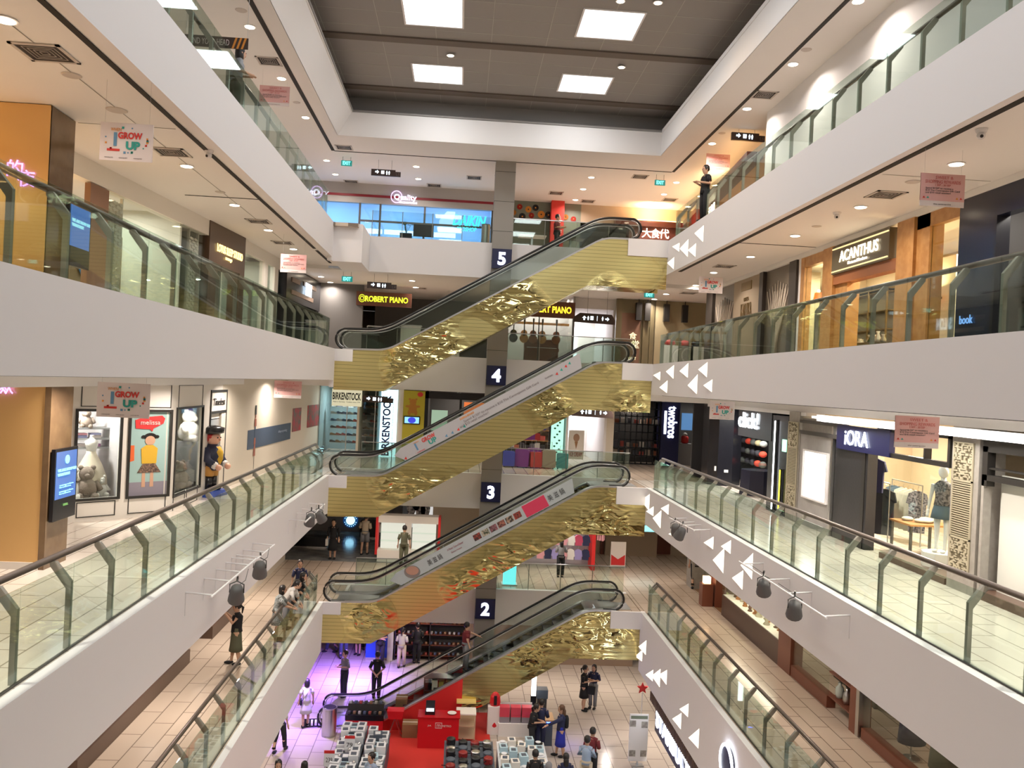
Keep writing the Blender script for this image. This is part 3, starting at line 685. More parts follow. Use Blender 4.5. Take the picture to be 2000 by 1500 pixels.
arealight(ms, f3b.pt(w3[1] + .2, w3[3] - .1, -.5) - ms.location, .3, 30, (1, .95, .9))
# poster window
TEAL = mat('pale_teal', (.32, .48, .46), .6); SKIN = mat('skin', (.55, .33, .22), .55); HAIRM = mat('dark_hair', (.012, .009, .008), .45)
YEL = mat('mustard_fabric', (.62, .38, .03), .8)
po = thing('window_poster', 'window poster of a little girl in a yellow top under a red speech bubble', 'poster', f3.pt((w2[0] + w2[1]) / 2, w2[2], -.04))
cu, W, z0, HH = (w2[0] + w2[1]) / 2, w2[1] - w2[0], w2[2], w2[3] - w2[2]
fchild(f3, po, 'poster_sheet', lambda g: (f3.box(g, w2[0], w2[1], z0 + HH * .16, w2[3], -.06, -.045, TEAL), f3.box(g, w2[0], w2[1], z0, z0 + HH * .16, -.06, -.045, mat('grey_violet', (.24, .22, .27), .6))))
def disc(fc, g, u, z, ru, rz, d, m, n=18, d2=None): g.prism([(u + ru * math.cos(2 * math.pi * k / n), z + rz * math.sin(2 * math.pi * k / n)) for k in range(n)], lambda U, V, Wd: tuple(fc.pt(U, V, Wd)), d, d2 or d + .006, m)
def fig(g):
    k = HH
    g_ = lambda pts, m, d=-.044: g.prism([(cu + a * W, z0 + b * k) for a, b in pts], lambda U, V, Wd: tuple(f3.pt(U, V, Wd)), d, d + .006, m)
    for sx in (-.11, .1): g_([(sx - .045, .10), (sx + .05, .10), (sx + .04, .27), (sx - .04, .27)], SKIN)
    g_([(-.28, .27), (.33, .27), (.16, .39), (-.13, .39)], mat('dark_floral', (.05, .035, .03), .8, noise=(30, (.25, .15, .1))), -.040)
    g_([(-.17, .38), (.2, .38), (.22, .56), (.1, .60), (-.08, .60), (-.2, .56)], YEL, -.038)
    disc(f3, g, cu + .02 * W, z0 + .655 * k, W * .13, k * .055, -.036, SKIN)
    disc(f3, g, cu + .02 * W, z0 + .70 * k, W * .16, k * .045, -.037, HAIRM); disc(f3, g, cu - .15 * W, z0 + .70 * k, W * .06, k * .02, -.037, HAIRM); disc(f3, g, cu + .19 * W, z0 + .70 * k, W * .06, k * .02, -.037, HAIRM)
    g_([(-.5, .40), (-.36, .42), (-.37, .60), (-.5, .60)], mat('orange_paper', (.7, .13, .03), .6))
fchild(f3, po, 'printed_figure', fig)
BUB = mat('red_bubble', (.66, .035, .035), .5)
fchild(f3, po, 'speech_bubble', lambda g: g.prism([(cu + a * W, z0 + b * HH) for a, b in ((-.36, .80), (.0, .79), (.06, .76), (.09, .80), (.34, .86), (.38, .92), (.30, .955), (-.2, .93), (-.38, .90))], lambda U, V, Wd: tuple(f3.pt(U, V, Wd)), -.035, -.028, BUB))
f3.text('melissa', cu, z0 + .845 * HH, HH * .055, mat('pale_pink_print', (.85, .6, .55), .6), po, w=W * .5, d=-.027, name='printed_letters')
# mannequins, toys
FURW = mat('white_fur', (.75, .72, .68), .95, bump=(60, .6)); FURB = mat('grey_brown_fur', (.22, .17, .14), .95, bump=(60, .6)); LACE = mat('ivory_satin', (.66, .58, .46), .6)
def plush(pos, s, m, label, rz=0):
    o = thing('plush_bear', label, 'toy', pos, rz, None)
    g = MB(); g.lathe([(.10 * s, 0), (.17 * s, .05 * s), (.19 * s, .15 * s), (.15 * s, .28 * s), (.09 * s, .34 * s)], (0, 0, 0), m, 12); g.obj('body', o, True)
    g = MB(); g.ball((0, 0, .43 * s), .13 * s, m); g.ball((0, -.11 * s, .40 * s), .05 * s, m, 8); g.obj('head', o, True)
    for sx in (-1, 1):
        g = MB(); g.ball((sx * .1 * s, 0, .54 * s), .045 * s, m, 8); g.obj('ear', o, True)
        g = MB(); g.tube([(sx * .14 * s, 0, .28 * s), (sx * .22 * s, -.08 * s, .15 * s)], [.06 * s, .05 * s], m, 8); g.obj('arm', o, True)
        g = MB(); g.tube([(sx * .09 * s, 0, .05 * s), (sx * .13 * s, -.22 * s, .05 * s)], [.075 * s, .065 * s], m, 8); g.obj('leg', o, True)
    return o
zb = 8.6
plush(f3.pt(w1[0] + .06, w1[2] - .05, -.45), 1.15, FURW, 'white plush bear low in the left display window of the white shop', .5)
plush(f3.pt(w1[0] + .38, w1[2] - .05, -.40), 1.25, FURB, 'brown plush bear beside the white one in the left display window', .5)
plush(f3.pt(w1[1] - .22, w1[2] - .02, -.42), .8, FURW, 'small white plush dog at the right foot of the left display window', .7)
plush(f3.pt(w1[0] + .1, w1[3] - .42, -.9), .7, FURB, 'dark plush toy on the top shelf, left', .5); plush(f3.pt(w1[0] + .5, w1[3] - .42, -.9), .75, FURB, 'dark plush toy on the top shelf, middle', .4)
bq = P(366, 905, x=-7.25)
plush(Vector((-7.25, bq.y, 8.6 + w3[2] + 1.1)), 1.5, FURW, 'big white plush bear in the side display window', 1.3); plush(Vector((-7.2, bq.y - .75, 8.6 + w3[2] - .05)), 1.2, FURB, 'brown plush dog low in the side display window', 1.3)
g = MB(); g.box(-.35, .35, -.3, .3, -1.05, 0, SHELF); q = g.obj('display_block'); q.location = Vector((-7.25, bq.y, 8.6 + w3[2] + 1.1)); tag(q, 'grey block under the big white bear in the side window', 'display block')
dm = thing('dress_form', 'ivory child dress on a stand in the left display window', 'mannequin', f3.pt(w1[1] - .35, w1[2] + .1, -.65))
g = MB(); g.lathe([(.36, 0), (.33, .2), (.24, .45), (.10, .72), (.10, .76)], (0, 0, .1), LACE, 20); g.obj('skirt', dm, True)
g = MB(); g.lathe([(.09, .84), (.13, 1.0), (.14, 1.08), (.05, 1.14), (.04, 1.2), (.045, 1.22)], (0, 0, 0), FURW, 14); g.obj('bodice', dm, True)
g = MB(); g.cyl((0, 0, -.1), .02, .3, STEEL, 8); g.obj('stand_pole', dm)
cols = [(.55, .25, .3), (.3, .3, .5), (.7, .6, .6), (.45, .2, .4), (.6, .55, .5)]
for k in range(12):
    m_ = mat('folded_cloth_%d' % (k % 5), cols[k % 5], .9); g = MB(); 
    for j in range(2): g.box(-.11, .11, -.09, .09, j * .035, j * .035 + .03, m_)
    q = g.obj('folded_clothes'); q.location = f3.pt(w1[0] - .2 + (k % 4) * .3, (w1[2] + 1.04, w1[2] + 1.24, w1[2] + 1.0 - .6)[k // 4] if k < 8 else w1[2] + 1.28, -.92); q.rotation_euler = (0, 0, .75)
    tag(q, 'folded child clothes on the shelves of the left display window', 'clothes', 'folded clothes in the display window')
# notched door with sign
dr = thing('shop_door', 'white door with black outlines and a script sign above, behind the toy admiral', 'door', f3b.pt((d0 + d1) / 2, 0, -.05))
fchild(f3b, dr, 'door_leaf', lambda g: f3b.box(g, d0, d1, 0, 2.2, -.12, -.07, CREAMW))
for a, b_ in ((1.62, 2.05), (.95, 1.45), (.2, .8)): fchild(f3b, dr, 'door_light', lambda g: (f3b.frame(g, d0 + .12, d1 - .3, a, b_, .02, -.07, -.06, BLACKFR), f3b.box(g, d0 + .14, d1 - .32, a + .02, b_ - .02, -.07, -.065, mat('grey_glazing', (.3, .3, .3), .2))))
fchild(f3b, dr, 'door_frame', lambda g: (f3b.box(g, d0 - .06, d0, 0, 2.85, -.02, .03, BLACKFR), f3b.box(g, d1, d1 + .06, 0, 2.85, -.02, .03, BLACKFR), f3b.box(g, d0, d1, 2.2, 2.27, -.02, .03, BLACKFR), f3b.box(g, d0, d1, 2.78, 2.85, -.02, .03, BLACKFR)))
f3b.text('Timeless', (d0 + d1) / 2, 2.42, .2, BLACKFR, dr, w=(d1 - d0) * .75, d=.02, shear=.3)
# toy admiral statue
ts = thing('toy_admiral_statue', 'plump painted admiral figure with black hat on a blue plinth', 'statue', P(410, 968, z=8.6))
th = 2.0
BLUEP = mat('blue_plinth', (.02, .07, .38), .4); NAVYC = mat('navy_coat', (.015, .02, .05), .5); TANT = mat('tan_trousers', (.50, .25, .05), .6); REDHAIR = mat('red_band', (.45, .03, .03), .6); PEACH = mat('painted_skin', (.75, .42, .30), .5)
g = MB(); g.box(-.40, .40, -.28, .28, 0, .16, BLUEP); g.obj('plinth', ts)
for sx in (-1, 1):
    g = MB(); g.tube([(sx * .11, 0, .2), (sx * .11, 0, .56)], [.11, .10], BLACK, 12); g.ball((sx * .11, -.08, .22), .12, BLACK, 10, sy=1.5, sz=.6); g.obj('boot', ts, True)
    g = MB(); g.tube([(sx * .11, 0, .54), (sx * .10, 0, .85)], [.13, .15], TANT, 12); g.obj('trouser_leg', ts, True)
    g = MB(); g.tube([(sx * .26, 0, 1.30), (sx * .34, -.08, 1.0), (sx * .26, -.26, .85)], [.10, .10, .09], NAVYC, 10); g.obj('sleeve', ts, True)
    g = MB(); g.tube([(sx * .27, -.22, .87), (sx * .25, -.3, .83)], [.10, .10], FURW, 10); g.obj('cuff', ts, True)
    g = MB(); g.ball((sx * .23, -.35, .80), .085, PEACH, 10); g.obj('hand', ts, True)
g = MB(); g.lathe([(.22, .70), (.27, .9), (.30, 1.08), (.26, 1.28), (.14, 1.40)], (0, .02, 0), NAVYC, 18, sy=1.05); g.prism([(-.28, .45), (.28, .45), (.24, 1.2), (-.24, 1.2)], XZ, .20, .30, NAVYC); g.obj('coat', ts, True)
g = MB(); g.lathe([(.10, .86), (.16, 1.0), (.16, 1.2), (.08, 1.34)], (0, -.16, 0), YEL, 12, sy=.95); g.obj('waistcoat', ts, True)
g = MB(); g.ball((0, -.02, 1.55), .19, PEACH, 14); g.ball((0, -.22, 1.53), .035, PEACH, 8); g.obj('head', ts, True)
g = MB(); g.ball((0, .03, 1.58), .205, REDHAIR, 14, sz=.9); g.obj('hair', ts, True)
g = MB(); g.lathe([(.16, 1.66), (.34, 1.70), (.36, 1.84), (.22, 1.88), (.1, 1.90)], (0, 0, 0), BLACK, 16, sy=.8); g.obj('hat', ts, True)
for sx in (-1, 1): g = MB(); g.ball((sx * .07, -.195, 1.58), .02, BLACK, 6); g.obj('eye', ts)
ts.rotation_euler = (0, 0, 1.3)
# hoarding with posters
fh = Face((-6.7, 24.2), (-6.05, 36.6), 8.6)
hb = MB(); fh.box(hb, 0, fh.L, 0, 3.24, -.2, 0, BEIGE); struct(hb, 'wall_hoarding')
PBLUE = mat('poster_slate_blue', (.055, .085, .14), .6)
q = pxrect(fh, 483, 843, 567, 855)
po = thing('wall_graphic', 'long slate blue rectangle with a spindle figure printed on the beige hoarding', 'poster', fh.pt(q[0], 1.2, 0))
uL, uR = fh.px(483, 860)[0], fh.px(567, 840)[0]; za, zb_ = fh.px(483, 881)[1], fh.px(483, 843)[1]; zc, zd = fh.px(567, 855)[1], fh.px(567, 824)[1]
zlo = (za + zc) / 2; zhi = (zb_ + zd) / 2
fchild(fh, po, 'blue_field', lambda g: fh.box(g, uL, uR, zlo, zhi, 0, .012, PBLUE))
fh.text('shop opening', uL + (uR - uL) * .78, (zlo + zhi) / 2, .12, mat('grey_blue_print', (.2, .25, .33), .6), po, w=(uR - uL) * .22, d=.014)
us = uL + (uR - uL) * .14
SPN = mat('terracotta_print', (.35, .12, .08), .6)
def spin(g):
    for z, r, h, m in ((zlo - .9, .03, .12, BLACKFR), (zlo - .8, .008, .75, BLACKFR), (zlo - .25, .10, .28, SPN), (zlo + .03, .06, .1, SPN), (zlo + .13, .09, .2, SPN), (zlo + .35, .05, .35, PBLUE), (zlo + .7, .10, .25, SPN), (zlo + .97, .04, .12, SPN), (zlo + 1.08, .075, .3, BLACKFR)):
        g.prism([(us - r, z), (us + r, z), (us + r * .8, z + h), (us - r * .8, z + h)], lambda U, V, Wd: tuple(fh.pt(U, V, Wd)), .012, .02, m)
fchild(fh, po, 'printed_spindle', spin)
for x0, y0, x1, y1, lb in ((572, 798, 586, 840, 'narrow red collage poster on the hoarding'), (601, 792, 623, 830, 'wider red collage poster at the end of the hoarding')):
    q = pxrect(fh, x0, y0, x1, y1); g = MB(); fh.box(g, q[0], q[1], q[2], q[3], 0, .02, mat('red_collage', (.45, .02, .03), .5, noise=(4, (.12, .10, .08)))); tag(g.obj('wall_poster'), lb, 'poster')
# ---- level 3 far left : sandal shop
fk = Face((-6.05, 36.6), (1.2, 36.6), 8.6)
bs_ = thing('sandal_shop_front', 'glass sandal shop front at the far left of level 3', 'shop front', fk.pt(2, 0))
a, b_ = fk.px(648, 800)[0], fk.px(706, 800)[0]
uu = fk.px(740, 800)[0]
SIGNW = em('lit_white_sign', (.55, .85, .95), 2.6); CREAMS = em('lit_cream_sign', (.75, .68, .45), 1.0); INKB = mat('sign_ink_blue', (.01, .015, .12), .5); INK = mat('sign_ink', (.01, .01, .01), .5)
fchild(fk, bs_, 'glass_pane', lambda g: fk.box(g, 0, uu, 0, 2.9, -.03, -.015, SHOPGL))
fchild(fk, bs_, 'mullion', lambda g: [fk.box(g, u, u + .03, 0, 2.9, -.06, .02, STEEL) for u in (0, 1.2, 2.4)])
room(fk, 0, uu, 3.0, mat('teal_grey_shop_wall', (.20, .28, .30), .5), 110, (.85, .95, 1), top=3.0)
o = thing('shop_sign', 'cream shop sign with black capital letters over the sandal shop window', 'sign', fk.pt((a + b_) / 2, 2.2, .05))
fchild(fk, o, 'sign_board', lambda g: fk.box(g, a, b_, fk.px(676, 793)[1], fk.px(676, 760)[1], .03, .12, CREAMS))
fk.text('BIRKENSTOCK', (a + b_) / 2, fk.px(676, 781)[1], .32, INK, o, w=(b_ - a) * .95, d=.13, bold=.03)
fk.text('Made in Germany · Tradition since 1774', (a + b_) / 2, fk.px(676, 785)[1] - .04, .07, INK, o, w=(b_ - a) * .9, d=.13)
o = thing('lightbox_sign', 'tall white lightbox with vertical blue capital letters beside the sandal shop', 'sign', fk.pt(3, 1, 0))
c0, c1 = fk.px(742, 840)[0], fk.px(774, 840)[0]
fchild(fk, o, 'lightbox', lambda g: fk.box(g, c0, c1, 0.0, 2.9, -.1, .10, SIGNW))
ob = text('BIRKENSTOCK', fk.pt(c0 + (c1 - c0) * .62, 1.35, .11), (0, 0, 1), -fk.r, .34, INKB, o, w=2.6, bold=.03)
text('Made in Germany · Tradition since 1774', fk.pt(c0 + (c1 - c0) * .82, 1.35, .11), (0, 0, 1), -fk.r, .07, INKB, o, w=2.3)
SH = [mat('shoe_%d' % i, c, .6) for i, c in enumerate(((.04, .04, .05), (.22, .12, .06), (.35, .33, .3), (.06, .08, .14), (.3, .05, .04)))]
def shoe_mb(m):
    g = MB(); g.prism([(-.13, 0), (.13, 0), (.14, .03), (.09, .06), (-.02, .09), (-.06, .11), (-.12, .10), (-.14, .04)], XZ, -.045, .045, m); return g
sh0 = []
SHW = mat('shoe_wall_shelf', (.3, .34, .36), .5)
fchild(fk, bs_, 'shoe_shelf', lambda g: [fk.box(g, .3, uu - .2, .4 + k * .32, .42 + k * .32, -1.6, -1.3, SHW) for k in range(6)])
for k in range(6):
    for j in range(11):
        p = fk.pt(.45 + j * .25, .42 + k * .32, -1.45)
        if len(sh0) < 5: q = shoe_mb(SH[len(sh0)]).obj('sandal'); sh0.append(q)
        else: q = sh0[random.randrange(5)].copy(); COL.objects.link(q)
        q.location = p; q.rotation_euler = (0, 0, random.uniform(-.5, .5)); tag(q, 'sandal on the display wall of the sandal shop', 'shoe', 'sandals on the display wall')
# beige pier, yellow wall with bear poster and screen, dark shop
hb = MB(); fk.box(hb, fk.px(774, 850)[0], fk.px(785, 850)[0], 0, 3, -.3, .05, BEIGE); struct(hb, 'wall_pier')
YW = mat('yellow_wall', (.48, .42, .03), .6)
a, b_ = fk.px(785, 850)[0], fk.px(827, 850)[0]
yo = thing('yellow_display_wall', 'yellow wall with printed teddy and small blue screen beside the lightbox, level 3', 'wall display', fk.pt(a, 0))
fchild(fk, yo, 'yellow_panel', lambda g: fk.box(g, a, b_, 0, 2.9, -.1, .03, YW))
def teddy(g):
    cx, m_ = (a + b_) / 2 - .05, mat('teddy_print', (.45, .2, .03), .7)
    disc(fk, g, cx, 2.15, .18, .24, .032, m_); disc(fk, g, cx, 2.42, .15, .13, .034, m_)
    for s_ in (-1, 1): disc(fk, g, cx + s_ * .14, 2.53, .05, .05, .033, m_); disc(fk, g, cx + s_ * .14, 1.95, .07, .12, .033, m_); disc(fk, g, cx + s_ * .22, 2.22, .10, .05, .033, m_)
    disc(fk, g, cx + .3, 2.75, .12, .1, .033, BUB)
fchild(fk, yo, 'printed_teddy', teddy)
q = pxrect(fk, 789, 812, 820, 829)
fchild(fk, yo, 'screen_case', lambda g: fk.frame(g, q[0], q[1], q[2], q[3], .04, .03, .09, BLACK))
fchild(fk, yo, 'screen_picture', lambda g: fk.box(g, q[0] + .04, q[1] - .04, q[2] + .04, q[3] - .04, .03, .08, em('pale_blue_screen', (.25, .6, .9), 1.6)))
fchild(fk, yo, 'blue_logo', lambda g: disc(fk, g, (q[0] + q[1]) / 2, (q[2] + q[3]) / 2, .17, .13, .082, em('deep_blue', (.02, .04, .7), 1.2)))
dk = thing('toy_shop_front', 'dark shop front with orange lit goods behind the pier, level 3', 'shop front', fk.pt(b_ + 1, 0))
fchild(fk, dk, 'dark_frame', lambda g: (fk.box(g, b_, b_ + .15, 0, 2.9, -.1, .04, BLACK), fk.box(g, b_, b_ + 5, 2.6, 2.9, -.1, .04, BLACK), fk.box(g, b_ + 1.5, b_ + 1.6, 0, 2.6, -.1, .04, BLACK)))
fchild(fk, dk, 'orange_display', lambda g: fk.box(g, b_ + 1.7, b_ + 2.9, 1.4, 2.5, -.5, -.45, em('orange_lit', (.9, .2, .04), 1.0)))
fchild(fk, dk, 'lit_poster', lambda g: fk.box(g, b_ + .3, b_ + 1.0, 1.2, 2.1, -.3, -.25, em('green_white_lit', (.35, .5, .35), 1.0)))
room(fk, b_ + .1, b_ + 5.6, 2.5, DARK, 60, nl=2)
# ================================================================ right galleries
fR3 = Face((9.3, 34), (9.3, 2), 8.6)
STN = STONE
# stone front with lightbox and lattice pillars, clothes shop
so = thing('clothes_shop_front', 'grey stone clothes shop front with dark blue glowing sign on level 3', 'shop front', (9.3, 19, 8.6))
def RL3(name, root, x0, y0, x1, y1, d0, d1, m, zfull=None, fc=None):
    fc = fc or fR3; u0, u1, z0, z1 = pxrect(fc, x0, y0, x1, y1)
    if zfull: z0, z1 = zfull
    return fchild(fc, root, name, lambda g: fc.box(g, u0, u1, z0, z1, d0, d1, m))
RL3('stone_wall', so, 1561, 850, 1628, 850, -.1, 0, mat('pale_grey_render', (.36, .35, .34), .7, noise=(3, (.32, .31, .30))), (0, 2.45))
RL3('header', so, 1565, 850, 1700, 850, -.1, .06, mat('dark_timber_header', (.06, .055, .05), .5), (2.42, 2.52))
RL3('header', so, 1565, 850, 1650, 850, -.1, .06, mat('dark_timber_header'), (2.72, 2.80))
RL3('header_panel', so, 1565, 850, 1640, 850, -.1, -.02, STN, (2.45, 2.85))
GW = em('white_lightbox', (1, .95, .88), 3.2)
o = thing('wall_lightbox', 'tall glowing white lightbox on the grey stone wall of level 3', 'lightbox', fR3.pt(*fR3.px(1593, 930)))
RL3('lit_face', o, 1576, 880, 1613, 982, .03, .05, GW); q = pxrect(fR3, 1573, 877, 1616, 986)
fchild(fR3, o, 'frame', lambda g: fR3.frame(g, q[0], q[1], q[2], q[3], .04, 0, .07, WHITE))
arealight(o, fR3.pt((q[0] + q[1]) / 2, (q[2] + q[3]) / 2, .12) - o.location, .6, 12, (1, .95, .88), rot=(0, math.pi / 2, 0), sizey=.6)
DOORD = mat('charcoal_door', (.022, .022, .024), .4, bump=(20, .1))
RL3('charcoal_panel', so, 1632, 850, 1688, 1020, -.25, -.02, DOORD, (0, 2.45))
RL3('steel_edge', so, 1628, 850, 1631, 850, -.1, .05, STEEL, (0, 2.75))
RL3('door_frame', so, 1686, 850, 1692, 850, -.3, .0, BLACKFR, (0, 2.45))
o = thing('shop_sign', 'dark navy sign board with glowing white letters on the level 3 clothes shop', 'sign', fR3.pt(*fR3.px(1700, 860)))
RL3('sign_board', o, 1641, 840, 1745, 850, -.05, .08, NAVY, (fR3.px(1700, 886)[1], fR3.px(1700, 836)[1]))
u, z = fR3.px(1680, 872)
fR3.text('iORA', u, fR3.px(1680, 872)[1], fR3.px(1680, 842)[1] - fR3.px(1680, 872)[1], em('white_glow_sign', (.9, .95, 1), 6), o, w=fR3.px(1703, 860)[0] - fR3.px(1657, 860)[0], d=.10, bold=.005)
# glass window
ua, ub = fR3.px(1726, 950)[0], fR3.px(1857, 950)[0]; uc = fR3.px(1690, 950)[0]
fchild(fR3, so, 'glass_pane', lambda g: fR3.box(g, ua, ub, .12, 2.2, 0, .015, SHOPGL))
fchild(fR3, so, 'window_plinth', lambda g: fR3.box(g, ua, ub, 0, .12, -1.2, .04, mat('brown_plinth', (.11, .065, .045), .4)))
fchild(fR3, so, 'transom', lambda g: (fR3.box(g, ua - .6, ub, 2.2, 2.3, -.1, .05, BLACKFR), fR3.box(g, ua - .3, ub, 2.75, 2.9, -.1, .05, BLACKFR), fR3.box(g, ub - .9, ub - .86, 2.3, 2.8, -.1, .05, BLACKFR), fR3.box(g, ub - .08, ub, 2.3, 2.8, -.1, .05, BLACKFR)))
room(fR3, uc - 4.6, ub + .2, 3.6, mat('warm_beige_shop', (.62, .50, .34), .6), 170, (1, .90, .74), nl=3)
# clothes rails and hanging clothes
def garment(pos, rz, m, label, kind='top', s=1.0, group=None):
    o = thing('hung_garment', label, 'clothes', pos, rz, group)
    g = MB()
    L_ = {'top': .62, 'dress': 1.05, 'trousers': .95}[kind] * s; w_ = .21 * s
    prof = [(-w_ * .3, 0), (-w_, -.07), (-w_ * 1.25, -.30 if kind != 'trousers' else -.07), (-w_ * .95, -.32), (-w_ * .9, -L_), (w_ * .9, -L_), (w_ * .95, -.32), (w_ * 1.25, -.30), (w_, -.07), (w_ * .3, 0)]
    g.prism(prof, XZ, -.035, .035, m); g.obj('cloth', o)
    g = MB(); g.tube([(-w_ * .8, 0, -.06), (0, 0, .01), (w_ * .8, 0, -.06)], .008, WOOD, 5); g.tube([(0, 0, 0), (0, 0, .07), (.03, 0, .10), (0, 0, .12)], .004, STEEL, 5); g.obj('hanger', o)
    return o
def rail(p0, p1, label, h):
    o = thing('clothes_rail', label, 'clothes rail', ((p0[0] + p1[0]) / 2, (p0[1] + p1[1]) / 2, h)); a = Vector(p0).to_3d() - Vector((o.location.x, o.location.y, 0)); b = -a
    g = MB(); g.tube([(a.x, a.y, 1.45), (b.x, b.y, 1.45)], .015, STEEL, 8); g.obj('bar', o)
    for q in (a, b): g = MB(); g.tube([(q.x, q.y, 0), (q.x, q.y, 1.45)], .015, STEEL, 8); g.obj('upright', o)
    return o
CL = {'navy': mat('navy_cloth', (.02, .02, .06), .9), 'pink': mat('blush_cloth', (.72, .50, .45), .9), 'black': mat('black_cloth', (.015, .015, .02), .9), 'cream': mat('cream_cloth', (.62, .60, .50), .9), 'blue': mat('slate_cloth', (.10, .15, .20), .9), 'floral': mat('dark_floral_cloth', (.03, .03, .04), .9, noise=(25, (.3, .28, .3)))}
garment(Vector((9.85, P(1706, 900, x=9.85).y, 8.6 + 2.05)), -.9, CL['navy'], 'navy top hanging high beside the charcoal door', 'top', 1.3)
ya_, yb_ = P(1697, 950, x=10.3).y, P(1738, 950, x=10.3).y
rail((10.3, ya_), (10.3, yb_), 'clothes rail just inside the clothes shop door', 8.6)
garment((10.3, ya_ - .2, 8.6 + 1.3), -.8, CL['pink'], 'blush blouse on the rail by the shop door', 'top', 1.2); garment((10.3, yb_ + .2, 8.6 + 1.3), -.8, CL['black'], 'long black dress on the rail by the shop door', 'dress', 1.05)
ym = P(1780, 950, x=11.0).y
rail((11.0, ym + .9), (11.0, ym - .5), 'clothes rail behind the big shop window', 8.6)
for k, c_ in enumerate(('blue', 'blue', 'cream', 'cream', 'cream', 'floral')): garment((11.0, ym + .8 - k * .22, 8.6 + 1.3), -.5, CL[c_], '%s garment number on the window rail' % c_, 'dress', .95, 'clothes on the rail behind the big window')['label'] = '%s garment on the rail behind the big window' % {'blue': 'slate blue', 'cream': 'cream', 'floral': 'dark floral'}[c_]
tb = thing('display_table', 'low dark table with a pile of pale cloth behind the big shop window', 'table', (10.5, P(1800, 1000, x=10.5).y, 8.6))
g = MB(); g.box(-.5, .5, -.45, .45, .68, .72, WOOD); g.obj('table_top', tb)
for sx in (-.45, .45):
    for sy in (-.4, .4): g = MB(); g.box(sx - .025, sx + .025, sy - .025, sy + .025, 0, .68, DMETAL); g.obj('leg', tb)
g = MB()
for k in range(9): g.ball((random.uniform(-.3, .3), random.uniform(-.25, .25), .78), .13, CL['cream'], 8, sz=.35)
q = g.obj('cloth_pile', smooth=True); q.location = tb.location + Vector((0, 0, -.02)); tag(q, 'rumpled pile of pale cloth on the low display table', 'cloth')
# white mannequin
MANW = mat('mannequin_white', (.85, .85, .85), .35)
mp = P(1836, 1085, x=9.85); mp.z = 8.6
pd = thing('display_plinth', 'white octagonal plinth under the mannequin', 'plinth', mp); g = MB(); g.lathe([(.36, 0), (.36, .40)], (0, 0, 0), PINKW, 8); g.obj('plinth_block', pd); g = MB(); g.lathe([(.375, 0), (.375, .03)], (0, 0, 0), STEEL, 8); g.obj('base_rim', pd)
mn = thing('mannequin', 'white mannequin in a dark floral top and blue shorts in the level 3 window', 'mannequin', mp + Vector((0, 0, .40)), -.9)
g = MB()
for sx in (-1, 1):
    g.tube([(sx * .08, -.02, .02), (sx * .085, 0, .1), (sx * .09, .02, .45), (sx * .10, 0, .85)], [.035, .035, .05, .08], MANW, 10); g.ball((sx * .08, -.08, .03), .05, MANW, 8, sy=1.9, sz=.6)
    g.tube([(sx * .19, 0, 1.36), (sx * .24, .02, 1.1), (sx * .25, -.06, .85)], [.045, .038, .028], MANW, 8); g.ball((sx * .25, -.07, .80), .035, MANW, 8, sz=1.6)
    for q in range(4): g.tube([(sx * .25 + (q - 1.5) * .013, -.08, .78), (sx * .25 + (q - 1.5) * .015, -.10, .69)], .008, MANW, 5)
g.lathe([(.13, .82), (.16, .92), (.11, 1.10), (.14, 1.28), (.15, 1.38), (.06, 1.45), (.045, 1.52)], (0, 0, 0), MANW, 14, sy=.7); g.ball((0, -.01, 1.63), .10, MANW, 12, sz=1.3)
g.obj('body', mn, True)
g = MB(); g.lathe([(.17, .95), (.14, 1.12), (.165, 1.28), (.165, 1.38), (.08, 1.45)], (0, 0, 0), CL['floral'], 14, sy=.75); g.obj('top', mn, True)
g = MB(); g.lathe([(.22, .68), (.19, .85), (.15, .98)], (0, 0, 0), CL['blue'], 14, sy=.75); g.obj('shorts', mn, True)
# lattice pillars
LATG = mat('olive_lattice', (.42, .38, .27), .5)
LATK = mat('lattice_shadow_gap', (.12, .10, .06), .8)
def lpillar(x0, x1, label, wide):
    u0, u1 = fR3.px(x0, 950)[0], fR3.px(x1, 950)[0]; o = thing('carved_pillar', label, 'pillar', fR3.pt((u0 + u1) / 2, 0))
    fchild(fR3, o, 'pillar_core', lambda g: fR3.box(g, u0 - wide[0], u1 + wide[1], 0, 3.0, -.45, .04, STN))
    def fill(g):
        fR3.box(g, u0, u1, .35, 2.72, .04, .05, LATK)
        fR3.frame(g, u0, u1, .35, 2.72, .025, .05, .075, LATG); fR3.box(g, u0, u1, .95, .985, .05, .075, LATG); fR3.box(g, u0, u1, 2.0, 2.035, .05, .075, LATG)
        z = 1.0
        while z < 1.98: fR3.box(g, u0 + .02, u1 - .02, z, z + .02, .05, .07, LATG); z += .042
        for (a, b_) in ((.38, .95), (2.04, 2.70)):
            w_ = u1 - u0 - .04; n = max(4, round(w_ / .045)); rows_ = round((b_ - a) / .045)
            for i in range(n):
                for j in range(rows_):
                    if random.random() < .62: uu_ = u0 + .02 + i * w_ / n; zz = a + j * (b_ - a) / rows_; fR3.box(g, uu_, uu_ + w_ / n, zz, zz + (b_ - a) / rows_ * (1 if random.random() < .5 else .6), .05, .07, LATG)
    fchild(fR3, o, 'carved_screen', fill)
lpillar(1866, 1905, 'stone pillar with olive carved screen right of the mannequin window', (.08, .14))
lpillar(1539, 1558, 'narrow stone pillar with carved screen between yellow tube and lightbox', (.03, .04))
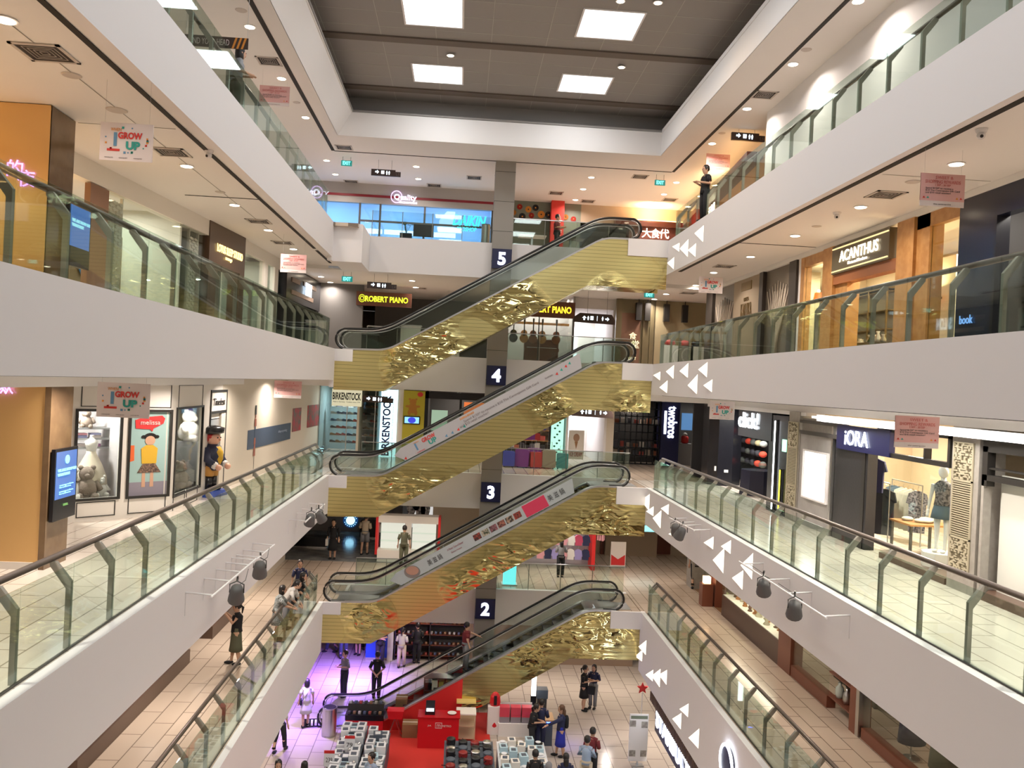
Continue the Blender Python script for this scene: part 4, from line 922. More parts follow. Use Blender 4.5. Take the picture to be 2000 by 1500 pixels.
# white shop beyond the pillar
wo = thing('white_shop_front', 'shop front with dark rounded frame and blank white window right of the carved pillar', 'shop front', (9.3, 13, 8.6))
ua = fR3.px(1922, 950)[0]
fchild(fR3, wo, 'plinth', lambda g: fR3.box(g, ua, ua + 4, 0, .16, -.4, .02, mat('brown_plinth')))
fchild(fR3, wo, 'white_blind', lambda g: fR3.box(g, ua + .1, ua + 4, .16, 2.2, -.3, -.25, mat('white_blind', (.72, .74, .68), .8)))
fchild(fR3, wo, 'frame', lambda g: (fR3.box(g, ua, ua + 4, 2.6, 2.85, -.1, .05, BLACKFR), fR3.box(g, ua, ua + .14, 2.0, 2.7, -.1, .05, BLACKFR), fR3.box(g, ua, ua + 4, 2.1, 2.2, -.1, .05, BLACKFR), fR3.box(g, ua, ua + .07, .1, 2.1, -.1, .05, STN), fR3.box(g, ua + .14, ua + 4, 2.3, 2.33, -.1, .02, BLACKFR)))
arealight(wo, (.05 - 0.0, -1.5, 2.5), .3, 40, (.95, 1, .92), sizey=2)
# cove lights in front of these shops
cv = thing('cove_light', 'bright white cove light along the level 3 ceiling above the clothes shop', 'ceiling light', (8.9, 17, 11.55))
g = MB(); g.box(-.06, .06, -7, 3.6, -.05, 0, em('cove_white', (1, .97, .92), 7)); g.obj('light_strip', cv); arealight(cv, (0, -1.7, -.08), .12, 150, (1, .96, .9), sizey=10)
g = MB(); g.box(.06, .12, -7, 3.6, -.12, .04, WHITE); g.obj('cove_lip', cv)
# neon tubes
for x, y0, y1, c_, lb, nm in ((1519, 822, 1000, (.95, .97, 1), 'tall white neon tube beside the dark accessory shop', 'white'), (1528, 918, 1000, (.9, .85, .05), 'yellow neon tube right of the tall white one', 'yellow')):
    u, zt = fR3.px(x, y0); u2, zb2 = fR3.px(x, y1); o = thing('neon_tube', lb, 'lamp', fR3.pt(u, .1, .06))
    g = MB(); g.box(-.02, .02, -.03, .03, 0, zt - .1, em('neon_' + nm, c_, 6 if nm == 'white' else 2.2)); g.obj('tube', o); g = MB(); g.box(.0, .04, -.045, .045, -.03, zt - .07, BLACKFR); g.obj('back_channel', o)
# dark glass pier and accessory shop
ao = thing('accessory_shop_front', 'black accessory shop front with white letters on the right of level 3', 'shop front', (9.4, 27, 8.6))
RL3('dark_glass_panel', ao, 1500, 900, 1537, 900, -.15, 0, BLACK, (0, 2.85))
RL3('header', ao, 1440, 900, 1505, 900, -.12, .02, BLACK, (2.05, 2.9))
RL3('green_lamp', ao, 1530, 858, 1536, 883, 0, .03, em('green_white', (.4, 1, .6), 2.5))
fchild(fR3, ao, 'ivory_ceiling_board', lambda g: fR3.box(g, 3.0, 12, 2.9, 3.0, -.5, .02, WHITE))
fd = Face((9.38, 31.8), (9.40, 30.5), 8.6); fd2 = Face((9.40, 30.5), (10.6, 31.6), 8.6); fd3 = Face((8.9, 30.45), (10.5, 30.45), 8.6)
o = thing('black_pillar', 'black corner pillar with two small plates at the accessory shop, level 3', 'pillar', (9.9, 31.1, 8.6))
g = MB(); g.prism([(-.55, -.2), (-.3, -.62), (.25, -.62), (.7, -.2), (.7, .6), (-.55, .6)], XY, 0, 3.0, BLACK); g.obj('pillar_shaft', o)
g = MB(); g.box(-.42, -.36, -.66, -.62, .55, .72, PINKW); g.box(-.05, .10, -.65, -.62, .5, .6, PINKW); g.obj('socket_plate', o)
u0 = fR3.px(1436, 900)[0]; u1 = fR3.px(1500, 900)[0]
room(fR3, u0 - 5.5, u1 + .05, 2.6, mat('near_black_wall', (.035, .035, .04), .5), 260, (1, .97, .9), nl=1)
o = thing('shop_sign', 'glowing white word and exclamation mark over the accessory shop', 'sign', fR3.pt(u0 + .8, 2.3, .05))
fR3.text('click!', (u0 * .6 + u1 * .4), 2.34, .5, em('white_glow_sign', (.9, .95, 1), 6), o, w=(u1 - u0) * .62, d=.04, bold=.02)
hk = mat('hook_board', (.03, .03, .03), .6)
caps = [mat('cap_%d' % i, c, .8) for i, c in enumerate(((.42, .38, .22), (.35, .38, .36), (.25, .30, .33), (.03, .03, .04), (.65, .06, .03), (.10, .11, .10)))]
c0 = None
for k in range(4):
    for j in range(6):
        g = MB(); m_ = caps[(j + k * 2) % 6] if k < 2 else caps[(3, 4, 5, 3, 5, 3)[(j + k) % 6]]; g.ball((0, 0, 0), .15, m_, 10, sz=.8); g.prism([(-.12, 0), (.12, 0), (.09, .16), (-.09, .16)], XY, -.06, -.04, m_)
        q = g.obj('cap' if k < 2 else 'small_bag', smooth=True); yy_ = P(1443 + j * 9.5, 880, x=11.2).y; q.location = (11.2, yy_, 8.6 + 2.0 - k * .38)
        tag(q, 'coloured cap on the wall of the accessory shop' if k < 2 else 'small bag on the wall of the accessory shop', 'cap' if k < 2 else 'bag', 'caps on the accessory wall' if k < 2 else 'bags on the accessory wall')
pc_ = P(1478, 965, z=8.6); co = thing('display_counter', 'dark octagonal display counter with glass top and white lettering outside the accessory shop', 'counter', (10.3, P(1478, 965, x=10.3).y, 8.6))
g = MB(); g.lathe([(.62, 0), (.58, .85)], (0, 0, 0), mat('navy_counter', (.012, .012, .03), .3), 8); g.obj('counter_body', co); g = MB(); g.lathe([(.60, .85), (.60, 1.05)], (0, 0, 0), SHOPGL, 8); g.obj('glass_top', co)
text('SQUARE', (-.66, 0, .5), (0, -1, 0), (0, 0, 1), .18, em('white_glow_sign', (.9, .95, 1), 6), co, w=.5)
# ---- far right of level 3 : black lattice shop, pillar with vertical letters, dark shop
fz = Face((6.2, 38.0), (15, 38.0), 8.6)
x0, x1 = fz.px(1196, 880)[0], fz.px(1286, 880)[0]
lo = thing('black_grid_shop_front', 'black square-grid screen shop front at the far right of level 3', 'shop front', fz.pt((x0 + x1) / 2, 0))
def grid(g):
    n = 8
    for i in range(n + 1): u = x0 + (x1 - x0) * i / n; fz.box(g, u - .025, u + .025, 0, 2.95, 0, .06, BLACK)
    for j in range(9): fz.box(g, x0, x1, j * .36, j * .36 + .05, 0, .06, BLACK)
fchild(fz, lo, 'grid_screen', grid)
fchild(fz, lo, 'back_panel', lambda g: fz.box(g, x0, x1, 0, 3, -1.3, -1.2, DARK))
arealight(lo, (0, .6, 2.7), .3, 18, (1, .9, .8), sizey=.5)
PK = [mat('pack_%d' % i, c, .6) for i, c in enumerate(((.6, .5, .4), (.35, .12, .06), (.7, .66, .6), (.12, .12, .14), (.5, .1, .08)))]
for k in range(24):
    g = MB(); g.box(-.1, .1, -.06, .06, 0, random.uniform(.15, .26), PK[k % 5]); q = g.obj('packaged_good'); q.location = fz.pt(x0 + .2 + (k % 8) * .3, .36 * (k // 8) * 1 + .41 + (k // 16) * .36 * 2, -.3) ; tag(q, 'small packaged good behind the black grid screen', 'box', 'packaged goods behind the grid screen')
fchild(fz, lo, 'shelf', lambda g: [fz.box(g, x0, x1, z, z + .02, -.5, -.1, DMETAL) for z in (.39, .75, 1.83)])
fz.text('mo', x0 + (x1 - x0) * .28, 2.45, .3, mat('pale_letters', (.7, .7, .7), .5), lo, d=.07); fz.text('THE FACE SHOP', x0 + (x1 - x0) * .32, 2.28, .12, mat('pale_letters'), lo, w=.9, d=.07)
y0, y1 = fz.px(1287, 880)[0], fz.px(1322, 880)[0]
o = thing('pillar_sign', 'dark navy pillar with white vertical letters at the far right of level 3', 'sign', fz.pt((y0 + y1) / 2, 0, .0))
fchild(fz, o, 'pillar_face', lambda g: fz.box(g, y0, y1, 0, 2.9, -.6, .25, NAVY))
text('twobros', fz.pt(y0 + (y1 - y0) * .35, 2.72, .27), (0, 0, -1), fz.r, .42, em('white_glow_sign', (.9, .95, 1), 6), o, w=1.45, align='L', bold=.02)
fchild(fz, o, 'white_bar', lambda g: fz.box(g, y0 + .12, y0 + .22, 1.45, 2.5, .25, .28, em('white_glow_sign', (.9, .95, 1), 6)))
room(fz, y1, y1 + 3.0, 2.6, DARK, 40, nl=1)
ro = thing('tea_shop_shelving', 'shelving with framed pictures inside the dark shop right of the navy pillar', 'shelf', fz.pt(y1 + 1, 0, -1))
fchild(fz, ro, 'cabinet', lambda g: fz.box(g, y1 + .2, y1 + .9, 0, 1.0, -1.0, -.5, SHELF)); fchild(fz, ro, 'cabinet', lambda g: fz.box(g, y1 + 1.6, y1 + 2.6, 0, .9, -1.0, -.5, BLACK))
fchild(fz, ro, 'picture_frame', lambda g: (fz.frame(g, y1 + 1.4, y1 + 2.1, 2.1, 2.6, .04, -1.0, -.95, CREAMW), fz.frame(g, y1 + 1.45, y1 + 2.1, 1.5, 2.0, .04, -1.0, -.95, CREAMW), fz.box(g, y1 + .5, y1 + 1.0, 1.6, 2.4, -1.3, -1.2, em('blue_picture', (.1, .25, .5), 1))))
g = MB(); g.lathe([(.1, 0), (.17, .05), (.17, .3), (.1, .36)], (0, 0, 0), RED, 14); g.lathe([(.12, .36), (.1, .46), (.02, .5)], (0, 0, 0), FURW, 12); q = g.obj('red_jar', smooth=True); q.location = fz.pt(y1 + .55, 1.0, -.75); tag(q, 'red jar with a white top on the dark shop counter', 'jar')
o = thing('round_shop_sign', 'round glowing pale sign above the dark shop, level 3', 'sign', fz.pt(*fz.px(1365, 797), .1)); g = MB(); g.lathe([(.20, 0), (.20, .05)], (0, 0, 0), em('pale_cyan_lamp', (.6, .95, 1), 3), 20, T=Matrix.Rotation(math.pi / 2, 3, 'X')); g.obj('lit_disc', o); g = MB(); g.lathe([(.22, -.05), (.22, 0.0)], (0, 0, 0), BLACK, 20, T=Matrix.Rotation(math.pi / 2, 3, 'X')); g.obj('sign_rim', o); g = MB(); g.box(-.01, .01, 0, .02, .2, 11.62 - o.location.z, STEEL); g.obj('hanging_rod', o)
# corridor on level 3 and its walls, stalls between pier and corridor
def corridor(n, xa, xb, yy, glow):
    F = FL[n]; fc = Face((XL, yy), (14, yy), F); u0, u1 = fc.px(xa, P(1160, 0, y=yy).z * 0 + (880 if n == 3 else 660))[0], fc.px(xb, 880 if n == 3 else 660)[0]
    b = MB(); fc.box(b, u0 - .1, u0, 0, 3.0, -5, 0, WHITE); fc.box(b, u1, u1 + .1, 0, 3.0, -5, 0, WHITE); fc.box(b, u0, u1, 0, 3.0, -5.1, -5, CREAMW); fc.box(b, u0, u1, 2.55, 3.0, -5, 0, WHITE)
    struct(b, 'wall_corridor')
    o = thing('corridor_window', 'bright white window at the end of the level %d corridor' % n, 'window', fc.pt((u0 + u1) / 2, 0, -4.9)); fchild(fc, o, 'lit_pane', lambda g: fc.box(g, u0 + .05, u0 + (u1 - u0) * .5, .9 if n == 3 else .1, 2.1, -4.95, -4.9, em('daylight_pane', (.85, .9, 1), glow)))
    arealight(o, (0, -1.5, 2.45), .5, 60, (1, .97, 1), sizey=3); return fc, u0, u1
fc3, q0, q1 = corridor(3, 1108, 1178, 36.6, 3.5)
po = thing('ice_cream_poster', 'beige poster of an ice cream cone in the level 3 corridor', 'poster', fc3.pt(q0 + .9, .3, -1))
fchild(fc3, po, 'poster_sheet', lambda g: fc3.box(g, q0 + .15, q0 + .85, .15, 1.45, -.9, -.86, CREAM))
fchild(fc3, po, 'printed_cone', lambda g: (g.prism([(q0 + .5, .6), (q0 + .58, .95), (q0 + .42, .95)], lambda U, V, Wd: tuple(fc3.pt(U, V, Wd)), -.86, -.855, mat('cone_brown', (.3, .15, .06))), disc(fc3, g, q0 + .5, 1.12, .14, .18, -.86, mat('mocha', (.35, .2, .12)))))
fc3.text('ICE CREAM', q0 + .5, .28, .2, mat('dark_red_print', (.3, .03, .03)), po, w=.55, d=-.85)
hb = MB(); fc3.box(hb, q1 + .1, fc3.px(1197, 880)[0], 0, 3.0, -.3, 0, BEIGE); struct(hb, 'wall_pier')
fc4, p0, p1 = corridor(4, 1118, 1196, 36.6, 3.0)
# green panel and stuffed stall on level 3, right of the pier
gpn = thing('green_lit_panel', 'pale green lit panel with dark leaf print beside the level 3 corridor', 'lightbox', fc3.pt(q0 - .4, 0)); fchild(fc3, gpn, 'lit_face', lambda g: fc3.box(g, q0 - .75, q0 - .2, .1, 2.5, -.1, 0, em('pale_green_lit', (.45, .9, .7), 1.4)))
fchild(fc3, gpn, 'leaf_print', lambda g: [disc(fc3, g, q0 - .48 + .12 * math.sin(k * 2.1), .5 + k * .13, .05, .04, .002, mat('leaf_dark', (.02, .12, .08))) for k in range(12)])
LUG = [mat('luggage_%d' % i, c, .5) for i, c in enumerate(((.05, .06, .4), (.2, .03, .25), (.4, .03, .03), (.25, .2, .15), (.05, .2, .2), (.03, .03, .03)))]
def suitcase(m, label, pos, rz, s=1.0, group=None):
    o = thing('suitcase', label, 'suitcase', pos, rz, group)
    g = MB(); g.prism([(-.22 * s, .05), (.22 * s, .05), (.24 * s, .09), (.24 * s, .62 * s), (.2 * s, .66 * s), (-.2 * s, .66 * s), (-.24 * s, .62 * s), (-.24 * s, .09)], XZ, -.12, .12, m); g.obj('shell', o)
    g = MB(); g.tube([(-.1, .05, .64 * s), (-.1, .05, .95 * s), (.1, .05, .95 * s), (.1, .05, .64 * s)], .01, STEEL, 5); g.obj('pull_handle', o)
    for sx in (-.18, .18): g = MB(); g.ball((sx, 0, .03), .03, RUBBER, 6); g.obj('wheel', o)
    return o
for k in range(9): suitcase(LUG[k % 6], ('blue', 'purple', 'red', 'brown', 'teal', 'black')[k % 6] + ' suitcase on the far floor of level 3, stand row %s' % ('front' if k < 5 else 'back'), (2.1 + (k % 5) * .55, 34.2 + (k // 5) * .8, 8.6), random.uniform(-.3, .3), 1.0 + .15 * (k % 2), 'suitcases on the far floor of level 3')
room(fc3, 6.0, q0 - .8, .6, mat('stock_wall', (.16, .13, .11), .6, noise=(5, (.4, .3, .2))), 40, nl=2, side=False)
ss = thing('goods_shelving', 'tall shelving crowded with boxes behind the level 3 suitcases', 'shelf', fc3.pt(7, 0, -.1))
fchild(fc3, ss, 'shelf', lambda g: [fc3.box(g, 6.0, q0 - .85, z, z + .03, -.5, .05, WOOD) for z in (.05, .5, .95, 1.4, 1.85)])
for k in range(36):
    g = MB(); g.box(-.11, .11, -.12, .12, 0, random.uniform(.2, .36), (PK + LUG)[random.randrange(11)]); q = g.obj('goods_box'); q.location = fc3.pt(6.2 + (k % 9) * (q0 - 7.3) / 8, (.08, .53, .98, 1.43)[k // 9], -.2); tag(q, 'coloured box on the shelving behind the level 3 suitcases', 'box', 'boxes on the level 3 shelving')
hb = MB(); fc3.box(hb, -.1, 0, 0, 3, -3, 0, BEIGE); struct(hb, 'wall_pier')
# ---- right, level 4
fR4 = Face((9.45, 36), (9.45, 2), 12.9)
def R4(name, root, x0, x1, d0, d1, m, z0=0, z1=3.0, y=580): 
    u0, u1 = fR4.px(x0, y)[0], fR4.px(x1, y)[0]; return fchild(fR4, root, name, lambda g: fR4.box(g, u0, u1, z0, z1, d0, d1, m))
FEL = mat('felt_beige', (.34, .27, .19), .7); BRONZE = mat('bronze_plate', (.20, .13, .05), .4, .6); TREEM = mat('pale_branch', (.40, .34, .27), .7); DBR = mat('dark_brown_post', (.035, .028, .024), .4); DPAN = mat('dark_taupe_panel', (.13, .105, .08), .4)
ko = thing('boutique_front', 'dark boutique front with two pale tree reliefs and a beige name panel', 'shop front', (9.45, 28, 12.9))
for x0, x1 in ((1384, 1396), (1487, 1494), (1545, 1559)): R4('dark_post', ko, x0, x1, -.2, .12, DBR, y=620)
R4('tree_panel', ko, 1396, 1437, -.1, 0, DPAN); R4('tree_panel', ko, 1494, 1546, -.1, 0, DPAN)
R4('name_panel', ko, 1436, 1487, -.1, .05, FEL)
def tree(x0, x1, nm):
    u0, u1 = fR4.px(x0, 600)[0], fR4.px(x1, 600)[0]; c = (u0 + u1) / 2; w_ = (u1 - u0) / 2
    def fill(g):
        random.seed(int(x0))
        for k in range(9):
            t = (k - 4) / 4.0; pts = [fR4.pt(c, 0, .02), fR4.pt(c + .05 * t, .7, .02), fR4.pt(c + w_ * .45 * t, 1.5, .02), fR4.pt(c + w_ * .85 * t, 2.6 - .25 * abs(t), .02)]
            g.tube(pts, [.09, .06, .04, .015], TREEM, 6)
            g.tube([pts[2], fR4.pt(c + w_ * (.45 * t + .18), 2.3, .02)], [.03, .012], TREEM, 5)
    fchild(fR4, ko, 'tree_relief', fill, True)
tree(1397, 1436, 'a'); tree(1495, 1545, 'b'); random.seed(11)
u, z = fR4.px(1461, 600); zt = fR4.px(1463, 605)[1]
fR4.text('DEZA', u, fR4.px(1462, 588)[1], .13, BRONZE, ko, w=.5, d=.06); fR4.text('KARTIKA', u, fR4.px(1462, 618)[1], fR4.px(1462, 592)[1] - fR4.px(1462, 618)[1], BRONZE, ko, w=1.05, d=.06)
q = pxrect(fR4, 1452, 555, 1471, 566); fchild(fR4, ko, 'bronze_plate', lambda g: fR4.box(g, q[0], q[1], fR4.px(1461, 567)[1], fR4.px(1461, 551)[1], .05, .07, BRONZE))
hb = MB(); u0, u1 = fR4.px(1559, 600)[0], fR4.px(1567, 600)[0]; fR4.box(hb, u0, u1, 0, 3, -.2, .05, WHITE); struct(hb, 'wall_pier')
wo = thing('oak_shop_front', 'oak framed shop front with orange lamps and a dark name board on level 4', 'shop front', (9.45, 19.5, 12.9))
R4('oak_post', wo, 1566, 1573, -.15, .06, WOOD); R4('oak_post', wo, 1613, 1633, -.2, .12, WOOD); R4('oak_post', wo, 1633, 1655, -.3, .02, WOOD); R4('oak_post', wo, 1757, 1790, -.2, .12, WOOD); R4('oak_post', wo, 1790, 1815, -.25, .05, WOOD)
R4('oak_header', wo, 1566, 1616, -.1, .05, WOOD, 2.72, 3.0); R4('oak_header', wo, 1786, 1878, -.1, .05, WOOD, 2.72, 3.0); R4('oak_header', wo, 1633, 1758, -.15, .10, mat('red_oak', (.30, .11, .04), .4), 2.0, 2.25)
R4('window_pane', wo, 1573, 1613, -.02, 0, SHOPGL, .1, 2.72); R4('window_pane', wo, 1815, 1877, -.02, 0, SHOPGL, .1, 2.72)
o = thing('shop_sign', 'dark olive name board with glowing letters between brass lines, level 4', 'sign', fR4.pt(*fR4.px(1695, 490)))
u0, u1 = fR4.px(1637, 540)[0], fR4.px(1752, 480)[0]; fchild(fR4, o, 'sign_board', lambda g: fR4.box(g, u0, u1, 2.25, 2.95, 0, .18, mat('olive_board', (.09, .075, .045), .4)))
fchild(fR4, o, 'brass_line', lambda g: (fR4.box(g, u0 + .03, u1 - .03, 2.86, 2.89, .18, .2, em('brass_glow', (1, .75, .35), 1.5)), fR4.box(g, u0 + .03, u1 - .03, 2.29, 2.32, .18, .2, em('brass_glow', (1, .75, .35), 1.5))))
fR4.text('ACANTHUS', (u0 + u1) / 2 + .02, 2.50, .27, em('warm_white_letters', (1, .85, .6), 5), o, w=(u1 - u0) * .68, d=.2, bold=.008); fR4.text('Home and Furniture', (u0 + u1) / 2, 2.39, .07, em('warm_white_letters', (1, .85, .6), 5), o, w=(u1 - u0) * .34, d=.2)
u0, u1 = fR4.px(1568, 600)[0], fR4.px(1877, 560)[0]
room(fR4, u0 - 2.5, u1, 3.0, mat('warm_cream_interior', (.66, .56, .38), .6), 150, (1, .84, .6), nl=4)
ORG = em('orange_shade', (1, .16, .01), 2.2); WML = em('warm_wall_glow', (1, .8, .4), 7)
for x, lb in ((1601, 'orange shaded wall lamp in the left window of the oak shop'), (1820, 'orange shaded wall lamp in the right window of the oak shop')):
    p = P(x - 2, 572, x=10.3); o = thing('wall_lamp', lb, 'lamp', p)
    g = MB(); g.lathe([(.15, -.22), (.11, 0)], (0, 0, 0), ORG, 16); g.obj('lamp_shade', o); g = MB(); g.tube([(0, 0, -.3), (0, 0, .02)], .012, BRONZE, 6); g.box(-.02, .25, -.02, .02, -.12, -.08, BRONZE); g.obj('lamp_arm', o); g = MB(); g.ball((0, 0, .05), .05, WML, 8); g.obj('bulb', o); arealight(o, (0, 0, .15), .1, 14, (1, .75, .35), rot=(math.pi, 0, 0))
    b = MB(); b.box(.25, .3, -.5, .5, -2.05, .8, CREAMW); b.obj('lamp_backboard', o)
cab = thing('glass_cabinet', 'tall brass framed glass cabinet inside the oak shop doorway', 'cabinet', Vector((11.2, P(1690, 600, x=11.2).y, 12.9))); L_ = 1.5
for z in (.5, 1.0, 1.5, 2.0): g = MB(); g.box(-.15, .15, -L_, L_, z, z + .02, BRONZE); g.obj('shelf', cab)
g = MB(); [g.box(-.17, -.13, y, y + .04, 0, 2.1, BRONZE) for y in (-L_, -.5, .5, L_)]; g.box(-.17, .17, -L_, L_, 2.08, 2.14, BRONZE); g.obj('brass_frame', cab)
g = MB(); g.box(.15, .2, -L_, L_, 0, 2.1, mat('grey_glazing')); g.obj('back_panel', cab)
tb = thing('side_table', 'dark low table with ornaments in the oak shop doorway', 'table', Vector((10.3, P(1700, 630, x=10.3).y, 12.9))); g = MB(); g.box(-.3, .3, -.8, .8, .5, .55, DBR); g.obj('table_top', tb)
for a in (-.25, .22):
    for b in (-.75, .72): g = MB(); g.box(a, a + .04, b, b + .04, 0, .5, DBR); g.obj('leg', tb)
for k in range(7):
    g = MB(); h_ = random.uniform(.12, .3); g.lathe([(.05, 0), (.08, h_ * .3), (.03, h_ * .8), (.05, h_)], (0, 0, 0), [STEEL, PK[2], PK[0], BOT[0]][k % 4], 10); q = g.obj('ornament', smooth=True); q.location = tb.location + Vector((random.uniform(-.15, .15), -.65 + k * .21, .55)); tag(q, 'small vase or ornament on the low table of the oak shop', 'ornament', 'ornaments on the low table')
NAVYF = mat('navy_lacquer', (.010, .014, .035), .22)
no = thing('navy_shop_front', 'dark navy shop front with shelves of books at the right edge of level 4', 'shop front', (9.45, 13, 12.9))
u0, u1 = fR4.px(1878, 520)[0], fR4.px(1948, 520)[0]
fchild(fR4, no, 'navy_wall', lambda g: (fR4.box(g, u0, u1, 0, 3.0, -.15, .08, NAVYF), fR4.box(g, u1, u1 + 6, 2.5, 3.0, -.15, .08, NAVYF)))
fchild(fR4, no, 'door_frame', lambda g: fR4.box(g, u1, u1 + .08, 0, 2.5, -.15, .1, BLACK))
fR4.text('book', fR4.px(1897, 628)[0], .62, .16, em('blue_letters', (.2, .45, 1), 1.5), no, w=.4, d=.1)
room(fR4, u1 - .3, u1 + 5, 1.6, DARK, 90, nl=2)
bc = thing('bookcase', 'black bookcase crowded with books inside the navy shop', 'bookcase', Vector((10.3, P(1985, 600, x=10.3).y, 12.9))); g = MB(); [g.box(-.2, .2, -1.0, 1.0, z, z + .03, BLACK) for z in (.1, .55, 1.0, 1.45, 1.9)]; g.box(.18, .2, -1.0, 1.0, .1, 1.95, BLACK); g.obj('case', bc)
BK = [mat('book_%d' % i, c, .6) for i, c in enumerate(((.55, .08, .05), (.6, .55, .45), (.1, .3, .35), (.6, .3, .1), (.2, .2, .22)))]
for k in range(4):
    for j in range(14):
        g = MB(); hh = random.uniform(.22, .34); g.box(-.1, .1, 0, random.uniform(.05, .12), 0, hh, BK[random.randrange(5)]); q = g.obj('book'); q.location = bc.location + Vector((-.05, -.95 + j * .135, (.13, .58, 1.03, 1.48)[k])); tag(q, 'book or box on the shelves of the navy shop', 'book', 'books in the navy shop')
# ---- far level 4
f4k = Face((XL - 2, 36.0), (14, 36.0), 12.9)
hb = MB(); f4k.box(hb, 0, 2.0, 0, 3.0, -.2, 0, mat('grey_dark_wall', (.14, .135, .13), .6)); struct(hb, 'wall_far')
PBR = mat('red_brown_board', (.13, .045, .025), .4); YG = em('yellow_green_letters', (.75, .85, .03), 1.8); YO = em('yellow_orange_letters', (1, .72, .03), 2.2)
for x0, x1, y0, y1, t_, lb, mm in ((697, 804, 572, 597, 'ROBERT PIANO', 'red-brown board with yellow-green lit letters left of the pier, level 4', YG), (1010, 1122, 589, 618, 'ROBERT PIANO', 'red-brown board with orange-yellow lit letters right of the pier, level 4', YO)):
    u0, u1 = f4k.px(x0, (y0 + y1) / 2)[0], f4k.px(x1, (y0 + y1) / 2)[0]; z0 = f4k.px((x0 + x1) / 2, y1 + 2)[1]; z1 = f4k.px((x0 + x1) / 2, y0)[1]
    o = thing('shop_sign', lb, 'sign', f4k.pt((u0 + u1) / 2, z0, .1)); fchild(f4k, o, 'sign_board', lambda g: f4k.box(g, u0, u1, z0, z1, .0, .2, PBR))
    f4k.text(t_, (u0 + u1) / 2 + .12, z0 + (z1 - z0) * .28, (z1 - z0) * .42, mm, o, w=(u1 - u0) * .78, d=.21, bold=.03)
    def horn(g):
        for r in (.07, .13): g.tube([f4k.pt(u0 + .24 + r * math.cos(a * .52), z0 + (z1 - z0) * .5 + r * 1.2 * math.sin(a * .52), .22) for a in range(13)], .015, mm, 5)
    fchild(f4k, o, 'harp_emblem', horn)
pn = thing('music_shop_front', 'glazed music shop front behind the level 4 railing, right of the pier', 'shop front', f4k.pt(8.5, 0))
u0, u1 = f4k.px(988, 640)[0], f4k.px(1120, 640)[0]
fchild(f4k, pn, 'glass_pane', lambda g: f4k.box(g, u0, u1, 0, 2.3, -.03, -.01, SHOPGL)); fchild(f4k, pn, 'mullion', lambda g: [f4k.box(g, u, u + .04, 0, 2.3, -.05, .02, BLACKFR) for u in (u0, u0 + 1.4, u1 - .04)])
room(f4k, u0, u1, 1.6, mat('music_wall', (.40, .38, .36), .6), 70, (1, .95, .9), nl=2)
def guitar(pos, m, label):
    o = thing('guitar', label, 'guitar', pos, 0, 'guitars hanging in the music shop')
    g = MB(); g.prism([(.19 * math.cos(2 * math.pi * t / 20), -.62 + (.22 if math.sin(2 * math.pi * t / 20) < 0 else .16) * math.sin(2 * math.pi * t / 20)) for t in range(20)], XZ, -.04, .04, m); g.prism([(.14 * math.cos(2 * math.pi * t / 20), -.40 + .13 * math.sin(2 * math.pi * t / 20)) for t in range(20)], XZ, -.04, .04, m); g.obj('guitar_body', o)
    g = MB(); g.box(-.025, .025, -.05, -.02, -.5, .12, DBR); g.box(-.04, .04, -.04, -.01, .1, .25, DBR); g.obj('neck', o)
    g = MB(); g.lathe([(.05, 0), (.05, .01)], (0, -.05, -.48), BLACK, 12, T=Matrix.Rotation(math.pi / 2, 3, 'X')); g.obj('sound_hole', o); return o
GW_ = [mat('guitar_honey', (.45, .2, .05), .3), mat('guitar_sunburst', (.22, .06, .02), .3), mat('guitar_black', (.02, .02, .02), .3)]
for x, c_, lb in ((1005, 2, 'black guitar'), (1026, 0, 'honey guitar'), (1044, 1, 'sunburst guitar'), (1062, 0, 'honey guitar with red tint'), (1090, 1, 'dark red guitar')): guitar(f4k.pt(f4k.px(x, 640)[0], 1.75, -.6), GW_[c_], lb + ' hanging on the wall of the music shop')
fchild(f4k, pn, 'guitar_rack', lambda g: f4k.box(g, u0 + .1, u1 - .1, 1.75, 1.85, -.8, -.7, WOOD))
pi_ = thing('upright_piano', 'upright piano in reddish wood at the music shop window', 'piano', f4k.pt(f4k.px(1060, 680)[0], 0, -.75)); PW = mat('piano_wood', (.16, .05, .03), .25)
g = MB(); g.box(-.75, .75, -.1, .25, 0, 1.1, PW); g.box(-.75, .75, -.35, -.1, .58, .72, PW); g.obj('piano_case', pi_); g = MB(); g.box(-.65, .65, -.34, -.12, .72, .74, PINKW); [g.box(-.62 + k * .05, -.6 + k * .05, -.26, -.12, .74, .755, BLACK) for k in range(25)]; g.obj('keyboard', pi_)
for sx in (-.68, .64): g = MB(); g.box(sx, sx + .05, -.34, -.28, 0, .58, PW); g.obj('leg', pi_)
# grey dark hall, left of the pier on level 4
hb = MB(); f4k.box(hb, 2, u0 - .1, 0, 3.0, -5.1, -5.0, mat('grey_dark_wall')); f4k.box(hb, u0 - .15, u0 - .05, 0, 3, -5, 0, mat('grey_dark_wall')); struct(hb, 'wall_far')
for k, (x, zz, w_, m_) in enumerate(((795, 0, .9, CREAMW), (700, 0, 1.2, DARK), (880, 0, .8, PK[2]))):
    u = f4k.px(x, 660)[0]; o = thing('display_cabinet', ('pale', 'dark', 'sand coloured')[k] + ' cabinet in the dim hall of level 4 left of the pier', 'cabinet', f4k.pt(u, 0, -2.5)); g = MB(); g.box(-w_ / 2, w_ / 2, -.25, .25, 0, 1.5 if k == 0 else 1.0, m_); g.obj('cabinet_body', o); g = MB(); g.box(-w_ / 2 - .03, w_ / 2 + .03, -.28, .28, 1.5 if k == 0 else 1.0, 1.55 if k == 0 else 1.05, STEEL); g.obj('cabinet_top', o)
for x in (1301, 1278): pass
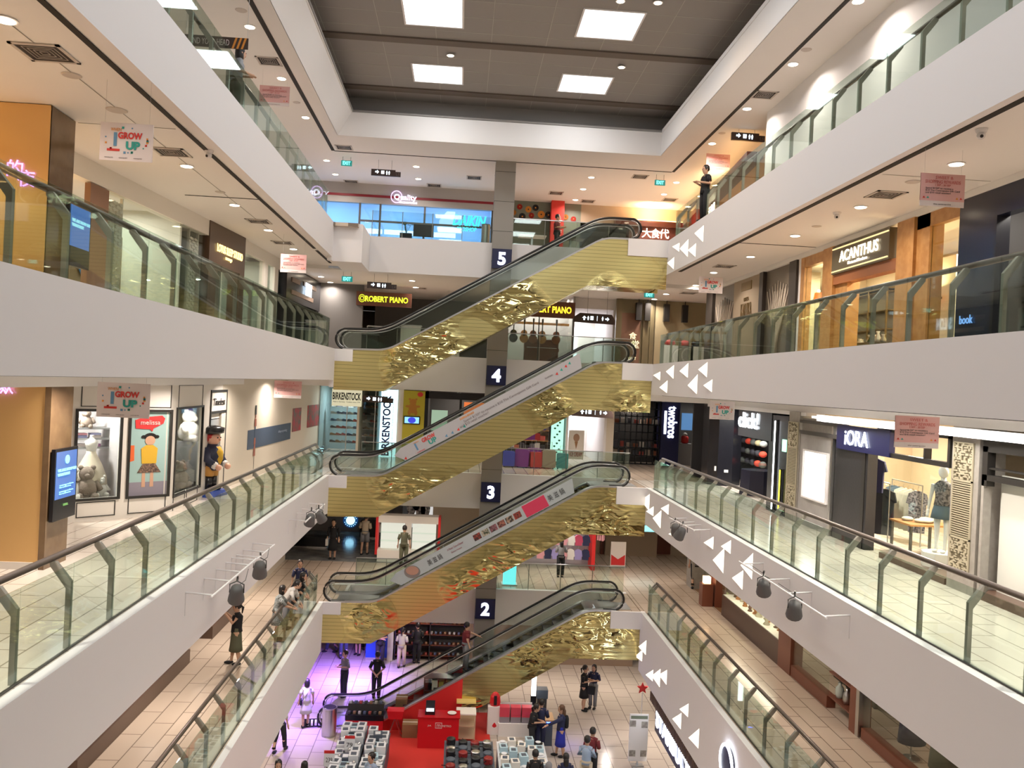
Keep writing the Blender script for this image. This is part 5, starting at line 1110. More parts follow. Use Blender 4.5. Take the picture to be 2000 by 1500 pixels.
# corridor neighbours on level 4: brown door front, glass front
f4c = f4k
bd = thing('restaurant_front', 'brown timber door panel with gold characters and bronze posts on level 4', 'shop front', f4c.pt(p1 + 1, 0))
u0, u1 = f4c.px(1213, 650)[0], f4c.px(1250, 650)[0]
fchild(f4c, bd, 'timber_panel', lambda g: f4c.box(g, u0, u1, 0, 2.4, -.1, .02, mat('brown_timber', (.17, .085, .05), .5))); fchild(f4c, bd, 'olive_surround', lambda g: (f4c.box(g, u0 - .25, u0, 0, 3, -.15, .05, mat('olive_post', (.16, .13, .07), .35)), f4c.box(g, u0, u1, 2.4, 3, -.2, -.02, mat('olive_post')), f4c.box(g, u1, u1 + .6, 0, 3, -.15, 0, mat('olive_post')), f4c.box(g, u1 + .1, u1 + .2, 0, 3, 0, .1, mat('olive_post')), f4c.box(g, u1 + .4, u1 + .5, 0, 3, 0, .1, mat('olive_post'))))
GLD = em('gold_characters', (1, .85, .5), 2)
for i, ch in enumerate('食堂'): f4c.text(ch, (u0 + u1) / 2 + .1 + i * .12, 1.25 - i * .35, .33, GLD, bd, d=.04)
f4c.text('TOAST', (u0 + u1) / 2 + .1, .38, .12, GLD, bd, w=.35, d=.04)
hb = MB(); f4c.box(hb, u1 + .65, f4c.px(1386, 640)[0], 0, 3, -.2, 0, mat('olive_tan_wall', (.36, .30, .18), .5)); struct(hb, 'wall_far')
for x in (1246, 1263, 1300, 1336): 
    o = thing('black_wall_lantern', 'black hanging lantern box on the tan wall of level 4', 'lamp', f4c.pt(f4c.px(x, 610)[0], 2.1, .15), 0, 'black lantern boxes on the tan wall'); g = MB(); g.box(-.12, .12, -.1, .1, 0, .75, BLACKFR); g.obj('lantern_case', o); g = MB(); g.box(-.015, .015, -.015, .015, .75, .9, BLACKFR); g.obj('hanger', o)
for k, x in enumerate((1290, 1318, 1340)):
    o = thing('display_stand', ('white', 'grey', 'pale')[k] + ' stand with red and black goods behind the level 4 railing near the right gallery', 'stand', f4c.pt(f4c.px(x, 680)[0], 0, 1.6)); g = MB(); g.box(-.3, .3, -.25, .25, 0, 1.0, (PINKW, STONE, CREAMW)[k]); g.obj('stand_body', o)
    g = MB(); g.lathe([(.12, 1.0), (.25, 1.08), (.2, 1.2), (.05, 1.24)], (0, 0, 0), (BUB, RED, BLACK)[k], 12); q = g.obj('hat', smooth=True); q.location = o.location; tag(q, ('pink', 'red', 'black')[k] + ' hat lying on a display stand of level 4', 'hat')
# ================================================================ hanging boards, signs, vents, kites, spotlights
BANW = mat('banner_white', (.74, .66, .64), .7); BANP = mat('banner_pink', (.72, .42, .40), .7); PRED = mat('print_red', (.62, .04, .03), .7); PTEAL = mat('print_teal', (.03, .33, .28), .7); PBL = mat('print_blue', (.12, .28, .45), .7); PORG = mat('print_orange', (.75, .3, .05), .7); PGREY = mat('print_grey', (.16, .13, .13), .7); PROSE = mat('print_rose', (.62, .18, .17), .7)
def banner(kind, px, py, X, wpx, hpx, label, ztop):
    """px, py: middle of the upper edge in the photograph"""
    d = ray(px, py); y = CAM.y + (X - CAM.x) / d.x * d.y; p = P(px, py, y=y); sc = y / FPX; w_, h_ = wpx * sc, hpx * sc
    o = thing('hanging_banner', label, 'banner', p, 0)
    g = MB(); g.box(-w_ / 2, w_ / 2, -.006, .006, -h_, 0, BANW); 
    if kind == 'sweet': g.box(-w_ / 2, w_ / 2, -.008, .008, -h_ * .83, 0, BANP)
    g.obj('banner_sheet', o)
    if ztop - p.z > .02:
        for sx in (-.42, .42): g = MB(); g.box(sx * w_ - .0012, sx * w_ + .0012, -.001, .001, 0, ztop - p.z, STEEL); g.obj('hanging_wire', o)
    b = Vector((0, -.012, 0)) + o.location; R_, U_ = (1, 0, 0), (0, 0, 1)
    T_ = lambda s_, x, z, h, m, w=None, **k: text(s_, b + Vector((x * w_, 0, -h_ * z)), R_, U_, h * h_, m, o, w=w * w_ if w else None, depth=.003, **k)
    if kind == 'grow':
        T_('WHEN', -.20, .22, .08, PORG, .2); T_('I', -.21, .62, .36, PBL, .06, bold=.06); T_('GROW', .07, .42, .18, PRED, .46, bold=.04); T_('UP', .13, .70, .22, PTEAL, .27, bold=.05)
        g = MB(); g.box(-.36 * w_, -.12 * w_, -.012, -.008, -.75 * h_, -.69 * h_, PRED)
        random.seed(5)
        for k in range(16):
            a = random.random() * 6.28; x, z = .40 * math.cos(a) * w_, (-.45 + .33 * math.sin(a)) * h_; q = random.uniform(.010, .022) * w_
            g.box(x - q, x + q, -.012, -.008, z - q, z + q, (PRED, PTEAL, PBL, PORG)[k % 4])
        g.obj('print', o)
        for x in (-.4, -.13, .15): T_('centrepoint', x + .08, .94, .035, PGREY, .16)
    else:
        T_('SWEET &', .03, .16, .09, PROSE, .4); T_('SHOPPING REWARDS', 0, .30, .10, PROSE, .8); T_('1 SEP - 30 SEP', 0, .38, .06, PROSE, .35)
        T_('Spend $150* to receive a\n$10 The Centrepoint Gift Card\nand $10 retail voucher!', 0, .62, .20, PGREY, .78)
        g = MB()
        for x, m_ in ((-.42, PRED), (-.33, PTEAL), (.33, PORG), (.42, PRED)): g.prism([(x * w_ - .02, -.76 * h_), (x * w_ + .02, -.76 * h_), (x * w_, -.70 * h_)], XZ, -.014, -.008, m_)
        g.obj('printed_emblem', o); T_('the centrepoint', 0, .96, .05, PGREY, .4)
    return o
banner('grow', 249, 241, -4.88, 98, 72, 'white banner with colourful GROW UP print hanging under the level 4 ceiling, left', 16.03)
banner('grow', 243, 748, -4.88, 98, 66, 'white banner with colourful GROW UP print hanging before the white children shop', 11.85)
banner('sweet', 537, 168, -5.4, 57, 38, 'pink shopping rewards banner hanging from the top ceiling on the left', TOPZ)
banner('sweet', 574, 497, -5.0, 49, 35, 'pink shopping rewards banner before the dark shop on the left of level 4', 16.03)
banner('sweet', 563, 744, -5.0, 52, 33, 'pink shopping rewards banner before the beige hoarding of level 3', 11.85)
banner('sweet', 1403, 301, 8.3, 48, 31, 'pink shopping rewards banner hanging from the top ceiling on the right', TOPZ)
banner('sweet', 1842, 340, 7.45, 92, 66, 'large pale pink rewards banner before the oak shop of level 4', 16.03)
banner('sweet', 1792, 813, 7.35, 92, 64, 'large pale pink rewards banner before the clothes shop of level 3', 11.85)
banner('grow', 1389, 541, 7.6, 48, 32, 'small GROW UP banner before the tree relief boutique of level 4', 16.03)
banner('grow', 1411, 784, 8.2, 50, 36, 'small GROW UP banner before the black pillar of level 3', 11.85)
EXG = em('exit_green', (.0, .28, .24), 1.0); EXL = em('exit_letters', (.2, 1, .9), 3); SYM = em('white_symbol', (.75, .9, 1), 3.5); SGN = mat('sign_brown', (.05, .03, .025), .4)
def exit_sign(px, py, Y, zc, label):
    p = P(px, py, y=Y); o = thing('exit_sign', label, 'sign', p); g = MB(); g.box(-.2, .2, -.03, .03, -.1, .1, EXG); g.obj('sign_box', o); text('EXIT', p + Vector((0, -.032, -.065)), (1, 0, 0), (0, 0, 1), .13, EXL, o, w=.28, depth=.004, bold=.02)
    g = MB(); [g.box(x, x + .01, -.005, .005, .1, zc - p.z, DMETAL) for x in (-.15, .14)]; g.obj('hanging_rod', o)
exit_sign(677, 319, 31.8, TOPZ, 'green EXIT sign under the top ceiling, left of the pier'); exit_sign(678, 545, 31.8, 16.03, 'green EXIT sign over level 4, left of the pier'); exit_sign(1289, 357, 31.5, TOPZ, 'green EXIT sign under the top ceiling near the right gallery'); exit_sign(1268, 576, 32.5, 16.03, 'green EXIT sign over level 4 near the right gallery')
def arrow(g, x, z, s, dirn, m):
    if dirn == 'r': g.prism([(x + s, z), (x, z + s), (x, z + .35 * s), (x - s, z + .35 * s), (x - s, z - .35 * s), (x, z - .35 * s), (x, z - s)], XZ, -.05, -.04, m)
    else: g.prism([(x, z + s), (x + s, z), (x + .35 * s, z), (x + .35 * s, z - s), (x - .35 * s, z - s), (x - .35 * s, z), (x - s, z)], XZ, -.05, -.04, m)
def pict(g, x, z, s, m):
    g.box(x - .25 * s, x + .25 * s, -.05, -.04, z - s, z + .45 * s, m); g.box(x - .4 * s, x + .4 * s, -.05, -.04, z - .2 * s, z + .4 * s, m); g.lathe([(.26 * s, 0), (.26 * s, .01)], (x, -.04, z + .75 * s), m, 8, T=Matrix.Rotation(math.pi / 2, 3, 'X'))
def wayfind(px, py, Y, zc, lv, label, w_=.95):
    p = P(px, py, y=Y); o = thing('direction_sign', label, 'sign', p); g = MB(); g.box(-w_ / 2, w_ * .32, -.04, .04, -.12, .12, SGN); g.box(w_ * .32, w_ / 2, -.03, .03, -.12, .06, SGN); g.obj('sign_board', o)
    g = MB(); arrow(g, -w_ * .3, .02, .07, 'r', SYM); g.box(-w_ * .16, -w_ * .06, -.05, -.04, -.05, .07, SYM); pict(g, w_ * .03, 0, .07, SYM); pict(g, w_ * .11, 0, .07, SYM); g.obj('printed_pictograms', o)
    text('L%d' % lv, p + Vector((w_ * .41, -.032, -.09)), (1, 0, 0), (0, 0, 1), .10, PGREY, o, depth=.004)
    g = MB(); [g.box(x, x + .008, -.004, .004, .12, zc - p.z, DMETAL) for x in (-.3, .2)]; g.obj('hanging_rod', o)
wayfind(754, 338, 31.9, TOPZ, 5, 'dark direction sign with white arrow under the top ceiling, left', 1.1); wayfind(746, 558, 31.9, 16.03, 4, 'dark direction sign with white arrow over level 4, left', 1.1); wayfind(738, 780, 31.9, 11.6, 3, 'dark direction sign with white arrow over level 3, before the sandal shop', 1.15); wayfind(1461, 268, 25.5, TOPZ, 5, 'dark direction sign with white arrow under the top ceiling, right', 1.05)
def bigway(px, py, Y, zc, label):
    p = P(px, py, y=Y); o = thing('direction_sign', label, 'sign', p); g = MB(); g.prism([(-.85, -.18), (.85, -.22), (.85, -.05), (.7, .18), (-.6, .2), (-.85, .02)], XZ, -.04, .04, SGN); g.obj('sign_board', o)
    g = MB(); arrow(g, -.42, 0, .085, 'u', SYM); pict(g, -.26, 0, .08, SYM); g.box(-.17, -.05, -.05, -.04, -.07, .08, SYM); g.box(.1, .115, -.05, -.04, -.1, .1, SYM); pict(g, .33, 0, .08, SYM); arrow(g, .52, -.01, .08, 'r', SYM); g.obj('printed_pictograms', o)
    g = MB(); g.box(-.3, -.29, 0, .01, .18, zc - p.z, DMETAL); g.box(.5, .51, 0, .01, .18, zc - p.z, DMETAL); g.obj('hanging_rod', o)
bigway(1161, 622, 33.8, 16.03, 'dark angular direction sign with white arrows beside the orange-yellow lettered board'); bigway(1157, 805, 33.8, 11.6, 'dark angular direction sign, the lower one, left of the black grid screen')
p = P(423, 82, y=17.0); o = thing('head_warning_sign', 'dark hanging board with white warning words and orange stripes, level 5', 'sign', p); g = MB(); g.box(-.62, .62, -.01, .01, -.11, .11, SGN); [g.prism([(.3 + k * .09, -.11), (.34 + k * .09, -.11), (.41 + k * .09, .11), (.37 + k * .09, .11)], XZ, -.014, -.01, PORG) for k in range(3)]; g.obj('sign_board', o); text('MIND YOUR HEAD', p + Vector((-.15, -.012, -.06)), (1, 0, 0), (0, 0, 1), .12, BANW, o, w=.8, depth=.003)
for x in (-.6, .592): g = MB(); g.box(x, x + .008, 0, .008, .11, TOPZ - p.z, STEEL); g.obj('hanging_wire', o)
# air vents, speakers, cameras in the ceilings
VENT = mat('vent_dark', (.025, .018, .014), .7); VENTW = mat('vent_frame', (.55, .50, .46), .6)
def vent(px, py, zc, s, where):
    p = P(px, py, z=zc); p.z = zc
    if p.y > YF - .3 and zc < 17: p.z = 15.9
    o = thing('ceiling_vent', 'square slatted air vent in the ceiling, %s' % where, 'vent', p, 0, 'air vents, ' + where)
    g = MB(); g.box(-s, s, -s, -s + .05, -.015, 0, VENTW); g.box(-s, s, s - .05, s, -.015, 0, VENTW); g.box(-s, -s + .05, -s, s, -.015, 0, VENTW); g.box(s - .05, s, -s, s, -.015, 0, VENTW); g.obj('vent_frame', o)
    g = MB(); g.box(-s + .05, s - .05, -s + .05, s - .05, -.006, -.001, VENT); g.obj('vent_backing', o)
    g = MB()
    for k in range(4): r = (s - .06) * (k + 1) / 5; [g.box(*q, -.010, -.006, VENTW) for q in ((-r, r, -r, -r + .008), (-r, r, r - .008, r), (-r, -r + .008, -r, r), (r - .008, r, -r, r))]
    g.obj('slats', o)
for x, y, s in ((88, 103, .32), (335, 297, .3), (505, 432, .3), (552, 474, .3), (648, 560, .3), (822, 557, .25)): vent(x, y, 16.03, s, 'over the left part of level 4')
for x, y, s in ((1730, 380, .3), (1415, 520, .3), (1345, 566, .3)): vent(x, y, 16.03, s, 'over the right gallery of level 4')
for x, y, s in ((525, 119, .3), (672, 288, .3), (686, 355, .3), (926, 347, .3), (848, 362, .3)): vent(x, y, TOPZ, s, 'top ceiling, left of the pier')
for x, y, s in ((1493, 185, .3), (1250, 345, .3), (1086, 377, .3), (1148, 393, .3), (1308, 390, .3)): vent(x, y, TOPZ, s, 'top ceiling, right of the pier')
def speaker(px, py, zc, r, where):
    p = P(px, py, z=zc); p.z = zc; g = MB(); g.lathe([(r, -.012), (r + .015, 0)], (0, 0, 0), VENTW, 18); q = g.obj('ceiling_speaker', origin=None); q.location = p; tag(q, 'round flat speaker grille in the ceiling, %s' % where, 'speaker', 'ceiling speakers, ' + where)
for x, y, z, r in ((140, 147, 16.03, .12), (228, 215, 16.03, .15), (430, 375, 16.03, .1)): speaker(x, y, z, r, 'over the left gallery of level 4')
for x, y, z, r in ((1783, 355, 16.03, .12), (1595, 442, 16.03, .1)): speaker(x, y, z, r, 'over the right gallery of level 4')
for x, y, z, r in ((471, 20, TOPZ, .12), (579, 200, TOPZ, .1), (1575, 97, TOPZ, .11), (1410, 260, TOPZ, .1)): speaker(x, y, z, r, 'in the top ceiling')
for x, y, z, lb in ((1917, 261, 16.03, 'white camera hanging from the right fascia ceiling, nearest'), (1635, 423, 16.03, 'white camera on the ceiling before the oak shop'), (408, 302, 16.03, 'small white camera beside the dark ceiling slot, left')):
    p = P(x, y - 8, z=z); p.z = z; o = thing('security_camera', lb, 'camera', p); g = MB(); g.lathe([(.07, -.05), (.09, 0)], (0, 0, 0), WHITE, 14); g.obj('camera_base', o); g = MB(); g.ball((0, 0, -.09), .06, WHITE, 10); g.ball((-.02, -.045, -.11), .025, BLACK, 8); g.obj('camera_dome', o, True)
# kite reliefs on the right fascias; spotlight falling on them imitated by emission
KW = em('kite_painted_glow', (1, .88, .70), 2.3)
KITES = {5: [((1375, 440), (1362, 456), (1373, 473)), ((1345, 467), (1333, 486), (1343, 502)), ((1360, 475), (1349, 489), (1358, 502)), ((1328, 474), (1318, 482), (1326, 492)), ((1317, 502), (1308, 514), (1316, 526))],
         4: [((1345, 709), (1333, 725), (1343, 738)), ((1383, 707), (1370, 722), (1380, 737)), ((1363, 731), (1349, 753), (1361, 770)), ((1392, 741), (1380, 753), (1390, 766)), ((1290, 726), (1281, 733), (1289, 743)), ((1317, 713), (1306, 726), (1315, 740)), ((1303, 743), (1293, 757), (1304, 768))],
         3: [((1271, 966), (1256, 978), (1266, 996)), ((1277, 989), (1267, 999), (1276, 1008)), ((1292, 997), (1280, 1012), (1290, 1032)), ((1307, 985), (1296, 993), (1305, 1005)), ((1394, 1048), (1381, 1060), (1393, 1073)), ((1428, 1055), (1415, 1067), (1427, 1082)), ((1415, 1070), (1399, 1094), (1413, 1120)), ((1471, 1080), (1454, 1104), (1469, 1132)), ((1452, 1114), (1437, 1129), (1450, 1152)), ((1319, 1038), (1311, 1043), (1317, 1049))],
         2: [((1238, 1218), (1228, 1233), (1237, 1252)), ((1263, 1251), (1252, 1263), (1261, 1279)), ((1255, 1269), (1245, 1282), (1254, 1292)), ((1276, 1308), (1266, 1318), (1275, 1331)), ((1290, 1306), (1278, 1320), (1289, 1343)), ((1303, 1308), (1292, 1318), (1302, 1338)), ((1345, 1374), (1333, 1385), (1344, 1401)), ((1331, 1392), (1319, 1404), (1330, 1425)), ((1366, 1423), (1351, 1441), (1364, 1462))]}
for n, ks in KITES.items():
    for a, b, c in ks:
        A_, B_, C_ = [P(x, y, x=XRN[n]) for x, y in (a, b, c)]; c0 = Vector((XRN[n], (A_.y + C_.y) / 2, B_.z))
        o = thing('kite_relief', 'kite relief with painted-on spotlight glow on the right fascia of level %s' % WORD[n], 'wall relief', c0, 0, 'kite reliefs on the right fascia of level %s' % WORD[n])
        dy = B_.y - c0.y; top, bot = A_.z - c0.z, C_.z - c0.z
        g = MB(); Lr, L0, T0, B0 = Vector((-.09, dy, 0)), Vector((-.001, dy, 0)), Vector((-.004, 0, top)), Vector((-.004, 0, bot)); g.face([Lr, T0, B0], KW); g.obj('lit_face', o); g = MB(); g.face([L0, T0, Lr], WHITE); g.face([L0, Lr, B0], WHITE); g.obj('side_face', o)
# spotlights on rails
SPOTM = mat('spot_grey', (.13, .13, .13), .6)
def spots(X, a, b, sp, side, lb):
    A_, B_ = P(*a, x=X), P(*b, x=X); o = thing('spotlight_rail', lb, 'rail', A_); F0 = XL if side < 0 else XR
    g = MB(); g.tube([(0, 0, 0), tuple(B_ - A_)], .02, WHITE, 8); g.obj('rail_tube', o)
    for t in (.05, .38, .62, .97):
        q = (B_ - A_) * t; g = MB(); g.tube([tuple(q), tuple(q + Vector((F0 - X, 0, .03)))], .015, WHITE, 6); g.tube([tuple(q + Vector((F0 - X, 0, .03))), tuple(q + Vector((F0 - X, 0, -.35)))], .012, WHITE, 6); g.obj('bracket', o)
    for k, (sx, sy, tl) in enumerate(sp):
        p = P(sx, sy, x=X); p = p + Vector((0, 0, .02)); s_ = thing('stage_spotlight', 'grey spotlight %s hanging on the rail of the %s level 3 fascia' % (('nearer', 'farther')[k % 2] if len(lb) else '', 'left' if side < 0 else 'right'), 'spotlight', p)
        s_['label'] = 'grey spotlight, %s one, on the %s' % (('nearer', 'farther')[k % 2], lb.replace('white ', ''))
        T = Matrix.Rotation(tl, 3, 'Y') @ Matrix.Rotation(.5, 3, 'X')
        g = MB(); g.lathe([(.145, -.31), (.15, -.29), (.115, -.06), (.10, 0), (.05, .03)], (0, 0, -.11), SPOTM, 14, T=T); g.obj('lamp_barrel', s_, True); g = MB(); g.lathe([(.135, -.315), (.135, -.31)], (0, 0, -.11), BLACK, 14, T=T); g.obj('lens', s_)
        g = MB(); g.tube([(-.125, 0, -.2), (-.125, 0, -.05), (0, 0, .01), (.125, 0, -.05), (.125, 0, -.2)], .012, DMETAL, 6); g.tube([(0, 0, .0), (0, .03, .06), (0, 0, .1)], .02, DMETAL, 6); g.obj('yoke', s_)
        g = MB(); g.tube([(0, 0, -.1), (.1, .2, -.02), (.05, .5, .02), (0, .8, .05)], .007, SPOTM, 5); g.obj('cable', s_)
spots(-3.85, (412, 1167), (500, 1092), [(463, 1138, .15)], -1, 'white rail nearest the viewer on the left fascia')
spots(-3.85, (485, 1106), (536, 1064), [(508, 1092, .1)], -1, 'white short middle rail on the left fascia')
spots(-3.85, (596, 1020), (634, 985), [(608, 1000, .25), (622, 995, -.4)], -1, 'white rail near the escalators on the left fascia')
spots(6.15, (1444, 1097), (1615, 1208), [(1553, 1168, -.2), (1492, 1127, -.25)], 1, 'white long rail on the right fascia')
spots(6.15, (1308, 1012), (1356, 1036), [(1334, 1027, .3), (1319, 1020, -.3)], 1, 'white short rail near the escalators, right fascia')
# ================================================================ escalator banners
FILM = mat('banner_film', (.50, .50, .52), .5); FILMB = mat('banner_film_blue', (.42, .47, .48), .5); PINKS = mat('banner_crimson', (.60, .04, .10), .5)
sl = Vector((1, 0, TAN)).normalized(); su = Vector((-TAN, 0, 1)).normalized()
def ebanner(n, x0, x1, m, name, label):
    F = FL[n]; o = thing('escalator_banner', label, 'banner', (0, 28.87, F)); g = MB()
    zz = lambda x: .08 + (x + 2.56) * TAN
    pl = [(x0 - .15, zz(x0) + .35), (x0 + .25, zz(x0 + .25) + .06), (x1 + .1, zz(x1 + .1) + .06), (x1, zz(x1) + .62), (x0 + .05, zz(x0) + .62)]
    g.prism(pl, XZ, -.012, .0, m); g.obj('banner_film', o)
    def T(s_, x, off, h, mm, w=None, **k): return text(s_, Vector((x, 28.857, F + zz(x) + off)), sl, su, h, mm, o, w=w, depth=.004, **k)
    return o, T, zz
o, T, zz = ebanner(3, -2.0, 4.05, FILM, '', 'long grey banner with GROW UP print on the escalator from level 3 to 4')
T('WHEN', -1.42, .48, .05, PORG, .2); T('I', -1.35, .20, .25, PBL, .06, bold=.05); T('GROW', -.98, .36, .15, PRED, .5, bold=.04); T('UP', -.82, .16, .18, PTEAL, .3, bold=.04); T('1 - 30 SEPTEMBER', -1.25, .08, .05, PRED, .35)
T('SHOPPING REWARDS', .28, .46, .07, PORG, .55, bold=.03); T('Spend $150* to receive a $10 The Centrepoint Gift Card', 1.45, .28, .11, PGREY, 2.9); T('and $10 retail voucher!', .55, .16, .10, PGREY, 1.1)
g = MB()
for k, (x, of, m_) in enumerate(((-1.75, .1, PRED), (-.4, .14, PBL), (-.2, .14, PBL), (0, .14, PRED), (.2, .14, PTEAL), (3.3, .28, PRED), (3.45, .34, PTEAL), (3.6, .38, PRED), (3.72, .42, PTEAL))): g.prism([(x - .05, zz(x) + of), (x + .05, zz(x) + of), (x, zz(x) + of + .1)], XZ, -.017, -.012, m_)
g.obj('printed_emblem', o); T('the centrepoint', 3.05, .30, .1, PGREY, .3)
o, T, zz = ebanner(2, -1.95, 4.0, FILMB, '', 'hotpot restaurant banner with food pictures on the escalator from level 2 to 3')
g = MB(); x = -1.35
g.prism([(x + .28 * math.cos(a * .35), zz(x) + .33 + .22 * math.sin(a * .35)) for a in range(18)], XZ, -.018, -.012, mat('bowl_grey', (.22, .2, .19), .5)); g.prism([(x + .22 * math.cos(a * .35), zz(x) + .37 + .15 * math.sin(a * .35)) for a in range(18)], XZ, -.024, -.018, mat('soup', (.45, .25, .18), .5)); g.obj('printed_bowl', o)
for i, ch in enumerate('美滋鍋'): T(ch, -.72 + i * .17, .22, .2, INK, .15)
T('A Master Taste of Beauty', .1, .36, .10, mat('print_maroon', (.3, .08, .1), .6), .62, shear=.3); T('Beauty Hotpot', .15, .22, .07, mat('print_maroon'), .4)
FOOD = [mat('food_%d' % i, c, .6, noise=(14, d_)) for i, (c, d_) in enumerate((((.35, .05, .03), (.02, .02, .02)), ((.5, .45, .35), (.03, .05, .02)), ((.3, .12, .14), (.02, .02, .02)), ((.4, .15, .1), (.05, .02, .02)), ((.45, .3, .2), (.02, .02, .02))))]
for k in range(6):
    x = .75 + k * .27; g = MB(); g.prism([(x, zz(x) + .22), (x + .23, zz(x + .23) + .22), (x + .23 - .1, zz(x + .13) + .47), (x - .1, zz(x - .1) + .47)], XZ, -.018, -.012, FOOD[k % 5]); g.obj('food_picture', o)
g = MB(); xa, xb = 2.5, 3.25; g.prism([(xa, zz(xa) + .08), (xb, zz(xb) + .08), (xb - .22, zz(xb - .22) + .58), (xa - .22, zz(xa - .22) + .58)], XZ, -.018, -.012, PINKS); g.obj('crimson_panel', o)
T('NOW OPEN\nTILL 6AM DAILY\n#05-15/16', 2.76, .16, .38, BANW, .58)
for i, ch in enumerate('美滋鍋'): T(ch, 3.32 + i * .2, .22, .22, INK, .17)
# ================================================================ level 5
f5q = Face((XL - 3.7, 36.0), (14, 36.0), 17.2)
BLW = mat('cool_white_wall', (.62, .70, .80), .6)
qx = lambda x, y=430: f5q.px(x, y)[0]
qs = thing('aircon_shop_front', 'cool white shop front with red stripe and big blue lit windows on level 5', 'shop front', f5q.pt(4, 0))
zt = f5q.px(800, 402)[1]
fchild(f5q, qs, 'header', lambda g: f5q.box(g, 0, qx(965), zt, 3.0, -.2, .05, mat('warm_grey_header', (.42, .40, .38), .6)))
fchild(f5q, qs, 'red_stripe', lambda g: f5q.box(g, 0, qx(962), zt + .26, zt + .36, .05, .07, mat('deep_red', (.25, .01, .02), .5)))
for x in (702, 742, 829, 961): fchild(f5q, qs, 'mullion', lambda g: f5q.box(g, qx(x) - .04, qx(x) + .04, 0, zt, -.06, .04, mat('grey_mullion', (.10, .10, .10), .4)))
fchild(f5q, qs, 'transom', lambda g: f5q.box(g, qx(702), qx(961), zt - .78, zt - .70, -.05, .03, mat('grey_mullion')))
fchild(f5q, qs, 'glass_pane', lambda g: f5q.box(g, 0, qx(961), 0, zt, -.02, -.01, glass_mat('blue_shop_glass', (.68, .84, 1), .05, .6)))
room(f5q, .2, qx(963), 3.0, BLW, 130, (.50, .72, 1), nl=3)
for xa, xb in ((702, 740), (745, 818), (846, 890)): fchild(f5q, qs, 'light_trough', lambda g: f5q.box(g, qx(xa), qx(xb), zt - 1.0, zt - .82, -1.6, -1.4, em('trough_white', (.8, .9, 1), 5)))
fchild(f5q, qs, 'white_wedge', lambda g: g.prism([(qx(857), zt - .85), (qx(888), zt - .85), (qx(888), zt - .05), (qx(872), zt - .05), (qx(857), zt - .45)], lambda U, V, Wd: tuple(f5q.pt(U, V, Wd)), -.5, -.45, em('wedge_white', (.9, .95, 1), 2.2)))
CY = em('cyan_letters', (.05, .80, .85), 2.2)
f5q.text('DAIKIN', qx(917), zt - .72, .45, CY, qs, w=qx(950) - qx(884), d=.02, bold=.04, shear=.25); f5q.text('PROSHOP', qx(912), zt - .95, .18, CY, qs, w=qx(932) - qx(893), d=.02, bold=.02, shear=.2)
PV = em('pale_violet_letters', (.85, .78, 1), 3.0)
o = thing('shop_sign', 'glowing round Q emblem with violet letters on the red stripe of level 5', 'sign', f5q.pt(qx(775), zt + .3, .1))
f5q.text('Quality', qx(790), zt + .14, .30, PV, o, w=qx(812) - qx(768), d=.12, bold=.02); f5q.text('AIRCONDITIONING', qx(796), zt + .06, .08, PV, o, w=.75, d=.12)
fchild(f5q, o, 'neon_ring', lambda g: g.tube([tuple(f5q.pt(qx(773) + .23 * math.cos(a * .3), zt + .32 + .25 * math.sin(a * .3), .14)) for a in range(22)], .02, em('violet_ring', (.8, .5, .95), 2.4), 6))
o = thing('shop_sign', 'glowing violet script sign at the far left end of the red stripe, level 5', 'sign', f5q.pt(qx(620), zt + .3, .1)); f5q.text('Quality', qx(618), zt + .14, .3, PV, o, w=.95, d=.12, shear=.3)
DKF = mat('counter_black', (.02, .02, .025), .3)
co = thing('long_counter', 'long low black counter before the cool white shop of level 5', 'counter', f5q.pt(qx(830), 0, .8)); g = MB(); g.box(-2.4, 2.9, -.3, .3, 0, .55, DKF); g.obj('counter_body', co); g = MB(); g.box(-2.45, 2.95, -.33, .33, .55, .6, STEEL); g.obj('counter_top', co)
mo = thing('monitor', 'black monitor standing on the level 5 counter', 'monitor', f5q.pt(qx(830), .60, .8)); g = MB(); g.box(-.42, .42, -.03, .03, .15, .65, BLACK); g.obj('screen', mo); g = MB(); g.box(-.12, .12, -.1, .1, 0, .02, BLACK); g.box(-.03, .03, 0, .03, 0, .2, BLACK); g.obj('stand', mo)
pl = thing('potted_plant', 'small leafy plant in a black box on the level 5 counter', 'plant', f5q.pt(qx(797), .60, .8)); g = MB(); g.box(-.25, .25, -.15, .15, 0, .25, BLACK); g.obj('plant_box', pl)
g = MB()
for k in range(14):
    a = random.random() * 6.28; r = random.uniform(.1, .3); g.tube([(0, 0, .25), (r * .5 * math.cos(a), r * .3 * math.sin(a), .5), (r * math.cos(a), r * .5 * math.sin(a), .6 + random.random() * .2)], [.008, .006, .002], mat('dark_leaf', (.02, .06, .02), .6), 4); g.ball((r * math.cos(a), r * .5 * math.sin(a), .62), .035, mat('dark_leaf'), 6, sz=.4)
g.obj('foliage', pl)
def bin_(pos, r, h, label):
    o = thing('steel_bin', label, 'bin', pos); g = MB(); g.lathe([(r * 1.02, 0), (r * 1.02, .03), (r, .05), (r, h - .04), (r * 1.03, h)], (0, 0, 0), STEEL, 24); g.obj('bin_body', o, False); g = MB(); g.lathe([(r * .85, 0), (r * .8, .01)], (0, 0, h), BLACK, 24); g.obj('bin_opening', o); return o
p = P(948, 470, y=32.2); bin_((p.x, 32.2, 17.2), .17, .85, 'round steel bin on level 5 beside the pier')
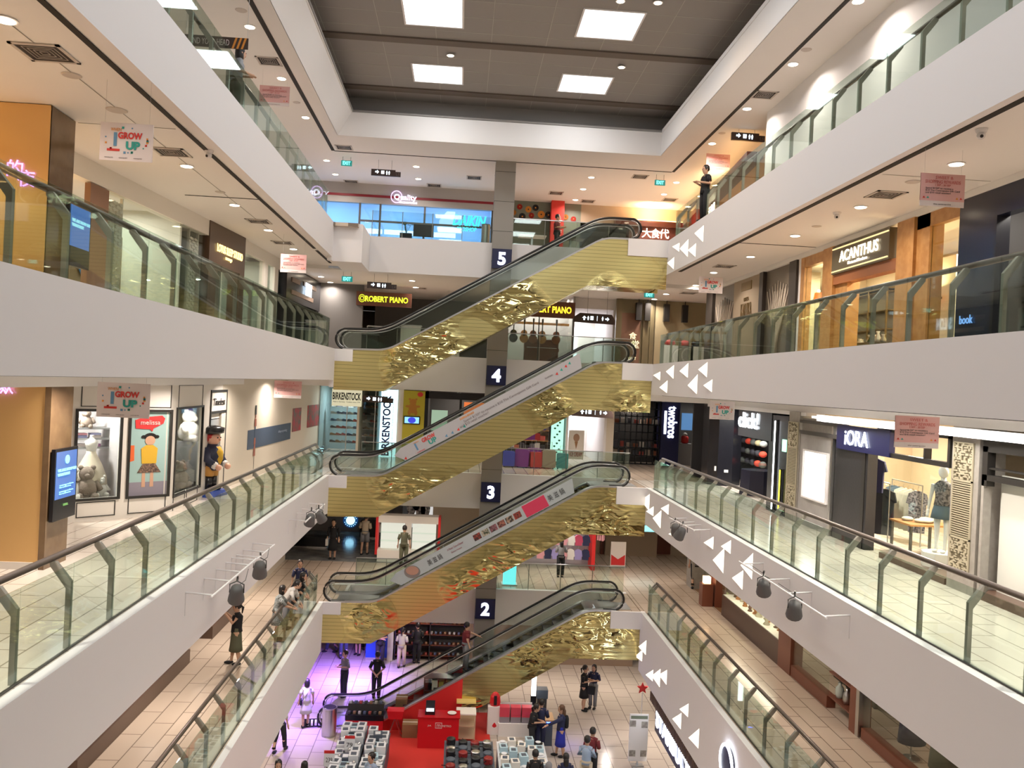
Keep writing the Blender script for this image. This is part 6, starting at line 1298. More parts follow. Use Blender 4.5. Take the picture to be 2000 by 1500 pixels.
# right of the pier: grey green wall with paper flowers, red banner, bright restaurants
f5w = Face((2, 37.5), (14, 37.5), 17.2)
wx = lambda x: f5w.px(x, 410)[0]
GG = mat('grey_green_wall', (.17, .19, .15), .5)
hb = MB(); f5w.box(hb, 0, wx(1135), 0, 3.0, -.2, 0, GG); f5w.box(hb, wx(1135), 12, 2.2, 3.0, -.2, 0, mat('tan_upper_wall', (.42, .33, .24), .6)); struct(hb, 'wall_far')
for x, y, c_, s_ in ((1015, 404, 0, .11), (1032, 409, 1, .13), (1046, 406, 2, .13), (1057, 419, 1, .15), (1038, 421, 0, .11), (1020, 423, 2, .14), (1071, 420, 2, .14), (1003, 415, 1, .11), (1105, 424, 1, .11), (1120, 428, 0, .11)):
    u, z = f5w.px(x, y); o = thing('paper_flower', ('red', 'orange', 'dark')[c_] + ' round paper flower on the grey-green wall of level 5', 'decoration', f5w.pt(u, z, .0), 0, 'paper flowers on the grey-green wall'); m_ = (PRED, PORG, BLACK)[c_]
    g = MB(); [g.prism([(0, 0), (s_ * math.cos(a) - .04 * math.sin(a), s_ * math.sin(a) + .04 * math.cos(a)), (s_ * 1.1 * math.cos(a), s_ * 1.1 * math.sin(a)), (s_ * math.cos(a) + .04 * math.sin(a), s_ * math.sin(a) - .04 * math.cos(a))], XZ, -.03, 0, m_) for a in [k * .45 for k in range(14)]]; g.obj('petals', o); g = MB(); g.ball((0, -.03, 0), s_ * .25, DBR if c_ == 1 else PORG, 8, sy=.4); g.obj('flower_centre', o)
u0, u1 = wx(1075), wx(1100); o = thing('red_shop_banner', 'upright red panel with pale vertical letters on level 5 right of the pier', 'sign', f5w.pt(u0, 0)); fchild(f5w, o, 'red_panel', lambda g: f5w.box(g, u0, u1, 0, f5w.px(1088, 396)[1], 0, .5, PRED)); text('charlie', f5w.pt(u0 + .3, 2.3, .52), (0, 0, -1), f5w.r, .2, BANW, o, w=.9, align='L')
rs = thing('restaurant_front', 'bright orange lit restaurant front with dark canopy at the far right of level 5', 'shop front', f5w.pt(wx(1270), 0))
fchild(f5w, rs, 'canopy', lambda g: (f5w.box(g, wx(1200), wx(1400), 2.1, 2.35, -.3, .5, DWOOD), f5w.box(g, wx(1228), wx(1400), 1.5, 2.1, -.3, .3, mat('dark_red_board', (.12, .03, .02), .5))))
OGL = em('orange_cove', (1, .55, .2), 7); WGL = em('hot_white_letters', (1, .85, .6), 9)
fchild(f5w, rs, 'cove_light', lambda g: f5w.box(g, wx(1240), wx(1400), 2.36, 2.4, .1, .45, OGL))
for i, x in enumerate((1262, 1279, 1296)): f5w.text('大食代'[i], wx(x), 1.62, .42, WGL, rs, d=.34)
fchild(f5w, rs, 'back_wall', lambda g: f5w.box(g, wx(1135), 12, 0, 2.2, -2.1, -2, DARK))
arealight(rs, (0, -1.0, 2.6), .3, 120, (1, .6, .3), sizey=.3, rot=(math.pi * .8, 0, 0))
for k, x in enumerate((1215, 1300, 1345)): p = f5w.pt(wx(x), 1.0, .8); o = thing('stall_lamp', ('white', 'orange', 'red')[k] + ' glowing stall lamp low behind the level 5 railing', 'lamp', p); g = MB(); g.lathe([(.12, 0), (.15, .1), (.05, .2)], (0, 0, 0), (em('white_hot', (1, .9, .8), 8), OGL, em('red_glow', (1, .1, .03), 4))[k], 12); g.obj('lamp_globe', o); g = MB(); g.box(-.01, .01, -.01, .01, -1.0, 0, DMETAL); g.obj('lamp_pole', o)
fs5 = Face((9.6, 36), (8.6, 24.5), 17.2)
r2 = thing('side_restaurant_front', 'glowing restaurant front receding along the right side of level 5', 'shop front', fs5.pt(5, 0)); fchild(fs5, r2, 'canopy', lambda g: (fs5.box(g, 0, 11, 2.0, 2.2, -.2, .3, DWOOD), fs5.box(g, 0, 11, .0, .9, -.2, 0, mat('dark_red_board')))); fchild(fs5, r2, 'cove_light', lambda g: fs5.box(g, .5, 10.5, 2.21, 2.25, 0, .25, OGL)); fs5.text('樂天皇朝', 4.5, 1.6, .35, WGL, r2, d=.02); fchild(fs5, r2, 'back_panel', lambda g: fs5.box(g, 0, 11, 0, 3, -1.2, -1.1, mat('amber_interior', (.35, .18, .08), .5)))
arealight(r2, fs5.pt(5, 2.4, .1) - r2.location, .3, 90, (1, .65, .35), sizey=8, rot=(math.pi * .85, 0, 0))
hb = MB(); hb.box(8.5, 8.6, YB, 23.8, 17.2, TOPZ, WHITE); hb.box(8.5, 13, 23.8, 23.9, 17.2, TOPZ, WHITE); struct(hb, 'wall_right')
hb = MB(); hb.box(-7.6, -7.5, YB, 31, 17.2, TOPZ, WHITE); struct(hb, 'wall_left')
for k, x in enumerate((1040, 1115)): p = P(x, 445, y=33.5); o = thing('food_table', ('white', 'dark')[k] + ' table behind the level 5 railing right of the pier', 'table', (p.x, 33.5, 17.2)); g = MB(); g.box(-.55, .55, -.35, .35, .70, .74, (PINKW, DBR)[k]); g.obj('table_top', o); g = MB(); g.box(-.04, .04, -.04, .04, .03, .7, STEEL); g.box(-.3, .3, -.25, .25, 0, .03, STEEL); g.obj('pedestal', o)
# ================================================================ people
SK1 = mat('skin', (.55, .33, .22), .55); SK2 = mat('skin_tan', (.42, .24, .15), .55)
HB = mat('dark_hair', (.012, .009, .008), .45); HBR = mat('brown_hair', (.10, .045, .02), .5)
def cloth(n, c): return mat('cloth_' + n, c, .9)
CB, CW_, CG, CN, CJ, CR, CLB, CBG, CDK = cloth('black', (.012, .012, .014)), cloth('white', (.62, .60, .56)), cloth('grey', (.20, .20, .21)), cloth('navy', (.02, .025, .07)), cloth('denim', (.045, .06, .11)), cloth('maroon', (.16, .02, .025)), cloth('light_blue', (.33, .42, .56)), cloth('beige', (.50, .42, .30)), cloth('olive', (.10, .10, .06))
STRIPE = mat('cloth_check', (.08, .10, .10), .9, noise=(40, (.35, .36, .34)))
ARMS = {'down': ((.22, .03, 1.12), (.24, -.05, .88)), 'hold': ((.22, .02, 1.10), (.07, -.28, 1.14)), 'up': ((.22, -.10, 1.16), (.07, -.30, 1.38)), 'crossed': ((.24, -.02, 1.12), (-.08, -.20, 1.10)), 'behind': ((.25, .10, 1.12), (.05, .16, .92)), 'lean': ((.22, -.20, 1.14), (.10, -.44, 1.08)), 'reach': ((.22, -.25, 1.22), (.22, -.52, 1.10))}
def remesh(me, vox):
    o = bpy.data.objects.new('tmp', me); COL.objects.link(o); m = o.modifiers.new('r', 'REMESH'); m.mode = 'VOXEL'; m.voxel_size = vox; m.use_smooth_shade = True
    bpy.context.view_layer.update(); ev = o.evaluated_get(bpy.context.evaluated_depsgraph_get()); r = bpy.data.meshes.new_from_object(ev); mats = list(me.materials)
    bpy.data.objects.remove(o); r.materials.clear(); [r.materials.append(x) for x in mats]; return r
PROTO = {}
def body_mesh(arms, legs, bend):
    key = (arms, legs, bend)
    if key in PROTO: return PROTO[key]
    def B_(p):                       # bend of the upper body about the hips
        x, y, z = p
        if z <= .92 or not bend: return (x, y, z)
        a = bend; dz = z - .92; return (x, y * math.cos(a) - dz * math.sin(a), .92 + dz * math.cos(a) + y * math.sin(a))
    g = MB()
    T = lambda pts, r, n=10: g.tube([B_(p) for p in pts], r, SK1, n)
    st = {'stand': (0, 0), 'walk': (-.20, .20), 'step': (-.10, .10)}[legs]; J = {'B': B_}
    for s, dy in ((-1, st[0]), (1, st[1])):
        hip = (s * .085, 0, .90); kn = (s * .095, dy * .5 - .02, .48); an = (s * .09, dy, .08 + (.05 if dy > .1 else 0)); J['leg%d' % s] = (hip, kn, an)
        T([hip, kn, an], [.085, .055, .038]); T([(kn[0], kn[1] + .02, .38), (an[0], an[1] + .015, .22)], [.055, .04]); g.ball((an[0], an[1] - .07, .04), .045, SK1, 8, sy=2.4, sz=.8)
    T([(0, 0, .86), (0, 0, .98), (0, .01, 1.12), (0, .01, 1.28), (0, 0, 1.36)], [.125, .115, .10, .125, .09], 14)
    T([(-.13, .01, 1.32), (0, .01, 1.34), (.13, .01, 1.32)], [.06, .08, .06])
    T([(0, 0, 1.34), (0, -.01, 1.46)], [.05, .045])
    hd = B_((0, -.02, 1.54)); g.lathe([(.03, -.13), (.058, -.11), (.072, -.06), (.082, 0), (.08, .06), (.055, .11), (.02, .125)], hd, SK1, 14, sy=1.15)
    g.ball((hd[0], hd[1] - .095, hd[2] - .02), .018, SK1, 8, sz=1.5)
    for s in (-1, 1): g.ball((hd[0] + s * .082, hd[1] + .01, hd[2] - .01), .02, SK1, 6, sz=1.4)
    AR = ARMS[arms] if isinstance(arms, str) else arms
    for s in (-1, 1):
        e, w_ = [Vector(q) for q in AR]
        if arms == 'reach' and s == -1: e, w_ = [Vector(q) for q in ARMS['down']]
        sh = Vector((s * .165, .01, 1.31)); e = Vector((e.x * s, e.y, e.z)); w_ = Vector((w_.x * s, w_.y + (.05 if arms == 'crossed' and s > 0 else 0), w_.z)); J['arm%d' % s] = (sh, e, w_)
        T([sh, e, w_], [.052, .042, .028]); d = (w_ - e).normalized(); T([w_, w_ + d * .07], [.03, .034])
        side = d.cross(Vector((0, 0, 1))); side = side.normalized() if side.length > .1 else Vector((1, 0, 0))
        for k, L in enumerate((.065, .078, .075, .06)):
            q = w_ + d * .07 + side * (k - 1.5) * .019; T([q - d * .01, q + d * L * .55 + Vector((0, 0, -.006)), q + d * L + Vector((0, -.008, -.02))], [.0095, .009, .008], 6)
        q = w_ + d * .03 + side * -.03; T([q, q - side * .025 + d * .04], [.011, .009], 6)
    bm_ = bpy.data.meshes.new('body'); bm_.from_pydata(g.v, [], g.f); bm_.materials.append(SK1); r = remesh(bm_, .0135); bpy.data.meshes.remove(bm_)
    PROTO[key] = (r, J, hd); return PROTO[key]
def person(pos, rz, h, label, top=CB, bottom=CB, kind='trousers', arms='down', legs='stand', hair='short', bend=0.0, sleeve=.5, skin=SK1, haircol=HB, shoes=CB, extra=None):
    me, J, hd = body_mesh(arms, legs, bend); B_ = J['B']
    o = thing('person', label, 'person', pos, rz); sc = h / 1.66; o.scale = (sc, sc, sc)
    b = bpy.data.objects.new('body', me if skin is SK1 else me.copy()); COL.objects.link(b); b.parent = o
    if skin is not SK1: b.data.materials[0] = skin
    g = MB(); T = lambda pts, r, m, n=12: g.tube([B_(p) for p in pts], r, m, n)
    dress = kind == 'dress'
    g.v = []; T([(0, .005, .88 if not dress else .86), (0, 0, .98), (0, .01, 1.12), (0, .01, 1.28), (0, .005, 1.375)], [.150, .136, .130, .142, .075], top, 16)
    g.tube([B_(p) for p in ((-.15, .01, 1.315), (0, .01, 1.335), (.15, .01, 1.315))], [.068, .085, .068], top, 12)
    for s in (-1, 1):
        sh, e, w_ = J['arm%d' % s]; t = sleeve
        if t <= .5: pts = [sh, sh.lerp(e, t * 2)]; rr = [.066, .060]
        else: pts = [sh, e, e.lerp(w_, (t - .5) * 2)]; rr = [.066, .054, .044]
        T([tuple(p) for p in pts], rr, top, 10)
    g.obj('dress_top' if dress else 'top', o, True)
    g = MB(); T = lambda pts, r, m, n=12: g.tube([B_(p) for p in pts], r, m, n)
    if kind in ('trousers', 'shorts'):
        T([(0, 0, .84), (0, 0, 1.0)], [.152, .138], bottom, 16)
        for s in (-1, 1):
            hip, kn, an = [Vector(q) for q in J['leg%d' % s]]; pts = [hip + Vector((0, 0, .02)), kn, kn.lerp(an, .92)] if kind == 'trousers' else [hip + Vector((0, 0, .02)), hip.lerp(kn, .85)]
            g.tube([tuple(p) for p in pts], [.105, .078, .065] if kind == 'trousers' else [.105, .10], bottom, 12)
    else:
        lo = {'skirt': .55, 'midi': .38, 'dress': .50}[kind]; g.lathe([(.21, lo), (.19, lo + .15), (.16, .84), (.135, 1.0)], (0, 0, 0), bottom, 18, sy=.85)
    g.obj('skirt' if kind in ('skirt', 'midi', 'dress') else kind, o, True)
    x, y, z = hd; g = MB()
    g.lathe([(.060, -.05), (.090, -.02), (.096, .04), (.088, .09), (.055, .135), (.015, .15)], (x, y + .022, z), haircol, 16, sy=1.12)
    if hair == 'long': g.tube([(x, y + .05, z + .05), (x, y + .085, z - .05), (x, y + .09, z - .18), (x, y + .08, z - .30)], [.07, .082, .075, .03], haircol, 12)
    if hair == 'bob': g.lathe([(.075, -.14), (.096, -.10), (.10, 0), (.08, .08)], (x, y + .035, z), haircol, 16, sy=.95)
    if hair == 'tail': g.tube([(x, y + .09, z + .05), (x, y + .16, z - .02), (x, y + .14, z - .18)], [.03, .035, .015], haircol, 8)
    g.obj('hair', o, True)
    g = MB()
    for s in (-1, 1): g.ball((x + s * .03, y - .092, z + .005), .0095, BLACK, 6)
    g.obj('eyes', o); g = MB(); g.box(x - .022, x + .022, y - .094, y - .086, z - .062, z - .054, mat('lips', (.35, .10, .09), .5)); g.obj('mouth', o)
    g = MB()
    for s in (-1, 1):
        an = J['leg%d' % s][2]; g.ball((an[0], an[1] - .065, .045), .055, shoes, 10, sy=2.3, sz=.8)
    g.obj('shoes', o, True)
    if extra: extra(o, J)
    return o
def phone(o, J):
    w_ = J['arm1'][2]; g = MB(); g.box(-.04, .04, w_.y - .07, w_.y - .06, w_.z, w_.z + .15, BLACK); g.obj('phone', o)
def bag(m, side=1, z=.75):
    def f(o, J):
        w_ = J['arm%d' % side][2]; g = MB(); g.prism([(-.13, z - .28), (.13, z - .28), (.15, z), (-.15, z)], lambda U, V, W: (w_.x + W, w_.y + U, V), -.05, .05, m); g.tube([(w_.x, w_.y - .1, z), (w_.x, w_.y - .05, w_.z), (w_.x, w_.y + .05, w_.z), (w_.x, w_.y + .1, z)], .008, m, 5); g.obj('hand_bag', o)
    return f
def strap(m):
    def f(o, J): g = MB(); g.tube([(-.13, .10, 1.38), (0, .145, 1.2), (.15, .12, .98)], .008, BLACK, 5); g.prism([(-.1, .80), (.1, .80), (.1, .98), (-.1, .98)], YZ, .15, .22, m); g.obj('shoulder_bag', o)
    return f
def backpack(m):
    def f(o, J): g = MB(); g.lathe([(.10, .95), (.13, 1.0), (.13, 1.25), (.08, 1.33)], (0, .17, 0), m, 12, sy=.6); g.obj('backpack', o, True)
    return f
def at(x, y, z):                      # z 1.6: the pixel is a head, the feet stand on the ground floor
    p = P(x, y, z=z); p.z = 0 if z == 1.6 else p.z; return p
PI = math.pi
person((-5.05, 18.1, 17.2), 2.1, 1.66, 'person in a grey shirt leaning on the left railing of the top level', cloth('pale_grey', (.30, .32, .34)), CDK, 'trousers', 'hold', 'stand', 'bob', bend=.12)
person((7.15, 25.2, 17.2), -1.3, 1.72, 'person in a black shirt standing at the right railing of the top level', CB, CB, 'trousers', 'hold', sleeve=.35)
p = P(1087, 470, y=33.2); person((p.x, 33.2, 17.2), 1.2, 1.6, 'person in a red top behind the top level railing right of the pier', CR, CB, 'trousers', 'hold')
person(at(459, 1298, 4.3), -1.35, 1.64, 'woman in a sleeveless black top and long dark skirt photographing on level two', CB, CDK, 'midi', 'up', 'step', 'tail', sleeve=.08, extra=phone)
person(at(649, 1092, 4.3), 0.0, 1.66, 'long haired woman in black with a white bag standing on the dark floor', CB, CB, 'midi', 'down', 'stand', 'long', sleeve=.85, extra=bag(CW_, -1, .86))
person(at(711, 1084, 4.3), PI - .2, 1.76, 'man in a pale shirt and shorts seen from behind on level two', CBG, CG, 'shorts', 'hold', 'step', 'short', bend=.12)
person(at(738, 1082, 4.3), 1.9, 1.6, 'person in white with a red cap at the black counter of level two', CW_, CB, 'trousers', 'lean', bend=.25, haircol=RED)
person(at(787, 1108, 4.3), PI, 1.7, 'man in an olive shirt behind the hotpot banner escalator on level two', CDK, CDK, 'trousers', 'down')
person((-4.95, 27.8, 4.3), .2, 1.62, 'long haired woman in a dark blouse facing forward at the level two railing end', CN, CB, 'trousers', 'down', 'stand', 'long', sleeve=.6)
person((-4.93, 26.6, 4.3), 1.45, 1.6, 'dark haired person in black bent over the left railing of level two', CB, CB, 'trousers', 'lean', 'stand', 'bob', bend=.55)
person((-4.93, 25.6, 4.3), 1.45, 1.6, 'dark haired person in a white top bent over the left railing of level two', CW_, CG, 'trousers', 'lean', 'stand', 'short', bend=.6)
person((-4.95, 24.5, 4.3), 1.7, 1.6, 'woman in a checked dress at the left railing of level two', STRIPE, STRIPE, 'dress', 'lean', 'stand', 'bob', bend=.2)
person(at(1094, 1128, 4.3), PI, 1.55, 'woman with long dark hair seen from behind at the pink clothes stall', CG, CB, 'trousers', 'hold', 'stand', 'long')
person(at(1357, 1149, 4.3), PI - .3, 1.72, 'man in grey shirt and black trousers walking away past the wooden shops', CG, CB, 'trousers', 'down', 'walk')
person((.62, 29.5, (.62 + 2.5) * TAN + .03), PI / 2 + .3, 1.70, 'man in a maroon shirt riding the lowest escalator', CR, CG, 'trousers', 'reach', 'stand', sleeve=.35)
person(at(596, 1420, 0), PI + .3, 1.63, 'woman in a pale dress with a thin shoulder strap walking on the ground floor', CW_, CW_, 'dress', 'down', 'step', 'bob', sleeve=.4, extra=strap(CB))
person(at(671, 1361, 0), -.9, 1.74, 'man in a grey shirt and dark trousers behind the lowest escalator', CG, CB, 'trousers', 'hold', 'stand', 'short', sleeve=.6)
person(at(734, 1364, 0), PI, 1.74, 'man in a black shirt seen from behind beside the lowest escalator', CB, CB, 'trousers', 'behind', 'stand')
person(at(741, 1300, 0), .1, 1.76, 'man in black with crossed arms before the blue wall of the ground floor', CB, CB, 'trousers', 'crossed', sleeve=.35)
person(at(647, 1274, 0), -1.2, 1.72, 'person in dark jeans walking at the far left of the ground floor', CN, CJ, 'trousers', 'down', 'walk')
person(at(670, 1286, 0), PI, 1.72, 'person in a pale top and jeans at the far left of the ground floor', CW_, CJ, 'trousers', 'hold', 'step')
person(at(699, 1279, 0), -.5, 1.62, 'person in a short black skirt at the far end of the violet lit floor', CB, CB, 'skirt', 'down', 'stand', 'long')
person(at(712, 1268, 0), .4, 1.7, 'person in black trousers behind the one in the short skirt', CB, CB, 'trousers', 'down')
person(at(783, 1304, 0), PI - .2, 1.66, 'woman in white top and beige trousers with a yellow tote bag', CW_, CBG, 'trousers', 'hold', 'step', 'tail', extra=bag(mat('cloth_yellow', (.6, .5, .2), .9), 1, .9))
person(at(813, 1296, 0), PI + .2, 1.72, 'man in dark clothes facing the shoe shelves of the ground floor', CB, CB, 'trousers', 'hold', 'stand')
person(at(545, 1469, 0), PI - .3, 1.64, 'person in a white top and black trousers walking under the left level two edge', CW_, CB, 'trousers', 'down', 'walk', 'bob')
person(at(544, 1489, 1.6), .2, 1.66, 'dark haired person at the lower frame edge below the white topped walker', CDK, CB, 'trousers', 'down', 'step', 'bob')
person(at(595, 1491, 1.6), PI, 1.64, 'dark haired person at the lower frame edge left of the white price stand', CB, CB, 'trousers', 'down', 'stand', 'bob')
person(at(1139, 1388, 0), 1.2, 1.68, 'woman in a black dress with a black bag talking on the brown tiled floor', CB, CB, 'dress', 'hold', 'stand', 'tail', extra=bag(CB, -1, .95))
person(at(1157, 1384, 0), -.5, 1.64, 'person in dark top and grey trousers looking down beside the woman in black dress', CN, CG, 'trousers', 'hold', 'stand', 'bob')
person(at(1093, 1478, 0), -1.5, 1.66, 'brown haired woman in a blue dress reaching to the wooden counter', CN, cloth('blue', (.02, .03, .35)), 'midi', 'reach', 'step', 'long', haircol=HBR, sleeve=.9, extra=backpack(CB))
person(at(1158, 1428, 1.6), PI - .5, 1.7, 'man in a maroon shirt at the lower right with a phone at his ear', CR, CB, 'trousers', 'hold')
person(at(1147, 1446, 1.6), PI - .4, 1.72, 'man in a light blue shirt with crossed arms at the lower edge', CLB, CBG, 'trousers', 'crossed', sleeve=.9)
person(at(1106, 1472, 1.6), PI, 1.6, 'long haired person in dark navy left of the light blue shirt', CN, CB, 'trousers', 'down', 'stand', 'long', sleeve=.9)
person(at(1046, 1472, 1.6), PI, 1.7, 'man in black seen from behind at the crockery tables', CB, CB, 'trousers', 'hold', sleeve=.9)
person(at(1072, 1494, 1.6), PI - .3, 1.66, 'grey haired person in white at the lower edge beside the man in black', CW_, CG, 'trousers', 'hold', haircol=CG)
person(at(726, 1478, 1.6), -.7, 1.7, 'man in a grey blue shirt behind the crockery table with the price stands', CLB, CG, 'trousers', 'hold')
person(at(1041, 1376, 1.6), 1.4, 1.64, 'dark haired woman behind the glowing white upright panel', CB, CB, 'trousers', 'hold', 'stand', 'tail', bend=.2)
person(at(1058, 1372, 1.6), PI, 1.7, 'person in navy carrying a grey bag behind the glowing white panel', CN, CN, 'trousers', 'hold')
# ================================================================ level 2 shops
GR2 = mat('charcoal_floor', (.20, .20, .20), .12, noise=(2.5, (.30, .30, .28))); GW2 = mat('grey_render_wall', (.36, .34, .33), .6)
F2 = 4.3
b = MB(); b.box(-8.6, -1.0, 35.2, 42.0, F2 + .002, F2 + .012, GR2); struct(b, 'floor')
b = MB(); b.box(-8.6, 1.2, 42.0, 42.2, F2, 7.3, GW2); struct(b, 'wall_back')
b = MB(); b.box(-7.1, -6.9, 27.5, 35.2, F2, 7.3, BEIGE); b.box(-8.7, -8.6, 35.2, 42, F2, 7.3, DARK); struct(b, 'wall_left')
CYD = em('cyan_disc', (.35, .75, 1.0), 3.0); NVD = em('navy_disc_rim', (.01, .06, .20), 1.0)
p = P(685, 1016, y=41.99); o = thing('round_shop_sign', 'round glowing blue and white sign on the grey back wall of level two', 'sign', p)
TX = Matrix.Rotation(math.pi / 2, 3, 'X')
g = MB(); g.lathe([(.36, 0), (.36, .06)], (0, -.0, 0), NVD, 28, T=TX); g.obj('sign_rim', o); g = MB(); g.lathe([(.22, .06), (.22, .08)], (0, 0, 0), CYD, 24, T=TX); g.obj('lit_disc', o)
text('BIRKENHEAD', p + Vector((0, -.08, .235)), (1, 0, 0), (0, 0, 1), .08, CYD, o, w=.4, depth=.005) if False else None
g = MB(); [g.box(.29 * math.cos(a) - .015, .29 * math.cos(a) + .015, -.07, -.06, .29 * math.sin(a) - .02, .29 * math.sin(a) + .02, CYD) for a in [k * .35 for k in range(18)] if abs(math.sin(a)) > .3]; g.obj('rim_letters', o)
b = MB(); b.box(-2.4, -.2, 39.0, 39.2, F2, 7.3, BLACK); struct(b, 'wall_shop')
for k, (x, y, w_, m_, lb) in enumerate(((606, 1068, 1.6, BLACK, 'long black bench under the spotlights, far left of level two'), (722, 1050, .9, BLACK, 'black box counter beside the man in shorts on level two'))): q = at(x, y, F2); o = thing('black_bench', lb, 'bench', q); g = MB(); g.box(-w_ / 2, w_ / 2, -.3, .3, .08, .5 + .3 * k, m_); g.obj('bench_body', o); g = MB(); g.box(-w_ / 2 + .06, w_ / 2 - .06, -.25, .25, 0, .08, STEEL); g.obj('bench_foot', o)
q = at(795, 1096, F2); ki = thing('white_kiosk', 'beige kiosk with red edges and two lit white display cases on level two', 'kiosk', q)
g = MB(); g.box(-1.25, 1.25, -.3, .3, 0, .5, CREAMW); g.box(-1.25, 1.25, -.3, .3, 1.65, 1.95, CREAMW); g.box(-.12, .12, -.3, .3, .5, 1.65, CREAMW); g.obj('kiosk_frame', ki)
for s in (-1, 1):
    g = MB(); g.box(s * 1.25, s * 1.35, -.32, .32, .3, 1.95, RED); g.obj('red_edge', ki); g = MB(); g.box(s * .66 - .5, s * .66 + .5, .1, .15, .5, 1.65, em('lit_case_back', (.95, .88, .78), 1.1)); g.obj('case_back', ki); g = MB(); g.box(s * .66 - .5, s * .66 + .5, -.28, -.27, .5, 1.65, SHOPGL); g.obj('case_glass', ki); g = MB(); [g.box(s * .66 - .5, s * .66 + .5, -.2, .1, z, z + .015, SHOPGL) for z in (.85, 1.2)]; g.obj('case_shelf', ki)
fg = Face((-1.2, 38.8), (12.5, 38.8), F2)
gx = lambda x, y=1060: fg.px(x, y)[0]
b = MB(); fg.box(b, 0, 13.7, 0, 3, -.2, 0, mat('tan_far_wall', (.45, .36, .26), .6)); struct(b, 'wall_far')
po = thing('window_poster', 'black and white figure poster behind the kiosk, level two', 'poster', fg.pt(gx(812, 1010), .6, .0)); fchild(fg, po, 'poster_sheet', lambda g: fg.box(g, gx(797, 1010), gx(845, 1010), .9, 2.9, 0, .03, em('lit_poster_white', (.8, .78, .76), .9))); fchild(fg, po, 'dark_print', lambda g: [disc(fg, g, gx(803 + k * 9, 1010), 1.9 + .3 * math.sin(k * 2), .22, .5, .032, mat('print_black', (.03, .02, .02), .6, noise=(9, (.5, .45, .42)))) for k in range(4)])
cs = thing('counter_shop_front', 'beige shop front with a turquoise lit display strip and dark red panels', 'shop front', fg.pt(gx(1230), 0)); zt = fg.px(1230, 1030)[1]
fchild(fg, cs, 'counter_front', lambda g: fg.box(g, gx(1180), gx(1280), 0, zt - .12, 0, .35, mat('beige_counter', (.38, .29, .2), .5))); fchild(fg, cs, 'lit_display', lambda g: fg.box(g, gx(1180), gx(1278), zt - .12, zt + .12, .05, .3, em('turquoise_display', (.35, .85, .85), 1.6))); fchild(fg, cs, 'dark_red_panel', lambda g: fg.box(g, gx(1172), gx(1179), 0, 2, 0, .2, DWOOD)); fchild(fg, cs, 'dark_red_panel', lambda g: fg.box(g, gx(1281), gx(1308), .1, zt, 0, .2, DWOOD))
for k in range(10): g = MB(); g.lathe([(.06, 0), (.08, .05), (.05, .12)], (0, 0, 0), (FURW, STEEL, BOT[0])[k % 3], 8); q = g.obj('display_dish', smooth=True); q.location = fg.pt(gx(1184) + k * .24, zt + .12, .18); tag(q, 'small dish on the turquoise lit counter of level two', 'dish', 'dishes on the turquoise counter')
# clothes stall
q = at(1098, 1128, F2); st = thing('clothes_stall', 'stall with mesh racks and a red side panel full of pink baby clothes', 'stall', (q.x + .1, 35.4, F2))
g = MB(); g.box(-1.6, 1.3, -.02, .02, 1.95, 2.15, CREAMW); g.box(-1.6, 1.3, .6, .65, 0, 2.1, mat('stall_back', (.3, .27, .27), .7)); g.obj('stall_frame', st); g = MB(); g.box(1.3, 1.45, -.3, .65, 0, 2.25, RED); g.obj('red_panel', st)
g = MB(); [g.box(-1.6, 1.3, -.01, .0, z, z + .01, STEEL) for z in (1.5, 1.6, 1.7, 1.8)]; [g.box(x * .25 - 1.6, x * .25 - 1.59, -.01, 0, 1.4, 1.95, STEEL) for x in range(12)]; g.obj('wire_mesh', st)
BBY = [cloth('pink', (.62, .30, .33)), cloth('rose', (.5, .07, .14)), CG, cloth('lilac', (.28, .25, .5)), CW_, CN]
for k in range(18): garment((st.location.x - 1.5 + (k % 9) * .32, 35.4 - .15, F2 + (1.45 if k < 9 else .85)), random.uniform(-.3, .3), BBY[random.randrange(6)], 'baby garment hanging in the clothes stall of level two', 'top', .72, 'baby clothes in the stall')
for k in range(3): garment((st.location.x + 1.6 + k * .08, 35.3 - k * .1, F2 + 1.9), 1.2, BBY[0], 'pink baby jacket on the right side of the clothes stall', 'top', 1.0, 'pink jackets at the stall side')
arealight(st, (0, -.2, 2.0), .2, 30, (1, .96, .95), sizey=.2)
q = at(995, 1152, F2); q.y = 32.0; q.x = P(995, 1140, y=32).x; cb = thing('lit_cabinet', 'turquoise glowing cabinet stack behind the level two railing right of the pier', 'cabinet', (q.x, 32.2, F2)); g = MB(); g.box(-.24, .24, -.2, .2, 0, .75, em('turq_glow', (.15, .75, .8), 2.0)); g.obj('lower_case', cb); g = MB(); g.box(-.2, .2, -.18, .18, .75, 1.2, em('turq_glow2', (.4, .85, .9), 2.0)); g.obj('upper_case', cb); g = MB(); g.box(-.3, .3, -.25, .25, -.0, .04, PINKW); g.obj('foot_plate', cb)
q = at(1206, 1108, F2); sn = thing('poster_stand', 'white and red upright poster stand before the beige counter of level two', 'poster stand', q); g = MB(); g.box(-.33, .33, -.02, .02, .05, 1.1, CREAMW); g.obj('poster_sheet', sn); g = MB(); g.prism([(-.3, .1), (.3, .1), (.3, .55), (0, .35), (-.3, .55)], XZ, -.03, -.02, BUB); g.obj('red_print', sn); g = MB(); g.box(-.35, .35, -.15, .15, 0, .04, STEEL); g.obj('stand_foot', sn)
